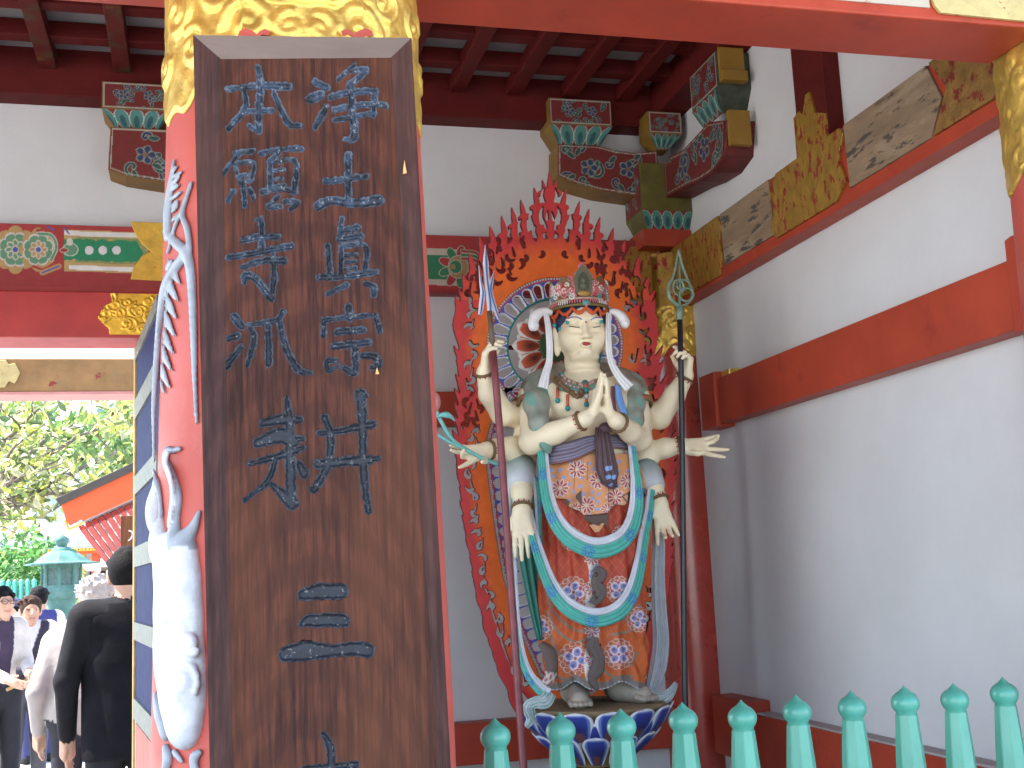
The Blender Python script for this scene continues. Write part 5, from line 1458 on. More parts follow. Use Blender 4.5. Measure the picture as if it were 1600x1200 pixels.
def hit(px, py, sd=None, off=0.0):
    """where the line of sight of the survey meets the carved body"""
    s_ = sd or bd_
    d = ray(px, py); t = np.arange(3.75, 4.75, 0.0008)
    P_ = CAM + t[:, None] * d
    G_ = (P_ - s_.lo) / s_.h; J = np.floor(G_).astype(int); ok = ((J >= 0) & (J < s_.n - 1)).all(1)
    v = np.full(len(t), 1.0); J = J[ok]; w_ = G_[ok] - J; a_ = 0
    for i in (0, 1):
        for j in (0, 1):
            for k in (0, 1):
                a_ = a_ + s_.f[J[:, 0] + i, J[:, 1] + j, J[:, 2] + k] * (w_[:, 0] if i else 1 - w_[:, 0]) * (w_[:, 1] if j else 1 - w_[:, 1]) * (w_[:, 2] if k else 1 - w_[:, 2])
    v[ok] = a_
    i = np.argmax(v < 0)
    if v[i] >= 0: return CAM + d * (YST / d[1])
    return P_[i] - d * off
def htube(name, path, r, mat, off=0.0005, parent=stt, col=None, n=6):
    sp = smooth_path(path, 6 * (len(path) - 1)) if len(path) > 2 else np.array(path, float)
    m = MB(); m.tube([hit(a, b, off=off) for a, b in sp], r, n); return m.build(name, mat, parent, smooth=True)
LIP = M('lip_red', (0.36, 0.035, 0.03), 0.45, var=0.05); BROW = M('brow_blue', (0.09, 0.16, 0.42), 0.6, var=0.05); LASH = M('eye_line', (0.035, 0.03, 0.03), 0.6, var=0.0)
m = MB()
c0 = (840, 460); z_ = 140 / 1600
f_ = lambda x, y: (840 + x * z_, 460 + y * z_)
def patch(name, outline, mat, off=0.0022, n=14):
    """thin painted area laid on the carved surface: fan of rings"""
    o_ = np.array(outline, float); cc = o_.mean(0); P_ = []
    for t in np.linspace(0.02, 1, n // 2): P_.append([hit(*(cc + (q - cc) * t), off=off * (1 - 0.55 * t ** 3)) for q in o_])
    mm = MB(); mm.grid(np.array(P_), closev=True); return mm.build(name, mat, stt, smooth=True)
patch('lips', [f_(x, y) for x, y in [(768, 872), (810, 850), (845, 842), (862, 850), (885, 842), (920, 850), (952, 876), (925, 905), (890, 916), (850, 916), (805, 900)]], LIP)
htube('eyebrow', [f_(545, 436), f_(600, 412), f_(670, 405), f_(740, 420), f_(790, 450)], [0.0008] + [0.0022] * 23 + [0.0008], BROW)
htube('eyebrow', [f_(945, 460), f_(985, 432), f_(1040, 415), f_(1100, 416), f_(1135, 430)], [0.0008] + [0.0022] * 23 + [0.0008], BROW)
htube('eye', [f_(560, 572), f_(620, 574), f_(690, 584), f_(750, 592)], [0.0007] + [0.0019] * 17 + [0.0008], LASH)
htube('eye', [f_(985, 588), f_(1040, 582), f_(1090, 572), f_(1125, 566)], [0.0008] + [0.0019] * 17 + [0.0007], LASH)
m = MB(); m.ball(hit(*f_(865, 497)), 0.0042, 10); m.build('forehead_jewel', LIP, stt, smooth=True)

# hair: dark blue band round the face
HAIRM = M('blue_black_hair', (0.012, 0.03, 0.085), 0.5, var=0.2, vscale=30)
hs = SDF(HCn - np.array([0.14, 0.15, 0.15]), HCn + np.array([0.14, 0.15, 0.15]), 0.004)
hs.ell(HP(0, -0.010, 0.012), (0.101, 0.110, 0.118), 0.0, rot=RT)
hs.ell(HP(0, 0.155, -0.050), (0.084, 0.125, 0.116), 0.006, op='s', rot=RT)
hs.ell(HP(0, 0.0, -0.185), (0.2, 0.2, 0.085), 0.006, op='s', rot=RT)
V, Q, _ = hs.mesh(); fastmesh('hair', V, Q, HAIRM, stt); del hs

# crown
CRB = (0.16, 0.09, 0.035); PK, WH, TL, RD = (0.55, 0.16, 0.17), (0.66, 0.63, 0.58), (0.10, 0.30, 0.28), (0.36, 0.05, 0.03)
ccx = HCn.copy()
def CP(a, z, r): # angle 0 = facing out, positive to image right
    return ccx + (fs * math.sin(a) + fd * math.cos(a)) * r + np.array([0, 0, z])
zb0, zb1 = 0.055, 0.085
cr = MB()
A_, Zz = np.meshgrid(np.linspace(-math.pi, math.pi, 121), np.linspace(0, 1, 20), indexing='ij')
top = 0.150 + 0.030 * np.exp(-(A_ / 0.42) ** 2) + 0.014 * np.cos(A_ * 9)
R_c = 0.101 + 0.006 * Zz
Pc = ccx + (fs * np.sin(A_)[..., None] + fd * np.cos(A_)[..., None]) * R_c[..., None]; Pc[..., 2] = ccx[2] + zb1 + (top - zb1 + 0.015) * Zz
cn = Canvas(A_, Zz, CRB)
cr.grid(Pc, col=cn.C); cw = cr.build('crown', ATTR, stt, smooth=True)
md = cw.modifiers.new('wall', 'SOLIDIFY'); md.thickness = 0.006
sc_ = MB(); rs = np.random.default_rng(3)
for k_ in range(110):
    a_ = rs.uniform(-2.0, 2.0) if k_ > 16 else (k_ - 8) * 0.23
    zc_ = zb1 + rs.uniform(0.012, 0.075 + 0.03 * math.exp(-(a_ / 0.42) ** 2)); rad = rs.uniform(0.009, 0.017)
    if abs(a_) < 0.16: continue
    sp = spiral(0, 0, rad, 1.3, rs.uniform(0, 6.28), rs.choice([-1, 1]), 16)
    col = [PK, WH, TL, WH, PK, RD][k_ % 6]
    sc_.tube([CP(a_ + q[0] / 0.108, zc_ + q[1], 0.110) for q in sp], 0.0036, 5, col=col)
for sg in (-1, 1):
    sc_.tube([CP(sg * (0.25 + 0.05 * math.sin(t * 6)), zb1 + 0.012 + t * 0.07, 0.113) for t in np.linspace(0, 1, 14)], 0.0042, 6, col=PK)
    sp = spiral(0, 0, 0.019, 1.4, 1.5, sg, 20); sc_.tube([CP(sg * 0.26 + q[0] / 0.11, zb1 + 0.062 + q[1], 0.114) for q in sp], 0.0040, 6, col=PK)
    sp = spiral(0, 0, 0.017, 1.4, 1.5, sg, 20); sc_.tube([CP(sg * 0.17 + q[0] / 0.11, zb1 + 0.098 + q[1], 0.113) for q in sp], 0.0036, 6, col=TL)
    sp = spiral(0, 0, 0.012, 1.4, 1.5, sg, 20); sc_.tube([CP(sg * 0.07 + q[0] / 0.11, zb1 + 0.128 + q[1], 0.110) for q in sp], 0.0034, 6, col=PK)
# fringe of little teeth along the brow band
for a_ in np.linspace(-1.5, 1.5, 34):
    sc_.tube([CP(a_, zb1 + 0.004, 0.107), CP(a_, zb1 - 0.012, 0.110)], [0.0034, 0.0026], 6, col=WH if int(a_ * 20) % 2 else PK)
sc_.tube([CP(a_, zb1 + 0.006, 0.107) for a_ in np.linspace(-2.2, 2.2, 50)], 0.004, 6, col=(0.5, 0.36, 0.28))
sc_.tube([CP(a_, zb0 + 0.012, 0.106) for a_ in np.linspace(-2.2, 2.2, 50)], 0.006, 6, col=(0.17, 0.13, 0.04))
sc_.build('crown_scrolls', ATTR, stt, smooth=True)
pm = MB()
out = [(-0.029, 0.0), (-0.034, 0.03), (-0.031, 0.055), (-0.016, 0.078), (0, 0.092), (0.016, 0.078), (0.031, 0.055), (0.034, 0.03), (0.029, 0.0)]
for sgn_, sc2, dd2, colr in ((1, 1.0, 0.118, (0.11, 0.115, 0.07)), (1, 0.62, 0.123, (0.05, 0.055, 0.035))):
    Pq = [CP(0, zb1 + 0.022, dd2) + fs * x * sc2 + np.array([0, 0, 1.2 * (y * sc2 + (1 - sc2) * 0.03)]) for x, y in out]
    Pb = [q - fd * 0.012 for q in Pq]
    n9 = len(Pq); pm.raw(Pq + Pb, [tuple(range(n9)), ] + [(i, (i + 1) % n9, n9 + (i + 1) % n9, n9 + i) for i in range(n9)], colr)
pm.ball(CP(0, zb1 + 0.068, 0.123), (0.008, 0.008, 0.010), 10, col=(0.13, 0.13, 0.08)); pm.ball(CP(0, zb1 + 0.048, 0.122), (0.014, 0.010, 0.016), 10, col=(0.10, 0.105, 0.065))
pm.build('crown_plaque', ATTR, stt, smooth=False)
pm = MB(); pm.ball(CP(0, zb1 + 0.02, 0.119), (0.026, 0.010, 0.011), 14); pm.build('plaque_base', M('ochre_lotus', (0.36, 0.22, 0.05), 0.5, var=0.3, vscale=40), stt, smooth=True)
# brow garland with beads
gm = MB(); ORG_ = (0.55, 0.085, 0.02)
node = [-1.62, -0.98, -0.42, 0.06, 0.52, 1.0, 1.5]
for a0, a1 in zip(node[:-1], node[1:]):
    t = np.linspace(0, 1, 12); gm.tube([CP(a0 + (a1 - a0) * q, zb0 + 0.004 - 0.024 * math.sin(math.pi * q) ** 0.8, 0.108 - 0.002 * math.sin(math.pi * q)) for q in t], [0.0042 + 0.0035 * math.sin(math.pi * q) for q in t], 7, col=ORG_)
for a_ in (-1.30, -0.62, 0.62, 1.30):
    gm.tube([CP(a_, zb0 - 0.012, 0.109), CP(a_, zb0 - 0.040, 0.108)], 0.0045, 7, col=ORG_); gm.ball(CP(a_, zb0 - 0.050, 0.108), (0.008, 0.008, 0.010), 9, col=(0.02, 0.33, 0.30))
for a_ in (-1.02, 1.02): gm.ball(CP(a_, zb0 - 0.070, 0.104), (0.007, 0.007, 0.009), 9, col=(0.02, 0.33, 0.30))
gm.ball(CP(0.06, zb0 + 0.016, 0.112), (0.016, 0.006, 0.012), 12, col=TL); gm.ball(CP(0.06, zb0 + 0.006, 0.114), 0.0055, 9, col=(0.6, 0.2, 0.15))
gm.build('brow_garland', ATTR, stt, smooth=True)

# ribbons --------------------------------------------------------------
def ribbon(name, path, wid, colf, parent=stt, nrm=(0, -1, 0), bulge=0.004, pleat=0.0, kp=4, th=0.006, nt_=17, ns=60, mat=None, twist=None):
    """path: 3-D points; wid: half widths; colf(s in 0..1, t in -1..1, metres along)"""
    path = np.asarray(path, float)
    sp = np.stack([smooth_path(path[:, [0, 1]], ns)[:, 0], smooth_path(path[:, [0, 1]], ns)[:, 1], smooth_path(path[:, [0, 2]], ns)[:, 1]], 1)
    n_ = len(sp); s_ = np.linspace(0, 1, n_); w_ = np.interp(s_, np.linspace(0, 1, len(wid)), wid)
    T = np.gradient(sp, axis=0); T /= np.linalg.norm(T, axis=1)[:, None]
    N0 = np.tile(np.asarray(nrm, float), (n_, 1)) if np.ndim(nrm) == 1 else np.asarray(nrm)
    if twist is not None:
        tw = np.interp(s_, np.linspace(0, 1, len(twist)), twist)
        N0 = np.stack([np.sin(tw), -np.cos(tw), np.zeros(n_)], 1)
    Bv = np.cross(T, N0); Bv /= np.linalg.norm(Bv, axis=1)[:, None]; Nv = np.cross(Bv, T)
    t = np.linspace(-1, 1, nt_)
    P_ = sp[:, None] + Bv[:, None] * (w_[:, None] * t[None])[..., None] + Nv[:, None] * (bulge * (1 - t[None] ** 2) + pleat * np.cos(np.pi * kp * t[None]))[..., None]
    acc = np.concatenate([[0], np.cumsum(np.linalg.norm(np.diff(sp, axis=0), axis=1))])
    SS, TT = np.meshgrid(s_, t, indexing='ij'); MM = np.tile(acc[:, None], (1, nt_))
    m = MB(); m.grid(P_, col=colf(SS, TT, MM, w_[:, None] * np.ones_like(TT)))
    o = m.build(name, mat or ATTR, parent, smooth=True)
    md = o.modifiers.new('cloth', 'SOLIDIFY'); md.thickness = th; md.offset = -1
    return o
TEALC, GREYC, PALE = np.array([0.075, 0.40, 0.32]), np.array([0.47, 0.52, 0.54]), np.array([0.56, 0.60, 0.64])
def swagcol(split=0.1, flip=1, flowers=0.16, dim=1.0, f0=0.05):
    def f(SS, TT, MM, WW):
        t = TT * flip
        C = np.where((t > split)[..., None], PALE, TEALC) * dim
        lines = (np.abs((t * 5.5) % 1 - 0.5) > 0.44) & (t < split - 0.05)
        C[lines] = TEALC * 0.6 * dim
        C[np.abs(t - split) < 0.05] = np.array([0.25, 0.28, 0.30])
        tc = (split - 1) / 2
        q = ((MM - f0) % flowers) - flowers / 2
        x, y = q / 0.017, (t - tc) * WW / 0.017
        R = np.hypot(x, y); A = np.arctan2(y, x)
        fl = (t < split - 0.04) & (((R < 1.0) & (R > 0.3) & (np.abs((A * 8 / 6.283) % 1 - 0.5) < 0.32)) | ((R < 1.35) & (R > 1.1) & (np.abs((A * 8 / 6.283 + 0.5) % 1 - 0.5) < 0.25)))
        C[fl] = np.array([0.05, 0.17, 0.46]) * dim
        return C
    return f
def plain(c1, c2=None, n=3.5, k=0.75):
    c1 = np.asarray(c1); c2 = c1 * k if c2 is None else np.asarray(c2)
    def f(SS, TT, MM, WW):
        C = np.tile(c1, (*SS.shape, 1)); C[np.abs((TT * n) % 1 - 0.5) > 0.42] = c2; return C
    return f
# white head ribbons
WHM = M('white_head_ribbon', (0.72, 0.72, 0.71), 0.5, var=0.06, vscale=20, dirt=(0.55, 0.55, 0.55), dirt_t=0.58, dirt_scale=14)
for pts, tail, wd in (([(862, 489), (850, 486), (838, 493), (833, 506), (838, 516)], [(853, 489), (858, 520), (859, 560), (853, 585), (849, 606)], [0.010, 0.013, 0.013, 0.016, 0.021]),
                  ([(952, 487), (961, 488), (970, 494), (976, 504), (972, 508)], [(951, 489), (951, 525), (954, 560), (966, 585), (984, 606)], [0.010, 0.012, 0.013, 0.016, 0.022])):
    m = MB(); sp = smooth_path(pts, 24); m.tube([S(a, b, -0.075 - 0.02 * i / len(sp)) for i, (a, b) in enumerate(sp)], np.interp(np.linspace(0, 1, len(sp)), [0, 0.5, 0.9, 1], [0.010, 0.019, 0.020, 0.008]), 12)
    m.build('head_ribbon', WHM, stt, smooth=True)
    ribbon('head_ribbon', [S(a, b, d_) for (a, b), d_ in zip(tail, (-0.085, -0.105, -0.115, -0.125, -0.135))], wd, plain((0.7, 0.7, 0.69)), bulge=0.004, pleat=0.0028, kp=3, mat=WHM, ns=40)

# shawl over the shoulders
sh = SDF((1.00, 3.88, 1.95), (1.78, 4.4, 2.46), 0.0045, True)
GB, GT = (0.20, 0.165, 0.12), (0.25, 0.275, 0.22)
sh.chain([S(843, 606, 0.015), S(838, 632, -0.058), S(843, 662, -0.108), S(853, 692, -0.130), S(858, 706, -0.13)], [0.063, 0.047, 0.037, 0.024, 0.008], 0.02, GT, flat=((0, 1, 0), 0.72))
sh.chain([S(985, 606, 0.015), S(989, 632, -0.055), S(992, 656, -0.095), S(990, 682, -0.115)], [0.062, 0.045, 0.032, 0.012], 0.02, GT, flat=((0, 1, 0), 0.72))
sh.chain([S(876, 585, 0.05), S(858, 600, 0.02), S(838, 614, 0.015)], [0.048, 0.062, 0.062], 0.02, GB)
sh.chain([S(941, 585, 0.05), S(965, 600, 0.02), S(988, 614, 0.015)], [0.048, 0.062, 0.060], 0.02, GB)
sh.chain([S(868, 588, -0.03), S(884, 602, -0.088), S(908, 609, -0.100), S(932, 604, -0.088), S(952, 590, -0.03)], [0.028, 0.026, 0.022, 0.026, 0.028], 0.01, GB, flat=((0, 1, 0), 0.6))
V, Q, C = sh.mesh()
nz_ = vnoise(V[:, 0] * 400, V[:, 2] * 300, 9, 4)[:, None]
C = C * (0.8 + 0.45 * nz_); tealm = (vnoise(V[:, 0] * 400, V[:, 2] * 400, 14, 6) > 0.55) & (V[:, 2] < 2.27); C[tealm] = C[tealm] * 0.4 + np.array([0.10, 0.34, 0.27]) * 0.6
fastmesh('shawl', V, Q, ATTR, stt, C)
shawl_sdf = sh
ribbon('shawl_edge', [S(965, 602, -0.115), S(968, 622, -0.135), S(975, 645, -0.145), S(980, 668, -0.14)], [0.010, 0.014, 0.013, 0.004], plain((0.16, 0.32, 0.62), (0.08, 0.18, 0.45)), ns=20)
ribbon('shawl_edge', [S(958, 604, -0.11), S(958, 625, -0.13), S(964, 650, -0.14)], [0.007, 0.009, 0.004], plain((0.16, 0.05, 0.06)), ns=20)

# necklace
nm = MB(); BR, TLB = (0.15, 0.085, 0.035), (0.02, 0.24, 0.23)
z3 = 0.3
n_ = lambda x, y: (680 + x * z3, 480 + y * z3)
def both(px, py, off):
    a_, b_ = hit(px, py, off=off), hit(px, py, shawl_sdf, off)
    return a_ if a_[1] < b_[1] else b_
for path, r_, col in (([(655, 350), (700, 385), (780, 405), (830, 385)], 0.0045, (0.5, 0.36, 0.3)), ([(615, 370), (650, 400), (690, 430), (740, 465), (790, 440)], 0.0075, BR)):
    sp = smooth_path([n_(*q) for q in path], 26)
    for i, (a, b) in enumerate(sp): nm.ball(both(a, b, 0.006), r_ * (1.0 if i % 2 else 1.35), 8, col=col if i % 3 else (0.22, 0.13, 0.06))
for x, y, r_, col in ((662, 350, 0.009, TLB), (780, 395, 0.013, (0.05, 0.12, 0.12)), (650, 395, 0.013, BR), (640, 375, 0.009, BR), (690, 430, 0.012, BR), (715, 445, 0.010, BR), (745, 462, 0.010, BR), (760, 440, 0.012, BR), (788, 465, 0.011, (0.45, 0.42, 0.38)), (788, 465, 0.006, TLB)):
    nm.ball(both(*n_(x, y), 0.010), r_, 9, col=col)
for x, y0, y1 in ((638, 420, 500), (690, 455, 540), (786, 400, 445), (788, 480, 520)):
    nm.tube([both(*n_(x, y), 0.012) for y in (y0, (y0 + y1) / 2, y1 - 25)], 0.0062, 7, col=(0.50, 0.10, 0.04))
    nm.tube([both(*n_(x, y), 0.013) for y in (y1 - 25, y1 - 12, y1)], [0.0075, 0.0105, 0.006], 8, col=TLB)
for k_ in range(18):
    t = k_ / 17; a, b = n_(650 + 180 * t, 362 + 46 * math.sin(math.pi * t) ** 0.8); nm.ball(both(a, b + 2.5, 0.009), 0.0032, 6, col=WH if k_ % 2 else PK)
nm.build('necklace', ATTR, stt, smooth=True)

# bracelets and armlets
def bracelet(c_, ax, r, name='bracelet', teeth=True):
    ax = unit(ax); u_ = unit(np.cross(ax, (0.2, 0.9, 0.3))); v_ = np.cross(ax, u_)
    m = MB(); a_ = np.linspace(0, 2 * math.pi, 25)
    m.tube([c_ + r * (math.cos(q) * u_ + math.sin(q) * v_) for q in a_], 0.0062, 8, col=(0.15, 0.09, 0.035), cap=False)
    if teeth:
        for i, q in enumerate(np.linspace(0, 2 * math.pi, 23)[:-1]):
            d_ = math.cos(q) * u_ + math.sin(q) * v_
            m.tube([c_ + d_ * (r + 0.001) + ax * 0.004, c_ + d_ * (r - 0.001) + ax * 0.014], [0.0034, 0.0024], 5, col=(0.62, 0.55, 0.42) if i % 2 else (0.45, 0.07, 0.04))
    m.build(name, ATTR, stt, smooth=True)
def frac(a, b, t): return np.asarray(a) * (1 - t) + np.asarray(b) * t
bracelet(frac(S(868, 676, -0.15), W1, 0.86), S(868, 676, -0.15) - W1, 0.033); bracelet(frac(S(985, 674, -0.15), W2, 0.80), S(985, 674, -0.15) - W2, 0.034)
bracelet(S(758, 582, -0.058), S(766, 615, -0.02) - S(757, 582, -0.06), 0.033); bracelet(S(1070, 590, -0.038), S(1054, 618, -0.01) - S(1072, 588, -0.04), 0.032)
bracelet(S(764, 703, -0.018), S(776, 702, 0.0) - S(762, 703, -0.02), 0.034); bracelet(S(1061, 696, -0.017), S(1040, 700, 0.0) - S(1064, 696, -0.02), 0.032)
bracelet(S(816, 792, -0.046), S(815, 770, -0.02) - S(816, 796, -0.05), 0.035); bracelet(S(1029, 781, -0.035), S(1020, 760, -0.01) - S(1031, 786, -0.04), 0.036)
def armlet(c_, ax, r):
    ax = unit(ax); u_ = unit(np.cross(ax, (0.2, 0.9, 0.3))); v_ = np.cross(ax, u_); m = MB()
    for k_, col in ((-0.008, (0.17, 0.11, 0.05)), (0.0, (0.40, 0.10, 0.05)), (0.008, (0.17, 0.11, 0.05))):
        m.tube([c_ + ax * k_ + r * (math.cos(q) * u_ + math.sin(q) * v_) for q in np.linspace(0, 2 * math.pi, 25)], 0.006, 6, col=col, cap=False)
    m.build('armlet', ATTR, stt, smooth=True)
armlet(frac(S(846, 622, 0.07), S(806, 648, 0.06), 0.72), S(846, 622, 0.07) - S(806, 648, 0.06), 0.050); armlet(frac(S(976, 622, 0.07), S(1012, 646, 0.06), 0.6), S(976, 622, 0.07) - S(1012, 646, 0.06), 0.050)
armlet(S(834, 632, -0.012), S(836, 618, 0.0) - S(832, 650, -0.03), 0.059); armlet(S(995, 632, -0.012), S(990, 618, 0.0) - S(998, 650, -0.03), 0.058)

# skirt ---------------------------------------------------------------
def project(P_):
    d = P_ - CAM; zc_ = d @ FWD
    return 800 + F * (d @ RIGHT) / zc_, 600 - F * (d @ UP) / zc_
SKT = [(715, 862, 982), (740, 856, 992), (780, 850, 998), (830, 848, 1000), (900, 847, 1002), (960, 848, 1003), (1010, 852, 1004), (1050, 858, 1004), (1082, 866, 1002), (1090, 868, 1000)]
def skirt_point(py, phi, grow=0.0, pl=None):
    l, r_ = np.interp(py, [q[0] for q in SKT], [q[1] for q in SKT]), np.interp(py, [q[0] for q in SKT], [q[2] for q in SKT])
    return l, r_
def skirt_mesh(py0, py1, ph0, ph1, nphi, npy, grow, fold, paint, keep=None):
    py = np.linspace(py0, py1, npy); ph = np.linspace(ph0, ph1, nphi)
    l = np.interp(py, [q[0] for q in SKT], [q[1] for q in SKT]); r_ = np.interp(py, [q[0] for q in SKT], [q[2] for q in SKT])
    XL, XR_ = onYv(l, py, np.full(npy, YST)), onYv(r_, py, np.full(npy, YST))
    cx, aa = (XL[:, 0] + XR_[:, 0]) / 2, (XR_[:, 0] - XL[:, 0]) / 2 * 0.985
    zz_ = (XL[:, 2] + XR_[:, 2]) / 2
    bb = np.interp(py, [715, 760, 900, 1090], [0.115, 0.135, 0.155, 0.165])
    PHI, PYY = np.meshgrid(ph, py, indexing='ij')
    disp = fold(PHI, PYY) + grow
    X = cx[None] + (aa[None] + disp) * np.sin(PHI); Y = YST - (bb[None] + disp) * np.sign(np.cos(PHI)) * np.abs(np.cos(PHI)) ** 0.8
    P_ = np.stack([X, Y, np.tile(zz_[None], (nphi, 1))], -1)
    PU, PV = project(P_)
    C = paint(PU, PV, PHI)
    if keep is None:
        m = MB(); m.grid(P_, col=C); return m
    ok = keep(PU, PV); okq = ok[:-1, :-1] & ok[1:, :-1] & ok[:-1, 1:] & ok[1:, 1:]
    ix = np.arange(PU.size).reshape(PU.shape)
    q = np.stack([ix[:-1, :-1][okq], ix[1:, :-1][okq], ix[1:, 1:][okq], ix[:-1, 1:][okq]], 1)
    m = MB(); m.raw(P_.reshape(-1, 3), q.tolist(), C.reshape(-1, 3)); return m
ARCS = [[(853, 925), (868, 960), (900, 985), (925, 983)], [(855, 955), (870, 985), (898, 1003), (918, 998)], [(858, 990), (872, 1020), (892, 1035)], [(860, 1030), (872, 1058), (910, 1062), (920, 1055)], [(1000, 945), (985, 965), (960, 970)], [(998, 965), (985, 985), (955, 992)], [(996, 1020), (985, 1040)], [(940, 1045), (960, 1058), (990, 1056)], [(852, 885), (862, 930)]]
def fold_main(PHI, PYY):
    f = 0.011 * np.cos(PHI * 9 + PYY / 90.0) * np.clip((PYY - 830) / 130, 0, 1) + 0.006 * np.cos(PHI * 19 + 1 - PYY / 60.0)
    f += 0.007 * np.cos((PYY + 60 * np.cos(PHI * 2.2)) / 9.5) * np.clip((PYY - 930) / 40, 0, 1) * np.clip((1070 - PYY) / 30, 0, 1) * (np.abs(PHI) > 0.2)
    f += 0.012 * np.exp(-((PHI + 0.42) / 0.16) ** 2) * np.clip((PYY - 880) / 60, 0, 1) + 0.010 * np.exp(-((PHI - 0.62) / 0.16) ** 2) * np.clip((PYY - 880) / 60, 0, 1)
    return f - 0.010 * np.exp(-((PHI - 0.08) / 0.12) ** 2)
def medallion(c, cx, cy, r, petals=6, ph=0.3):
    for k_ in range(14):
        a_ = k_ * 2 * math.pi / 14
        c.ell(cx + r * math.cos(a_), cy + r * 1.05 * math.sin(a_), r * 0.20, r * 0.15, (0.42, 0.12, 0.05), a_ + 1.57, rim=(0.62, 0.5, 0.46), rw=0.8)
    for k_ in range(4):
        a_ = ph + k_ * math.pi / 2
        x, y = cx + r * 0.45 * math.cos(a_), cy + r * 0.45 * math.sin(a_)
        c.ell(x, y, r * 0.36, r * 0.33, (0.60, 0.52, 0.60), a_, rim=(0.68, 0.6, 0.6), rw=0.9); c.ell(x, y, r * 0.27, r * 0.24, (0.22, 0.23, 0.42), a_); c.ell(x + 0.1 * r * math.cos(a_), y + 0.1 * r * math.sin(a_), r * 0.13, r * 0.10, (0.10, 0.10, 0.26), a_)
        a_ += math.pi / 4; c.ell(cx + r * 0.62 * math.cos(a_), cy + r * 0.62 * math.sin(a_), r * 0.16, r * 0.16, (0.36, 0.06, 0.08), 0, rim=(0.62, 0.5, 0.5), rw=0.8)
    c.ell(cx, cy, r * 0.12, r * 0.12, (0.42, 0.08, 0.06), rim=(0.66, 0.58, 0.55), rw=0.8)
def paint_skirt(PU, PV, PHI):
    a_ = np.clip((PV - 900) / 110, 0, 1)[..., None]
    base = np.array([0.42, 0.045, 0.018]) * (1 - a_) + np.array([0.50, 0.095, 0.014]) * a_
    c = Canvas(PU, PV, (0, 0, 0)); c.C = base * np.ones((*PU.shape, 1))
    g1 = np.abs(((PU * 0.8 + PV * 0.62) / 11.0) % 1 - 0.5) > 0.462; g2 = np.abs(((PU * 0.8 - PV * 0.62) / 11.0) % 1 - 0.5) > 0.462
    c.C[g1 | g2] = c.C[g1 | g2] * 0.6 + np.array([0.48, 0.24, 0.06]) * 0.4
    for A__ in ARCS: c.stroke(smooth_path(A__), 4.2, (0.22, 0.16, 0.11))
    medallion(c, 899, 1029, 22); medallion(c, 967, 1022, 20, ph=0.75); medallion(c, 896, 925, 20); medallion(c, 968, 922, 18, ph=0.7); medallion(c, 845, 981, 16); medallion(c, 893, 842, 15); medallion(c, 972, 838, 14); medallion(c, 998, 968, 16)
    # white centre panel with red daisies
    w_ = (np.abs(PU - (925 + (PV - 960) * -0.02 + 3 * np.sin(PV / 14.0))) < 8.5) & (PV > 860) & (PHI < 1.5)
    c.C[w_] = np.where((vnoise(PU, PV, 4, 3) > 0.62)[..., None], np.array([0.22, 0.28, 0.5]), np.array([0.60, 0.54, 0.44]))[w_]
    for y in (873, 920, 985, 1030): c.daisy(925, y, 11, 9, (0.38, 0.04, 0.05), rim=(0.64, 0.6, 0.52), cen=(0.6, 0.5, 0.4))
    hd_ = 1079 - 13 * np.exp(-((PU - 899) / 15) ** 2) - 13 * np.exp(-((PU - 972) / 19) ** 2) - PV
    hem = hd_ < 12; c.C[hem] = (0.17, 0.14, 0.115)
    bm_ = (hd_ < 2.2); c.C[bm_] = np.where((np.sin(PU * 1.1) > 0)[..., None], np.array([0.6, 0.58, 0.5]), np.array([0.15, 0.25, 0.45]))[bm_]
    return c.C
hemf = lambda PU, PV: PV < 1079 - 13 * np.exp(-((PU - 899) / 15) ** 2) - 13 * np.exp(-((PU - 972) / 19) ** 2)
skirt_mesh(716, 1086, -math.pi, math.pi, 520, 400, 0.0, fold_main, paint_skirt, hemf).build('skirt', ATTR, stt, smooth=True)
# apron
HEM = [(846, 776), (869, 780), (884, 781), (890, 785), (886, 792), (905, 799), (911, 806), (930, 805), (950, 802), (954, 795), (960, 789), (975, 791), (980, 786), (972, 776), (984, 768), (1006, 764)]
def paint_apron(PU, PV, PHI):
    c = Canvas(PU, PV, (0.60, 0.27, 0.11))
    rr_ = np.random.default_rng(4)
    for k_ in range(90):
        x, y = 850 + (k_ % 11) * 14.5 + rr_.uniform(-4, 4), 722 + (k_ // 11) * 12 + rr_.uniform(-3, 3)
        c.ell(x, y, 3.4, 2.6, (0.24, 0.30, 0.52), rr_.uniform(0, 3))
    for x, y, r_ in ((902, 734, 13), (934, 751, 13), (876, 763, 12.5), (960, 777, 13), (916, 790, 13), (979, 752, 11), (900, 795, 9), (948, 796, 9)):
        c.daisy(x, y, r_, 10, (0.36, 0.04, 0.06), rim=(0.66, 0.58, 0.48), cen=(0.62, 0.50, 0.35), pw=0.62)
    for x0_, y0_, y1_ in ((899, 722, 765), (918, 722, 750), (950, 745, 790), (908, 765, 800)): c.stroke([(x0_, y0_), (x0_ - 1, y1_)], 1.2, (0.25, 0.10, 0.04))
    hemd = c.dist(HEM); c.put(hemd < 1.3, (0.16, 0.08, 0.05))
    return c.C
def fold_apron(PHI, PYY):
    return 0.006 * np.cos(PHI * 14) * np.clip((PYY - 720) / 60, 0, 1)
keepf = lambda PU, PV: PV < np.interp(PU, [q[0] for q in HEM], [q[1] for q in HEM])
a_m = skirt_mesh(716, 812, -1.5, 1.5, 300, 150, 0.013, fold_apron, paint_apron, keepf).build('apron', ATTR, stt, smooth=True)
md = a_m.modifiers.new('cloth', 'SOLIDIFY'); md.thickness = 0.006; md.offset = -1
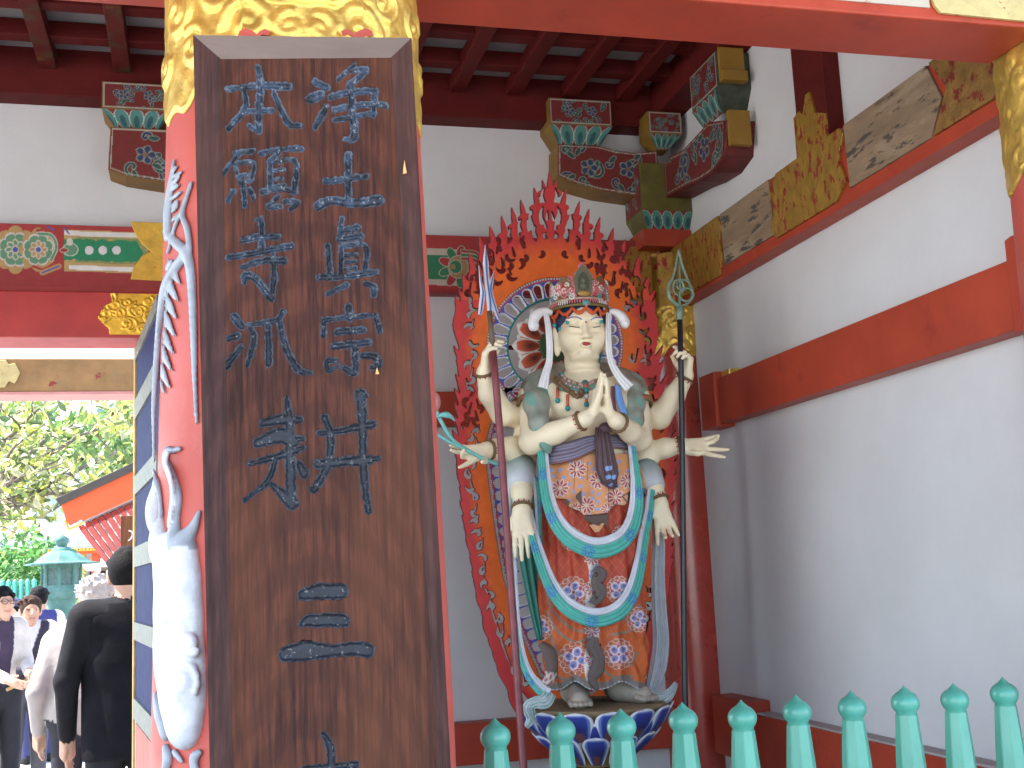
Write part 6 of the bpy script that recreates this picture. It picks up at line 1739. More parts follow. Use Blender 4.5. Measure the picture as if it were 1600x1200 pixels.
# dark undersides of the folded apron
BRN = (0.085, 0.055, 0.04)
def flat_piece(name, pts, dy, col, th=0.005, parent=stt):
    m = MB(); P_ = [S(a, b, dy) for a, b in pts]; m.prism([(q[0], q[2]) for q in P_], 1, P_[0][1] - th, P_[0][1], col); return m.build(name, ATTR, parent, bevel=0.0015)
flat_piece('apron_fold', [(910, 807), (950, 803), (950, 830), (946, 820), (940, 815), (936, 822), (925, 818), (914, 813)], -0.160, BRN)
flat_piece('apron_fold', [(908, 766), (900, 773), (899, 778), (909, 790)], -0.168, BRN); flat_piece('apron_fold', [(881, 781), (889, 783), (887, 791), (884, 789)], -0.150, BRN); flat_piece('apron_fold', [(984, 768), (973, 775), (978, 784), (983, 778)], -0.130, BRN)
flat_piece('apron_tip', [(920, 820), (946, 816), (936, 831), (929, 832)], -0.156, (0.60, 0.30, 0.14)); 
# small rolled sash ends down the middle
for pts in ([(930, 888), (938, 897), (932, 910), (938, 925), (931, 938), (924, 934)], [(930, 995), (928, 1010), (936, 1025), (934, 1045), (926, 1058), (934, 1078)]):
    ribbon('sash_end', [S(a, b, -0.185) for a, b in pts], [0.012, 0.026, 0.020, 0.025, 0.018, 0.006], plain((0.10, 0.075, 0.065), (0.07, 0.05, 0.045)), bulge=0.002, ns=36)
# sash and its knot
SASH, SL = np.array([0.115, 0.075, 0.10]), np.array([0.20, 0.21, 0.30])
def sashcol(SS, TT, MM, WW):
    C = np.tile(SASH, (*SS.shape, 1)); C[np.abs((TT * 3.0) % 1 - 0.5) > 0.36] = SL; C[TT > 0.78] = (0.22, 0.10, 0.09); return C
ribbon('sash', [S(850, 712, 0.03), S(864, 710, -0.105), S(895, 704, -0.14), S(925, 693, -0.145), S(960, 690, -0.13), S(985, 694, -0.06), S(994, 698, 0.03)], [0.036, 0.038, 0.036, 0.030, 0.026, 0.024, 0.022], sashcol, bulge=0.004, pleat=0.002, kp=5)
def knotcol(SS, TT, MM, WW):
    C = np.tile(np.array([0.105, 0.06, 0.065]), (*SS.shape, 1)); C[np.abs((TT * 3.5) % 1 - 0.5) > 0.40] = (0.045, 0.03, 0.04)
    for s0, t0, w_ in ((0.62, -0.1, .055), (0.80, -0.45, .075), (0.76, 0.15, .06), (0.90, 0.45, .04)):
        C[(np.abs(SS - s0) < w_ * 0.55) & (np.abs(TT - t0) < (0.34 - 3.2 * np.abs(SS - s0)))] = (0.22, 0.38, 0.66)
    return C
ribbon('sash_knot', [S(940, 668, -0.150), S(942, 685, -0.160), S(945, 705, -0.165), S(948, 730, -0.172), S(953, 748, -0.170), S(961, 762, -0.165)], [0.022, 0.028, 0.034, 0.042, 0.036, 0.006], knotcol, bulge=0.008, pleat=0.004, kp=4, ns=60, nt_=33)
m = MB(); m.ball(S(948, 668, -0.165), (0.030, 0.018, 0.020), 14); m.build('sash_knot', M('sash_cloth', (0.11, 0.06, 0.07), 0.6), stt, smooth=True)

# scarves --------------------------------------------------------------
def pathS(pts, dys): return [S(a, b, d_) for (a, b), d_ in zip(pts, dys)]
ribbon('scarf', pathS([(848, 700), (850, 730), (856, 775), (869, 812), (892, 840), (928, 856), (962, 849), (984, 828), (994, 795), (995, 760), (991, 725), (986, 690)], [-0.10, -0.12, -0.155, -0.185, -0.20, -0.205, -0.205, -0.19, -0.165, -0.15, -0.13, -0.11]),
       [0.020, 0.022, 0.025, 0.030, 0.035, 0.037, 0.036, 0.032, 0.028, 0.024, 0.018, 0.014], swagcol(0.28, -1, 0.165, f0=0.02), bulge=0.005, pleat=0.0015, kp=5, ns=300, nt_=41)
ribbon('scarf', pathS([(823, 790), (832, 830), (845, 873), (862, 915), (888, 948), (928, 965), (965, 955), (988, 925), (1000, 880), (1007, 835), (1014, 800), (1018, 765)], [-0.04, -0.08, -0.12, -0.165, -0.195, -0.205, -0.20, -0.18, -0.14, -0.10, -0.07, -0.05]),
       [0.018, 0.020, 0.023, 0.027, 0.031, 0.033, 0.032, 0.029, 0.024, 0.021, 0.019, 0.016], swagcol(0.25, -1, 0.17, f0=0.08), bulge=0.005, pleat=0.0012, kp=5, ns=300, nt_=41)
ribbon('scarf', pathS([(812, 742), (806, 770), (803, 800), (801, 850), (803, 900), (807, 960), (813, 1010), (824, 1048), (843, 1075), (858, 1084)], [0.0, -0.03, -0.03, -0.02, -0.02, -0.03, -0.05, -0.09, -0.13, -0.15]),
       [0.014, 0.010, 0.010, 0.011, 0.012, 0.012, 0.013, 0.016, 0.020, 0.018], swagcol(0.0, -1, 0.2), bulge=0.003, pleat=0.001, ns=80)
ribbon('scarf', pathS([(1026, 800), (1030, 850), (1029, 900), (1031, 950), (1034, 1000), (1030, 1040), (1020, 1075), (1014, 1092)], [0.02, 0.0, 0.0, 0.0, -0.01, -0.03, -0.05, -0.06]),
       [0.016, 0.026, 0.028, 0.030, 0.033, 0.034, 0.026, 0.014], plain((0.44, 0.475, 0.49), (0.26, 0.27, 0.27), 2.6), bulge=0.008, pleat=0.007, kp=3, ns=70, nt_=33)
ribbon('scarf', pathS([(1006, 1080), (1020, 1092), (1036, 1092), (1048, 1082), (1056, 1068)], [-0.08, -0.09, -0.09, -0.08, -0.06]), [0.016, 0.022, 0.020, 0.014, 0.004], plain((0.45, 0.50, 0.48), (0.18, 0.34, 0.30)), bulge=0.006, pleat=0.004, ns=36)
ribbon('scarf', pathS([(860, 1082), (852, 1096), (836, 1098), (826, 1106), (830, 1122), (822, 1136)], [-0.14, -0.15, -0.14, -0.13, -0.12, -0.12]), [0.020, 0.022, 0.016, 0.018, 0.014, 0.004], plain((0.46, 0.52, 0.50), (0.15, 0.38, 0.33)), bulge=0.006, pleat=0.004, ns=44)
ribbon('robe_back', pathS([(830, 650), (822, 720), (822, 800), (830, 880), (838, 940), (846, 1000)], [0.10, 0.11, 0.10, 0.08, 0.06, 0.04]), [0.03, 0.04, 0.045, 0.042, 0.032, 0.016], plain((0.03, 0.21, 0.16), (0.015, 0.11, 0.085)), bulge=0.006, pleat=0.006, kp=3)
# sleeve cuffs on the lowered arms
for c0_, c1_, c2_, r0 in ((S(812, 722, 0.045), S(813, 742, 0.02), S(814, 762, -0.01), 0.056), (S(1006, 728, 0.04), S(1014, 748, 0.01), S(1022, 766, -0.012), 0.053)):
    m = MB(); m.tube([c0_, frac(c0_, c1_, 0.5), c1_, frac(c1_, c2_, 0.5), c2_], [r0 * 0.97, r0 * 1.05, r0 * 1.02, r0 * 0.95, r0 * 0.86], 22, col=np.array([(0.24, 0.31, 0.28)] * 2 + [(0.40, 0.44, 0.43)] + [(0.5, 0.53, 0.54)] * 2)); m.build('sleeve', ATTR, stt, smooth=True)
ribbon('sleeve_fall', pathS([(798, 745), (795, 775), (796, 800), (799, 830)], [0.0, 0.0, 0.0, 0.0]), [0.012, 0.016, 0.014, 0.008], plain((0.5, 0.54, 0.56)), ns=24); ribbon('sleeve_fall', pathS([(836, 745), (840, 780), (842, 820), (845, 850)], [-0.02, -0.03, -0.03, -0.03]), [0.010, 0.014, 0.012, 0.008], swagcol(0.2, 1, 0.12), ns=24)
# brown folded corners of the skirt
for sg, pts in ((1, [(845, 1005), (858, 1020), (862, 1040), (858, 1062), (848, 1068), (840, 1060)]), (-1, [(1004, 990), (992, 1012), (985, 1035), (992, 1058), (1002, 1066), (1008, 1056)])):
    ribbon('skirt_corner', pathS(pts, [-0.10, -0.12, -0.13, -0.13, -0.12, -0.10]), [0.012, 0.026, 0.024, 0.020, 0.016, 0.008], lambda SS, TT, MM, WW: np.where((SS < 0.5)[..., None], np.array([0.11, 0.075, 0.06]), np.where((np.sin(MM * 160) * np.cos(TT * 6) > 0.1)[..., None], np.array([0.30, 0.12, 0.14]), np.array([0.56, 0.50, 0.42]))), bulge=0.008, ns=40)
# feet
fs_ = SDF((1.14, 3.82, 1.09), (1.62, 4.3, 1.26), 0.004)
for (ax_, ay_, dx, dyy) in ((899, 1092, -0.02, -0.12), (968, 1088, 0.055, -0.10)):
    h0 = S(ax_, ay_ - 14, -0.03); h0[2] = 1.172
    t0 = h0 + np.array([dx, dyy * 0.9, -0.022])
    fs_.cone(h0, t0, 0.050, 0.032, 0.01); fs_.cone(h0 + np.array([0, 0.06, -0.01]), h0, 0.038, 0.050, 0.01)
    sv = unit(np.array([-dyy, dx, 0]))
    for k_ in range(5):
        o_ = (k_ - 2) * 0.0165; b0 = t0 + sv * o_ + np.array([0, 0, -0.006]); b1 = b0 + unit(np.array([dx, dyy, 0])) * (0.040 - 0.003 * abs(k_ - 2)) + np.array([0, 0, -0.006])
        fs_.cone(b0, b1, 0.0120, 0.0098, 0.0015)
V, Q, _ = fs_.mesh()
fastmesh('feet', V, Q, M('dusty_grey_feet', (0.34, 0.30, 0.24), 0.7, var=0.15, vscale=20), stt)
del bd_, fs_

# lotus pedestal -------------------------------------------------------
LC = np.array([1.352, YST - 0.02, 0.0])
lt = thing('lotus_pedestal', 'blue lotus flower pedestal with white edged petals under the statue', 'pedestal', (LC[0], LC[1], 0.62))
def bowl(z): return float(np.interp(z, [0.88, 0.92, 0.97, 1.03, 1.088], [0.10, 0.135, 0.19, 0.235, 0.266]))
m = MB(); m.lathe([(0.0, 1.0885), (0.25, 1.088), (0.258, 1.08), (bowl(1.03) - 0.01, 1.03), (bowl(0.97) - 0.01, 0.97), (bowl(0.92) - 0.01, 0.92), (0.09, 0.88)], LC + [0, 0, 0.033], 48); m.build('flower_core', M('dusty_olive_top', (0.24, 0.18, 0.09), 0.8, var=0.25, vscale=16), lt, smooth=True, auto=40)
def petals(n, ph, zt, zb_, hw, off, tipout):
    m = MB()
    for k_ in range(n):
        a0 = ph + 2 * math.pi * k_ / n
        T, Uu = np.meshgrid(np.linspace(0, 1, 22), np.linspace(-1, 1, 25), indexing='ij')
        # width: broad at the top with a small notch-point, tapering to the root
        w_ = hw * np.sqrt(np.clip(1 - (1 - T) ** 2.4 * 0.55 - np.clip((T - 0.62) / 0.38, 0, 1) ** 2.6, 0.0008, 1))
        z = zb_ + (zt - zb_) * T
        rad = np.vectorize(bowl)(np.clip(z, 0.88, 1.088)) + off + 0.012 * np.sin(np.pi * T) * (1 - Uu ** 2) + tipout * T ** 3
        a_ = a0 + Uu * w_
        P_ = np.stack([LC[0] + rad * np.cos(a_), LC[1] + rad * np.sin(a_), z + 0.033], -1)
        ed = np.abs(Uu); e2 = np.maximum(ed, np.clip((T - 0.55) / 0.45, 0, 1) ** 1.5 * 1.0)
        C = np.tile(np.array([0.025, 0.045, 0.25]), (*T.shape, 1))
        q = np.clip(1 - np.hypot(Uu * 1.1, (T - 0.35) * 2.2), 0, 1)[..., None]; C = C * (1 - q) + np.array([0.012, 0.016, 0.10]) * q
        C[(np.hypot(Uu * 2.2, (T - 0.18) * 5) < 1)] = (0.12, 0.05, 0.06)
        C[e2 > 0.66] = (0.10, 0.18, 0.42); C[e2 > 0.80] = (0.58, 0.61, 0.64)
        m.grid(P_, col=C, flip=True)
    o = m.build('petals', ATTRG, lt, smooth=True); md = o.modifiers.new('t', 'SOLIDIFY'); md.thickness = 0.006; return o
petals(14, 0.12, 1.088, 0.985, 0.215, 0.004, 0.010)
petals(14, 0.12 + math.pi / 14, 1.05, 0.945, 0.215, -0.006, 0.012)
petals(12, 0.2, 1.0, 0.895, 0.24, 0.0, 0.016)
m = MB(); rr2 = np.random.default_rng(8)
for k_ in range(26):
    a_ = 2 * math.pi * k_ / 26; c_ = LC + np.array([0.135 * math.cos(a_), 0.135 * math.sin(a_), 0.845 + 0.012 * (k_ % 2)])
    for j in range(5):
        d_ = np.array([math.cos(a_) * 0.5, math.sin(a_) * 0.5, 0]) + np.array([-math.sin(a_), math.cos(a_), 0]) * (j - 2) * 0.35 + np.array([0, 0, 0.5 - 0.15 * abs(j - 2)])
        m.tube([c_, c_ + d_ * 0.022, c_ + d_ * 0.045 + np.array([0, 0, -0.006])], [0.004, 0.008, 0.002], 6, col=(0.55, 0.60, 0.60) if j % 2 else (0.08, 0.30, 0.26))
m.build('leaf_ornament', ATTR, lt, smooth=True)
m = MB(); m.lathe([(0.09, 0.90), (0.085, 0.87), (0.10, 0.83), (0.15, 0.80)], LC, 32); m.build('stem', M('pedestal_ochre', (0.28, 0.17, 0.05), 0.6), lt, smooth=True)
m = MB()
for r0, z0_, z1_ in ((0.22, 0.745, 0.80), (0.27, 0.62, 0.745)):
    m.lathe([(0, z1_), (r0, z1_), (r0, z0_), (0, z0_)], LC, 8)
m.build('base', M('grey_stone_base', (0.22, 0.20, 0.19), 0.8, var=0.2), lt, bevel=0.006)

# weapons --------------------------------------------------------------
tr = thing('trident', 'dark red trident with blue and white prongs held upright in the raised hand', 'trident', tuple(S(818, 1200, -0.25)))
def TRP(px, py): return onY(px, py, float(np.interp(py, [385, 580, 1200], [YST - 0.13, YST - 0.115, YST - 0.24])))
m = MB(); m.tube([TRP(765, 486), TRP(768, 520), TRP(772, 555)], 0.0098, 14); m.build('upper_shaft', M('old_brown_shaft', (0.12, 0.085, 0.05), 0.6, var=0.25, vscale=20), tr, smooth=True)
m = MB(); m.tube([TRP(770, 548), TRP(775, 600), TRP(783, 700), TRP(797, 900), TRP(819, 1210), TRP(838, 1480)], 0.0132, 16); m.build('shaft', M('worn_red_shaft', (0.20, 0.045, 0.05), 0.45, var=0.25, vscale=20, wear=(0.28, 0.16, 0.14), wear_t=0.68, wear_scale=30), tr, smooth=True)
def blade(pts, wd, name='prong'):
    m = MB(); sp = smooth_path(pts, 22); n_ = len(sp); ww = np.interp(np.linspace(0, 1, n_), np.linspace(0, 1, len(wd)), wd) * 0.00225
    P_ = np.zeros((n_, 7, 3)); C = np.zeros((n_, 7, 3))
    c3 = np.array([TRP(a, b) for a, b in sp]); T = np.gradient(c3, axis=0); T /= np.linalg.norm(T, axis=1)[:, None]; Bv = np.cross(T, (0, -1, 0)); Bv /= np.linalg.norm(Bv, axis=1)[:, None]
    for j, (q, dp, col) in enumerate(((-1, 0, (0.62, 0.66, 0.72)), (-0.55, -0.004, (0.55, 0.6, 0.68)), (-0.2, -0.008, (0.06, 0.11, 0.32)), (0.15, -0.009, (0.04, 0.08, 0.28)), (0.5, -0.006, (0.5, 0.56, 0.66)), (1, 0, (0.6, 0.64, 0.7)), (0, 0.006, (0.3, 0.35, 0.45)))):
        P_[:, j] = c3 + Bv * (ww * q)[:, None] + np.array([0, dp, 0]); C[:, j] = col
    m.grid(P_, col=C, closev=True); m.build(name, ATTRG, tr, smooth=False)
blade([(758, 383), (759, 410), (761, 440), (765, 470), (766, 490)], [0.3, 5, 4.2, 5.5, 4.5]); blade([(748, 416), (751, 440), (754, 458), (752, 478), (750, 492)], [0.3, 2.5, 4, 4.2, 3]); blade([(772, 424), (768, 440), (766, 455), (772, 478), (779, 499)], [0.3, 3.5, 4.2, 4.2, 2.2])
stf = thing('ring_staff', 'slender black staff topped by a green ringed finial held in a raised hand', 'staff', tuple(S(1070, 1120, -0.1)))
def SP(px, py): return onY(px, py, float(np.interp(py, [395, 570, 1110], [YST - 0.075, YST - 0.08, YST - 0.11])))
m = MB(); m.tube([SP(1062, 490), SP(1064, 570), SP(1066, 700), SP(1069, 1000), SP(1071, 1120), SP(1074, 1330)], 0.0108, 14); m.build('shaft', M('black_lacquer_shaft', (0.018, 0.018, 0.022), 0.35, var=0.2), stf, smooth=True)
GRN = M('verdigris_bronze', (0.16, 0.25, 0.18), 0.5, var=0.3, vscale=30, dirt=(0.30, 0.33, 0.22), dirt_t=0.55, dirt_scale=30)
m = MB(); m.tube([SP(1062, 478), SP(1062, 500)], [0.014, 0.0125], 14)
m.tube([SP(a, b) for a, b in smooth_path([(1063, 480), (1047, 466), (1045, 448), (1052, 432), (1057, 410), (1060, 390)], 30)], np.interp(np.linspace(0, 1, 31)[:31], [0, .5, 1], [0.008, 0.007, 0.002])[:len(smooth_path([(1063, 480), (1047, 466), (1045, 448), (1052, 432), (1057, 410), (1060, 390)], 30))], 8)
m.tube([SP(a, b) for a, b in smooth_path([(1063, 480), (1078, 470), (1081, 455), (1074, 436), (1066, 415), (1060, 390)], 30)], 0.006, 8)
m.tube([SP(1062, 478), SP(1062, 440), SP(1061, 400)], [0.006, 0.005, 0.003], 8); m.build('finial', GRN, stf, smooth=True)
for cx, cy, rx, ry, dy_ in ((1058, 450, 8, 12, -0.012), (1070, 462, 11, 10, -0.016), (1066, 446, 10, 8, -0.006)):
    m = MB(); m.tube([SP(cx + rx * math.cos(a_), cy + ry * math.sin(a_)) + np.array([0, dy_, 0]) for a_ in np.linspace(0, 2 * math.pi, 28)], 0.0042, 8, cap=False); m.build('ring', GRN, stf, smooth=True)
# lotus stems held in the outstretched hand
lf = thing('lotus_flower', 'turquoise lotus stem with a pink bud held in the outstretched hand', 'flower', tuple(S(735, 710, -0.09)))
LSM = M('turquoise_stem', (0.16, 0.45, 0.40), 0.5, var=0.15, vscale=20, wear=(0.5, 0.5, 0.45), wear_t=0.62, wear_scale=25)
m = MB()
m.tube([S(a, b, -0.07) for a, b in smooth_path([(778, 726), (750, 714), (728, 702), (706, 686), (690, 660), (676, 630)], 30)], 0.0075, 8)
m.tube([S(a, b, -0.075) for a, b in smooth_path([(728, 702), (705, 692), (684, 680), (660, 668)], 20)], 0.0062, 8); m.build('stem', LSM, lf, smooth=True)
m = MB(); m.tube([S(a, b, -0.08) for a, b in smooth_path([(682, 652), (692, 648), (703, 650), (711, 658)], 14)], [0.003, 0.010, 0.013, 0.013, 0.009, 0.002] if False else np.interp(np.linspace(0, 1, len(smooth_path([(682, 652), (692, 648), (703, 650), (711, 658)], 14))), [0, .5, 1], [0.004, 0.013, 0.002]), 8); m.build('leaf', LSM, lf, smooth=True)
m = MB(); m.ball(S(675, 628, -0.07), (0.032, 0.03, 0.042), 16); m.build('bud', M('pink_bud', (0.55, 0.24, 0.22), 0.5, var=0.2, vscale=20), lf, smooth=True)
# ------------------------------------------------------------------ courtyard beyond the gate
def leafmat(name, c1, c2, tr=0.35):
    m = bpy.data.materials.new(name); m.use_nodes = True; nt = m.node_tree; N, L = nt.nodes, nt.links
    b = N['Principled BSDF']; b.inputs['Roughness'].default_value = 0.38
    a = N.new('ShaderNodeAttribute'); a.attribute_name = 'Col'
    L.new(a.outputs['Color'], b.inputs['Base Color'])
    t = N.new('ShaderNodeBsdfTranslucent'); L.new(a.outputs['Color'], t.inputs['Color'])
    x = N.new('ShaderNodeMixShader'); x.inputs[0].default_value = tr; L.new(b.outputs[0], x.inputs[1]); L.new(t.outputs[0], x.inputs[2])
    L.new(x.outputs[0], N['Material Output'].inputs['Surface']); m['attr'] = 1
    return m
LEAF = leafmat('leaves', 0, 0, 0.45)
BARK = M('grey_bark', (0.16, 0.135, 0.11), 0.85, var=0.3, vscale=18, bump=0.4)
lr = np.random.default_rng(77)
def leaves(m, C_, size, cols, n_=None, droop=0.0):
    """leaf-shaped folded faces at the given points"""
    k_ = len(C_)
    d = lr.normal(size=(k_, 3)); d[:, 2] -= droop; d /= np.linalg.norm(d, axis=1)[:, None]
    u_ = lr.normal(size=(k_, 3)); u_ -= d * (u_ * d).sum(1)[:, None]; u_ /= np.linalg.norm(u_, axis=1)[:, None]
    nn = np.cross(d, u_)
    sz = size * lr.uniform(0.7, 1.25, k_)[:, None]
    prof = [(0, 0.04), (0.3, 0.19), (0.62, 0.21), (0.88, 0.10), (1.0, 0.0)]
    V, cc = [], []
    mid = [C_ + d * sz * t - nn * sz * 0.10 * t * t for t, _ in prof]
    rt = [mid[i] + u_ * sz * w_ + nn * sz * 0.06 for i, (_, w_) in enumerate(prof)]
    lt_ = [mid[i] - u_ * sz * w_ + nn * sz * 0.06 for i, (_, w_) in enumerate(prof)]
    A = np.stack(lt_ + mid + rt, 1)           # k, 15, 3
    f = []
    for i in range(4): f += [(i, i + 1, 6 + i, 5 + i), (5 + i, 6 + i, 11 + i, 10 + i)]
    F_ = (np.array(f)[None] + 15 * np.arange(k_)[:, None, None]).reshape(-1, 4)
    cols = np.asarray(cols); c_ = cols[lr.integers(0, len(cols), k_)] * lr.uniform(0.75, 1.25, (k_, 1))
    m.raw(A.reshape(-1, 3), F_.tolist(), np.repeat(c_, 15, axis=0))

def limb(m, a, b, r0, r1, wig=0.08, n_=9):
    a, b = np.asarray(a, float), np.asarray(b, float); L = np.linalg.norm(b - a)
    t = np.linspace(0, 1, n_)[:, None]
    P_ = a + (b - a) * t + np.cumsum(lr.normal(size=(n_, 3)) * wig * L / n_, axis=0) * np.sin(np.pi * t * 0.7)
    m.tube(P_, np.linspace(r0, r1, n_), 7); return P_

# big-leaved tree whose crown fills the doorway
tb = onY(-70, 1000, 9.8); tb[2] = 0
tt = thing('broadleaf_tree', 'big-leaved evergreen tree with yellow green foliage and bare twigs filling the doorway', 'tree', tuple(tb))
m = MB(); P_ = limb(m, tb, onY(-60, 800, 9.8), 0.13, 0.09, 0.03)
ends = []
for (px, py, y) in ((40, 790, 9.4), (90, 720, 9.7), (30, 690, 9.3), (120, 660, 10.2), (170, 700, 10.4), (60, 640, 9.6), (150, 770, 10.2), (20, 740, 9.0), (190, 650, 10.6), (-10, 640, 9.5)):
    Q = limb(m, P_[-1] + np.array([0, 0, lr.uniform(-0.25, 0.15)]), onY(px, py, y), 0.035, 0.009, 0.14, 14)
    ends.append(Q)
    for _ in range(7):
        i = lr.integers(4, 13); e_ = Q[i] + np.array([lr.uniform(-0.35, 0.45), lr.uniform(-0.3, 0.3), lr.uniform(-0.25, 0.3)])
        ends.append(limb(m, Q[i], e_, 0.008, 0.003, 0.12, 7))
m.build('trunk', BARK, tt, smooth=True)
pts = []
for Q in ends:
    for _ in range(10 if len(Q) == 7 else 14):
        i = lr.integers(2 if len(Q) == 7 else 6, len(Q)); pts.append(Q[i] + lr.normal(size=3) * 0.06)
# whorls of leaves at shoot tips
shoots = np.array([Q[-1] for Q in ends])
extra = []
for _ in range(300):
    px, py = lr.uniform(-30, 215), lr.uniform(612, 835)
    if py > 745 and lr.random() < 0.75: continue
    if vnoise(px, py, 38, 31) < 0.46: continue
    if py > 790 and lr.random() < 0.6: continue
    c_ = onY(px, py, lr.uniform(9.0, 10.8)); extra += [c_ + lr.normal(size=3) * 0.035 for _ in range(lr.integers(4, 9))]
m = MB(); leaves(m, np.array(pts + extra), 0.088, [(0.36, 0.40, 0.08), (0.45, 0.44, 0.12), (0.24, 0.31, 0.09), (0.12, 0.18, 0.07), (0.60, 0.58, 0.36), (0.38, 0.40, 0.22)])
m.build('crown', LEAF, tt)

# hillside greenery far beyond and clipped bush behind the low fence
def bush(name, label, c_, rad, n_, size, cols, cat='bush', group=None):
    o = thing(name, label, cat, (c_[0], c_[1], 0), group)
    P_ = []
    cl = lr.normal(size=(14, 3)) * np.array(rad) * 0.55
    for _ in range(n_):
        q = cl[lr.integers(0, 14)] + lr.normal(size=3) * np.array(rad) * 0.28; P_.append(np.asarray(c_) + q)
    P_ = np.array(P_); P_ = P_[P_[:, 2] > 0.05]
    m = MB(); leaves(m, P_, size, cols); m.build('foliage', LEAF, o)
    m = MB(); limb(m, (c_[0], c_[1], 0), c_, 0.07, 0.03); m.build('trunk', BARK, o, smooth=True)
GCOL = [(0.09, 0.24, 0.05), (0.16, 0.34, 0.09), (0.26, 0.44, 0.16), (0.06, 0.16, 0.05)]
bush('clipped_bush', 'bright green rounded bush behind the little fence', onY(22, 892, 17.5), (0.55, 0.5, 0.42), 1500, 0.13, GCOL)
bush('hill_tree', 'yellow green tree on the slope behind the magnolia leaves', onY(120, 690, 40), (2.6, 2, 1.6), 1600, 0.42, [(0.24, 0.32, 0.06), (0.32, 0.38, 0.10), (0.12, 0.22, 0.06)], 'tree')
bush('hill_tree', 'dark green tree beside the far pagoda roof', onY(195, 740, 33), (1.3, 1.2, 1.0), 1000, 0.32, [(0.10, 0.18, 0.05), (0.2, 0.26, 0.08)], 'tree')

# bronze lantern
def ring6(m, c_, prof, n_=8, col=None): m.lathe(prof, c_, n_)
lx = onY(96, 905, 14.0)
zz_ = lambda py: float(onY(96, py, 14.0)[2])
BRZ = M('verdigris_lantern', (0.075, 0.165, 0.135), 0.7, spec=0.2, var=0.25, vscale=6, bump=0.2, dirt=(0.13, 0.22, 0.20), dirt_t=0.5, dirt_scale=4)
ln = thing('bronze_lantern', 'tall verdigris bronze lantern with flared eight-sided roof in the courtyard', 'lantern', (lx[0], lx[1], 0))
LCc = (lx[0], lx[1], 0); pxm = 14.0 / 1850 * 1.03
m = MB(); m.lathe([(0.0, zz_(834)), (9 * pxm, zz_(841)), (9.5 * pxm, zz_(846)), (7 * pxm, zz_(852)), (5 * pxm, zz_(854)), (12 * pxm, zz_(856)), (13 * pxm, zz_(861))], LCc, 24); m.build('finial', BRZ, ln, smooth=True)
m = MB(); m.lathe([(12 * pxm, zz_(860)), (20 * pxm, zz_(863)), (30 * pxm, zz_(871)), (37 * pxm, zz_(878)), (50 * pxm, zz_(880)), (50 * pxm, zz_(882)), (24 * pxm, zz_(881))], LCc, 8); m.build('roof', BRZ, ln)
m = MB()
m.lathe([(25 * pxm, zz_(880)), (25 * pxm, zz_(917)), (21 * pxm, zz_(918))], LCc, 8)
body = m.build('fire_box', M('lantern_dark_grille', (0.05, 0.10, 0.085), 0.6, var=0.5, vscale=40), ln)
m = MB()
for k_ in range(8):
    a_ = k_ * math.pi / 4; m.tube([(lx[0] + 25.4 * pxm * math.cos(a_), lx[1] + 25.4 * pxm * math.sin(a_), zz_(880)), (lx[0] + 25.4 * pxm * math.cos(a_), lx[1] + 25.4 * pxm * math.sin(a_), zz_(918))], 0.018, 6)
m.lathe([(26 * pxm, zz_(880)), (26 * pxm, zz_(888))], LCc, 8); m.lathe([(26 * pxm, zz_(914)), (27 * pxm, zz_(918)), (28 * pxm, zz_(924)), (27 * pxm, zz_(926)), (26 * pxm, zz_(932)), (22 * pxm, zz_(938))], LCc, 8)
m.build('window_frame', BRZ, ln)
m = MB(); m.lathe([(22 * pxm, zz_(937)), (17 * pxm, zz_(950)), (15.5 * pxm, zz_(990)), (15.5 * pxm, zz_(1060)), (22 * pxm, zz_(1075)), (30 * pxm, zz_(1090)), (36 * pxm, 0.0)], LCc, 24); m.build('stem', BRZ, ln, smooth=True)

# orange gable roof and notice board
YG = 9.0
gr = thing('gable_roof', 'bright orange bargeboard with dark top edge sloping over red rafters', 'roof', tuple(onY(150, 780, YG)))
ORR = M('orange_vermilion', (0.62, 0.10, 0.025), 0.45, var=0.08, vscale=5)
m = MB(); plate(m, [(97, 789), (300, 694), (300, 738), (134, 813), (126, 812), (119, 817), (110, 822), (104, 812)], YG, 0.06); m.build('bargeboard', ORR, gr, bevel=0.004)
m = MB(); plate(m, [(89, 781), (300, 682), (300, 695), (96, 791)], YG + 0.02, 0.11); m.build('roof_edge', M('dark_roof_edge', (0.07, 0.06, 0.05), 0.8), gr, bevel=0.004)
m = MB(); plate(m, [(104, 813), (109, 825), (122, 820), (132, 815), (131, 818), (121, 824), (107, 829), (101, 815)], YG - 0.01, 0.05); m.build('gilt_tip', M('yellow_edge', (0.66, 0.38, 0.05), 0.5), gr)
m = MB(); plate(m, [(134, 814), (300, 739), (300, 744), (136, 818)], YG + 0.3, 0.3); m.build('grey_moulding', M('grey_moulding', (0.25, 0.24, 0.27), 0.6), gr)
m = MB(); a_, b_ = onY(128, 818, YG + 0.1), onY(300, 742, YG + 0.1); back = np.array([0.25, 3.4, -0.62])
m.raw([a_, b_, b_ + back, a_ + back], [(0, 1, 2, 3), (3, 2, 1, 0)]); m.build('soffit', M('soffit_pale', (0.8, 0.72, 0.68), 0.7), gr)
m = MB()
for k_ in range(17):
    t = k_ / 17; p0 = a_ * (1 - t) + b_ * t + np.array([0, 0, -0.03]); p1 = p0 + back
    m.tube([p0, p1], 0.026, 4)
m.build('rafter', M('rafter_red', (0.36, 0.03, 0.02), 0.6), gr)
m = MB(); m.lathe([(0.09, 0), (0.09, 2.6)], (onY(260, 800, YG + 1.2)[0], YG + 1.2, 0), 20); m.build('post', RED, gr, smooth=True)
YN = 7.6
nb = thing('notice_board', 'narrow brown wooden notice board with a white character above the black suit', 'sign', tuple(onY(215, 870, YN)))
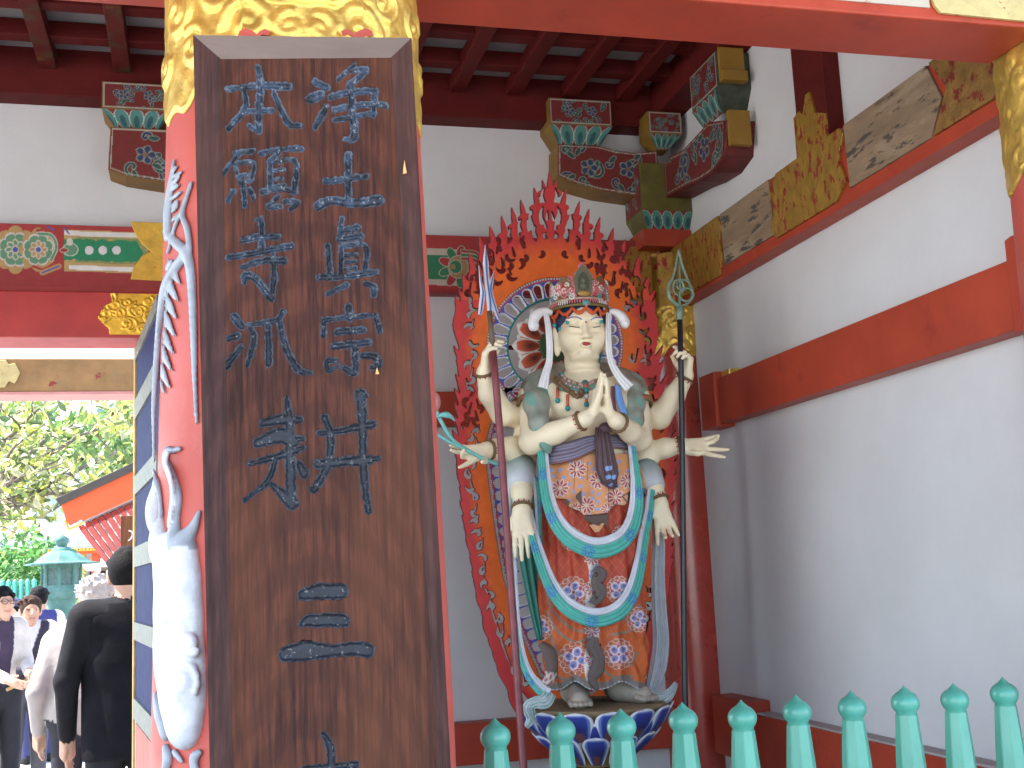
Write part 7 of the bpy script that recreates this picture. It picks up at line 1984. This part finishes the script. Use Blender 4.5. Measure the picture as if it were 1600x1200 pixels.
m = MB(); plate(m, [(189, 806), (262, 806), (262, 905), (189, 905)], YN, 0.03); m.build('board', wood('notice_wood', (0.24, 0.10, 0.045), (0.12, 0.05, 0.025), (0.3, 0.14, 0.06), 5.0), nb, bevel=0.003)
m = MB(); c_ = onY(226, 905, YN); m.box(c_[0] - 0.03, c_[0] + 0.03, YN + 0.003, YN + 0.05, 0, c_[2] + 0.3); m.build('post', BARK, nb)
m = MB()
for pts_, ww in (([(201, 829), (206, 831), (207, 836), (204, 842), (200, 845)], [2.0, 2.4, 2.6, 2.2, 1.2]), ([(207, 835), (210, 840), (215, 845)], [2.2, 2.8, 2.4])):
    sp = smooth_path(pts_, 16); P0 = [onY(a, b, YN - 0.031) for a, b in sp]; w_ = np.interp(np.linspace(0, 1, len(sp)), np.linspace(0, 1, len(ww)), ww) * 0.0021
    for q0, q1, wa in zip(P0[:-1], P0[1:], w_):
        d = unit(q1 - q0); s_ = np.array([-d[2], 0, d[0]]) * wa; th = np.array([0, 0.0025, 0])
        m.raw([q0 - s_ - th, q1 - s_ - th, q1 + s_ - th, q0 + s_ - th, q0 - s_, q1 - s_, q1 + s_, q0 + s_], [(0, 1, 2, 3), (0, 4, 5, 1), (3, 2, 6, 7), (0, 3, 7, 4), (1, 5, 6, 2)])
m.build('character', M('white_lettering', (0.8, 0.8, 0.78), 0.6), nb)

# low temple hall behind the lantern
YH = 22.0
hb = thing('temple_hall', 'low temple hall with grey tiled eaves, red rafter ends and yellow posts', 'building', (float(onY(90, 900, YH)[0]), YH, 0))
Hx0, Hx1 = float(onY(-60, 860, YH)[0]), float(onY(330, 860, YH)[0]); hz = lambda py: float(onY(100, py, YH)[2])
TILE = M('grey_blue_tiles', (0.20, 0.24, 0.27), 0.6, var=0.2, vscale=2)
m = MB(); m.box(Hx0, Hx1, YH - 0.2, YH + 0.1, hz(856), hz(841))
m.raw([(Hx0, YH - 0.2, hz(843)), (Hx1, YH - 0.2, hz(843)), (Hx1, YH + 5, hz(800)), (Hx0, YH + 5, hz(800))], [(0, 1, 2, 3)])
for k_ in range(60): x = Hx0 + (Hx1 - Hx0) * k_ / 60; m.tube([(x, YH - 0.22, hz(848)), (x, YH + 5, hz(798))], 0.05, 6)
m.build('roof', M('sunlit_pale_tiles', (0.42, 0.44, 0.45), 0.7, var=0.15), hb)
m = MB(); m.box(Hx0, Hx1, YH + 0.1, YH + 0.3, hz(866), hz(857)); m.build('eave_board', ORR, hb)
m = MB()
for k_ in range(70): x = Hx0 + (Hx1 - Hx0) * (k_ + 0.5) / 70; m.box(x - 0.025, x + 0.025, YH - 0.05, YH + 0.099, hz(862), hz(857.5))
m.build('rafter_end', M('yellow_ends', (0.62, 0.40, 0.06), 0.5), hb)
m = MB(); m.box(Hx0, Hx1, YH + 1.2, YH + 1.3, 0, hz(858)); m.build('wall', M('hall_pale_wall', (0.55, 0.50, 0.44), 0.9), hb)
for px in (64, 126, 150, 186, 18):
    x = float(onY(px, 890, YH + 0.4)[0]); m = MB(); m.box(x - 0.07, x + 0.07, YH + 0.35, YH + 0.5, 0, hz(863)); m.build('post', M('yellow_post', (0.55, 0.36, 0.06), 0.5) if px in (64, 126) else ORR, hb)
m = MB(); plate(m, [(128, 882), (158, 878), (158, 893), (134, 892)], YH + 0.34, 0.05); m.build('cloud_bracket', M('white_bracket', (0.62, 0.6, 0.56), 0.7), hb)
m = MB(); plate(m, [(157, 873), (186, 873), (186, 886), (157, 886)], YH + 0.3, 0.05); m.build('white_panel', M('white_panel', (0.75, 0.74, 0.7), 0.7), hb)
m = MB(); m.box(float(onY(140, 900, YH + 1)[0]), float(onY(185, 900, YH + 1)[0]), YH + 1.0, YH + 1.19, 0.0, hz(893)); m.build('doorway', M('dark_doorway', (0.03, 0.025, 0.025), 0.8), hb)
# tiled hall and pagoda roof on the slope
YT = 34.0
th_ = thing('tiled_hall', 'blue grey tiled roof with a white ridge glimpsed between the tree leaves', 'building', (float(onY(110, 760, YT)[0]), YT, 0))
x0_, x1_ = float(onY(20, 750, YT)[0]), float(onY(330, 750, YT)[0]); tz = lambda py: float(onY(100, py, YT)[2])
m = MB(); m.raw([(x0_, YT, tz(768)), (x1_, YT, tz(768)), (x1_ - 1, YT + 3, tz(716)), (x0_ + 1, YT + 3, tz(716)), (x0_ + 1, YT + 6, tz(770)), (x1_ - 1, YT + 6, tz(770))], [(0, 1, 2, 3), (3, 2, 5, 4)])
for k_ in range(46): t = k_ / 46; m.tube([(x0_ + (x1_ - x0_) * t, YT - 0.05, tz(767)), (x0_ + 1 + (x1_ - x0_ - 2) * t, YT + 2.95, tz(716))], 0.07, 6)
m.build('roof', TILE, th_)
m = MB(); m.box(x0_ + 0.8, x1_ - 0.8, YT + 2.85, YT + 3.15, tz(718), tz(710)); m.build('ridge', M('white_ridge', (0.7, 0.7, 0.72), 0.7), th_)
m = MB(); m.box(x0_ + 0.5, x1_ - 0.5, YT + 0.9, YT + 5, 0, tz(762)); m.build('wall', M('pale_blue_wall', (0.42, 0.52, 0.56), 0.8), th_)
YPg = 42.0
pg = thing('pagoda', 'corner of a red pagoda with upturned green edged roof high beside the door', 'building', (float(onY(215, 650, YPg)[0]), YPg, 0))
pz = lambda px, py: onY(px, py, YPg)
c_ = pz(235, 650); 
for i, (py_e, hw, ry) in enumerate(((656, 70, 18), (690, 80, 20))):
    e0 = pz(235, py_e); hwm = hw * YPg / 1850 * 1.03; up_ = ry * YPg / 1850
    m = MB()
    T, A_ = np.meshgrid(np.linspace(0, 1, 14), np.linspace(0, 2 * math.pi, 65), indexing='ij')
    sq = 1 / np.maximum(np.abs(np.cos(A_)), np.abs(np.sin(A_)))
    R_ = hwm * (0.28 + 0.72 * T) * np.minimum(sq, 1.36)
    Zr = e0[2] + up_ * (1 - T) ** 1.6 + 0.25 * T ** 4 * (sq - 1) * 2
    m.grid(np.stack([e0[0] + R_ * np.cos(A_), e0[1] + R_ * np.sin(A_), Zr], -1)); o = m.build('roof', M('pagoda_tiles', (0.22, 0.36, 0.36), 0.6), pg, smooth=True)
    md = o.modifiers.new('t', 'SOLIDIFY'); md.thickness = 0.22
    m = MB(); m.box(e0[0] - hwm * 0.78, e0[0] + hwm * 0.78, e0[1] - hwm * 0.78, e0[1] + hwm * 0.78, e0[2] - 0.75, e0[2] + 0.02); m.build('eave', M('pagoda_red', (0.45, 0.07, 0.05), 0.6), pg)
m = MB(); m.box(c_[0] - 0.8, c_[0] + 0.8, YPg - 0.8, YPg + 0.8, 0, c_[2]); m.build('tower', M('pagoda_wall', (0.45, 0.1, 0.07), 0.6), pg)
# little teal fence in front of the bush
lfz = lambda py: float(onY(40, py, 16.0)[2])
cf = thing('low_fence', 'small teal fence with red rail in front of the bright green bush', 'fence', (float(onY(40, 930, 16)[0]), 16.0, 0))
for px in (3, 13, 23, 33, 43, 53):
    x = float(onY(px, 930, 16)[0]); m = MB(); m.tube([(x, 16, 0), (x, 16, lfz(908)), (x, 16, lfz(904))], [0.035, 0.032, 0.004], 8); m.build('picket', TEAL, cf, smooth=True)
m = MB(); x0_, x1_ = float(onY(-40, 930, 16)[0]), float(onY(60, 930, 16)[0]); m.box(x0_, x1_, 16.04, 16.1, lfz(930), lfz(925)); m.build('rail', ORR, cf)
for px, c_ in ((53, ORR), (69, ORR)):
    pass
# ------------------------------------------------------------------ people in the courtyard
SKN, PEOPLE = (0.50, 0.30, 0.21), 'visitors beyond the doorway'
PMAT = M('clothing_and_skin', (1, 1, 1), 0.85, spec=0.2, var=0.10, vscale=14, bump=0.55, bscale=13, attr=True)
def person(label, px, pyhead, Y, height, yaw, top, legs, hair, hairstyle='short', pose=None, sleeve=None, shoes=(0.02, 0.02, 0.02), build=1.0, h=0.0095, coat=None, vest=None, collar=None, bow=0.0, head_tilt=0.0, cap=None, glasses=False, hem=0.46, lean=0.0):
    """figure in local metres, x to its own left-right, facing local +Y, then turned by yaw; head lands at the traced pixel"""
    p_ = onY(px, pyhead, Y)
    root = np.array([p_[0], Y, 0.0]); s_ = height / 1.70
    t = thing('person', label, 'person', tuple(root), PEOPLE)
    cy, sy = math.cos(yaw), math.sin(yaw)
    def W(q):
        q = np.asarray(q, float) * s_; x = q[0] * cy - q[1] * sy; y = q[0] * sy + q[1] * cy
        return root + np.array([x, y, q[2]])
    hl = bow                                # forward bend of the upper body
    J = dict(pel=(0, 0, 0.93), che=(lean * 0.5, 0.02 + hl * 0.5, 1.26), nec=(lean, 0.0 + hl, 1.44), hea=(lean, 0.025 + hl * 1.15 + head_tilt * 0.05, 1.575 - head_tilt * 0.03),
             shl=(-0.185 * build + lean, hl * 0.95, 1.385), shr=(0.185 * build + lean, hl * 0.95, 1.385), ell=(-0.25 * build, 0.0 + hl * .6, 1.10), elr=(0.25 * build, 0.0 + hl * .6, 1.10), wrl=(-0.25 * build, 0.08 + hl * .5, 0.86), wrr=(0.25 * build, 0.08 + hl * .5, 0.86),
             hil=(-0.09, 0, 0.88), hir=(0.09, 0, 0.88), knl=(-0.10, 0.02, 0.48), knr=(0.10, 0.02, 0.48), anl=(-0.11, -0.02, 0.09), anr=(0.11, -0.02, 0.09))
    if pose: J.update(pose)
    J = {k: np.asarray(v, float) for k, v in J.items()}
    allp = np.array([W(v) for v in J.values()]); lo, hi = allp.min(0) - 0.24 * s_, allp.max(0) + 0.24 * s_; lo[2] = -0.02
    B = SDF(lo, hi, h, True)
    def c(a, b, ra, rb, k, col, flat=None): B.cone(W(a), W(b), ra * s_, rb * s_, k * s_, col, flat=None if flat is None else (W(flat[0]) - W((0, 0, 0)), flat[1]))
    fw = ((0, 1, 0), 0.66)
    sl = sleeve or top
    for a, b, q in (('hil', 'knl', 'anl'), ('hir', 'knr', 'anr')):
        c(J[a], J[b], 0.095, 0.075, 0.03, legs); c(J[b], J[q], 0.072, 0.060, 0.02, legs)
        f0 = J[q] + (0, -0.03, -0.045); c(f0, J[q] + (0, 0.16, -0.055), 0.045, 0.038, 0.01, shoes)
    c(J['pel'] + (-0.06, 0, -0.02), J['pel'] + (0.06, 0, -0.02), 0.125, 0.125, 0.05, legs, fw)
    c(J['pel'] + (0, 0, 0.06), J['che'], 0.155 * build, 0.175 * build, 0.05, top, fw)
    c(J['che'] + (-0.05, 0, 0), J['che'] + (0.05, 0, 0.02), 0.15 * build, 0.15 * build, 0.05, top, fw)
    c(J['shl'] + (0.03, 0, 0.005), J['shr'] + (-0.03, 0, 0.005), 0.085, 0.085, 0.05, top); c(J['che'], J['nec'] + (0, 0, -0.06), 0.16 * build, 0.10, 0.05, top, fw)
    c(J['nec'] + (0, 0, -0.03), J['hea'] + (0, -0.02, -0.06), 0.058, 0.053, 0.015, SKN)
    # head with face
    hd = J['hea']
    B.ell(W(hd + (0, 0, 0.02)), (0.078 * s_, 0.092 * s_, 0.105 * s_), 0.02 * s_, SKN); c(hd + (0, 0.035, -0.06), hd + (0, 0.045, -0.085), 0.056, 0.042, 0.03, SKN)
    c(hd + (0, 0.088, 0.02), hd + (0, 0.104, -0.02), 0.011, 0.016, 0.008, SKN); c(hd + (-0.02, 0.082, -0.055), hd + (0.02, 0.082, -0.055), 0.009, 0.009, 0.004, (0.40, 0.16, 0.13))
    for sg in (-1, 1):
        c(hd + (sg * 0.080, -0.005, 0.02), hd + (sg * 0.078, -0.005, -0.025), 0.018, 0.014, 0.008, SKN); B.ell(W(hd + (sg * 0.032, 0.084, 0.018)), (0.0085 * s_,) * 3, 0.002, (0.06, 0.04, 0.03))
    # arms with hands
    for a, b, q, sg in (('shl', 'ell', 'wrl', -1), ('shr', 'elr', 'wrr', 1)):
        c(J[a], J[b], 0.068, 0.056, 0.03, sl); c(J[b], J[q], 0.055, 0.042, 0.02, sl)
        d = unit(J[q] - J[b]); w0 = J[q] + d * 0.015
        c(J[q], w0 + d * 0.03, 0.032, 0.030, 0.008, SKN); c(w0 + d * 0.03, w0 + d * 0.085, 0.034, 0.036, 0.01, SKN)
        side = unit(np.cross(d, (sg * 1.0, 0.15, 0.1)))
        for k_ in range(4):
            o_ = side * (k_ - 1.5) * 0.019; L = (0.078, 0.088, 0.082, 0.064)[k_]; m0 = w0 + d * 0.095 + o_; m1 = m0 + unit(d + np.array((-sg * 0.12, 0.1, 0))) * L * 0.55
            c(m0, m1, 0.0105, 0.0095, 0.004, SKN); c(m1, m1 + unit(d + np.array((-sg * 0.45, 0.2, 0))) * L * 0.45, 0.0095, 0.008, 0.002, SKN)
        t0 = w0 + d * 0.04 + side * -0.034 * 1; c(w0 + d * 0.02, t0, 0.018, 0.014, 0.006, SKN); c(t0, t0 + unit(d * 0.8 - side * 0.35) * 0.055, 0.0125, 0.010, 0.003, SKN)
    if vest:       # open front shows the shirt
        pass
    V, Q, C = B.mesh()
    # local coordinates for colouring clothes
    L_ = V - root; lx_ = (L_[:, 0] * cy + L_[:, 1] * sy) / s_; ly_ = (-L_[:, 0] * sy + L_[:, 1] * cy) / s_; lz_ = L_[:, 2] / s_
    skin = np.abs(C - np.array(SKN)).sum(1) < 1e-3
    tp = (np.abs(C - np.array(top)).sum(1) < 1e-3)
    if vest:
        inside = tp & (np.abs(lx_) < 0.155) & (lz_ > 0.95); C[inside] = vest
        vneck = inside & (ly_ > 0) & (np.abs(lx_) < (lz_ - 1.20) * 0.35); C[vneck] = (0.66, 0.64, 0.68)
    if coat is not None:
        m_ = tp & (ly_ > hl * 0.5) & (np.abs(lx_) < 0.055 + np.maximum(0, (lz_ - 1.25)) * 0.1); C[m_] = coat
    C = C * (0.92 + 0.16 * vnoise(lx_ * 40 + 20, lz_ * 40, 3, 5))[:, None]
    fastmesh('body', V, Q, PMAT, t, C)
    # hair
    Hs = SDF(W(hd) - 0.2, W(hd) + 0.2, 0.0075)
    if hair is not None:
        Hs.ell(W(hd + (0, -0.012, 0.035)), (0.090 * s_, 0.100 * s_, 0.106 * s_), 0)
        if hairstyle == 'tousled':
            for _ in range(150):
                a_, b_ = lr.uniform(0, 6.28), lr.uniform(-0.2, 1.5); dr = np.array([math.cos(a_) * math.cos(b_), math.sin(a_) * math.cos(b_), math.sin(b_)]); q = hd + (0, -0.02, 0.035) + dr * 0.088
                Hs.cone(W(q), W(q + dr * 0.020 + lr.normal(size=3) * 0.010), 0.013 * s_, 0.006 * s_, 0.010)
        else:
            for _ in range(26):
                a_, b_ = lr.uniform(0, 6.28), lr.uniform(0.2, 1.5); dr = np.array([math.cos(a_) * math.cos(b_), math.sin(a_) * math.cos(b_), math.sin(b_)]); q = hd + (0, -0.012, 0.035) + dr * 0.088
                Hs.cone(W(q), W(q + dr * 0.008 + np.array([0.02, 0.02, 0])), 0.018 * s_, 0.010 * s_, 0.012)
        Hs.ell(W(hd + (0, 0.105, -0.028)), (0.085 * s_, 0.085 * s_, 0.088 * s_), 0.01, op='s')
        Hs.ell(W(hd + (0, -0.02, -0.125)), (0.16 * s_, 0.16 * s_, 0.085 * s_), 0.01, op='s')
        V, Q, _ = Hs.mesh()
        if len(V): fastmesh('hair', V, Q, hair, t)
    if cap is not None:
        m = MB(); cc_ = W(hd + (0, 0, 0.05)); m.lathe([(0.098 * s_, 0), (0.096 * s_, 0.03), (0.075 * s_, 0.07), (0.03 * s_, 0.09), (0.001, 0.092)], cc_, 20); f_0 = W(hd + (0, 0.09, 0.055)); m.ball(f_0, (0.06, 0.06, 0.008), 12); m.build('cap', cap, t, smooth=True)
    if glasses:
        m = MB()
        for sg in (-1, 1): m.tube([W(hd + (sg * 0.034 + 0.027 * math.cos(a_), 0.100, 0.018 + 0.02 * math.sin(a_))) for a_ in np.linspace(0, 6.28, 18)], 0.003, 5, cap=False); m.tube([W(hd + (sg * 0.061, 0.098, 0.02)), W(hd + (sg * 0.08, 0.0, 0.022))], 0.003, 5)
        m.tube([W(hd + (-0.008, 0.101, 0.02)), W(hd + (0.008, 0.101, 0.02))], 0.003, 5); m.build('glasses', M('dark_spectacles', (0.05, 0.05, 0.05), 0.4), t)
    return t, W, J
BLACKH = M('black_hair', (0.006, 0.005, 0.005), 0.7, spec=0.12, var=0.2, vscale=60, bump=0.5, bscale=120); BROWNH = M('brown_hair', (0.05, 0.026, 0.018), 0.7, spec=0.15, var=0.25, vscale=60, bump=0.5, bscale=110)
WHITEH = M('white_hair', (0.40, 0.38, 0.35), 0.8, spec=0.1, var=0.12, vscale=60, bump=0.6, bscale=100)
BS = (0.007, 0.007, 0.009)
t, W, J = person('man in a black suit seen from behind at the doorway', 199, 892, 6.3, 1.80, 0.03, BS, (0.014, 0.014, 0.016), BLACKH, build=1.06, h=0.0085, pose=dict(ell=(-0.262, -0.03, 1.11), wrl=(-0.262, 0.05, 0.87)))
# jacket skirt below the waist
jk = SDF(W((-0.4, -0.3, 0.70)), W((0.4, 0.3, 1.30)), 0.009) if False else None
lo_ = np.minimum(W((-0.36, -0.26, 0.70)), W((0.36, 0.26, 1.45))); hi_ = np.maximum(W((-0.36, -0.26, 0.70)), W((0.36, 0.26, 1.45)))
jk = SDF(lo_, hi_, 0.0085)
fv = W((0, 1, 0)) - W((0, 0, 0))
jk.cone(W((0, 0.0, 0.80)), W((0, 0.02, 1.22)), 0.21, 0.215, 0.02, flat=(fv, 0.66)); jk.cone(W((-0.12, 0.0, 1.365)), W((0.12, 0.0, 1.365)), 0.098, 0.098, 0.06)
jk.cone(W((0, 0.02, 1.2)), W((0, 0, 1.40)), 0.212, 0.13, 0.05, flat=(fv, 0.66))
jk.ell(W((0, 0, 0.56)), (0.5, 0.5, 0.21), 0.004, op='s')
V, Q, _ = jk.mesh(); fastmesh('jacket', V, Q, M('black_suit_cloth', (0.007, 0.007, 0.009), 0.9, spec=0.1, var=0.25, vscale=9, bump=0.45, bscale=10), t)
m = MB(); m.lathe([(0.068, 0), (0.066, 0.035)], W((0, -0.005, 1.43)), 20); m.build('collar', M('black_collar', (0.02, 0.02, 0.022), 0.7), t, smooth=True)

GRY = (0.30, 0.275, 0.26)
person('white haired man in a loose grey shirt and dark trousers seen from behind', 135, 936, 7.3, 1.68, 0.15, GRY, (0.022, 0.022, 0.028), WHITEH, 'tousled', build=1.35, bow=0.10, lean=0.06, pose=dict(ell=(-0.26, -0.02, 1.07), wrl=(-0.245, 0.06, 0.86), shl=(-0.17, 0.07, 1.33), shr=(0.24, 0.07, 1.37)), h=0.009)
t, W, J = person('man in a dark vest and white shirt looking down at his hands', 44, 958, 10.6, 1.60, math.pi + 0.3, (0.64, 0.62, 0.64), (0.085, 0.085, 0.095), BROWNH, vest=(0.045, 0.04, 0.06), bow=0.05, head_tilt=0.8, pose=dict(ell=(-0.26, 0.02, 1.10), wrl=(-0.09, 0.26, 1.08), elr=(0.26, 0.02, 1.10), wrr=(0.08, 0.26, 1.07)))
m = MB(); c_ = W((0, 0.36, 1.07)); m.obox(c_, W((0.05, 0, 0)) - W((0, 0, 0)), W((0, 0.03, 0.01)) - W((0, 0, 0)), (0, 0, 0.012)); tag(m.build('small_purse', M('purse_brown', (0.08, 0.05, 0.04), 0.6), None, bevel=0.004, org=c_), 'small dark purse held in the hands of the man in the vest', 'purse')
t, W, J = person('man with glasses in an open beige jacket over a dark top', -1, 940, 9.9, 1.66, math.pi + 0.6, (0.50, 0.46, 0.42), (0.02, 0.02, 0.024), BLACKH, coat=(0.05, 0.035, 0.06), glasses=True, bow=0.03, build=0.82, pose=dict(ell=(-0.20, 0.05, 1.12), wrl=(-0.10, 0.29, 1.06), elr=(0.20, 0.05, 1.12), wrr=(0.08, 0.28, 1.02)))
a_ = W((-0.14, 0.36, 1.05)); m = MB(); m.tube([a_ + np.array([-0.22, 0.03, -0.12]), a_ + np.array([0.02, 0, -0.01]), a_ + np.array([0.12, -0.02, 0.06])], 0.014, 8)
tag(m.build('brown_stick', M('stick_brown', (0.32, 0.2, 0.08), 0.6), None, smooth=True, org=a_), 'brown rolled stick held by the man in the beige jacket', 'stick')
person('dark haired visitor in a pale shirt with a navy top across the back', 61, 938, 12.6, 1.66, 0.5, (0.58, 0.56, 0.56), (0.05, 0.05, 0.12), BLACKH, build=1.05, vest=(0.05, 0.05, 0.16))
person('visitor in a light blue shirt and dark cap between the two men', 25, 948, 13.6, 1.55, 2.4, (0.40, 0.52, 0.66), (0.06, 0.08, 0.14), BLACKH, cap=M('navy_cap', (0.04, 0.05, 0.12), 0.7))
person('visitor in a blue shirt and navy cap by the green bush', 28, 912, 19.0, 1.70, 0.3, (0.16, 0.26, 0.50), (0.06, 0.08, 0.14), BLACKH, cap=M('dark_navy_cap', (0.03, 0.04, 0.09), 0.7), h=0.012)
person('visitor in a pale top with black hair by the green bush', 14, 917, 18.4, 1.64, 0.6, (0.62, 0.62, 0.68), (0.1, 0.1, 0.14), BLACKH, h=0.012)
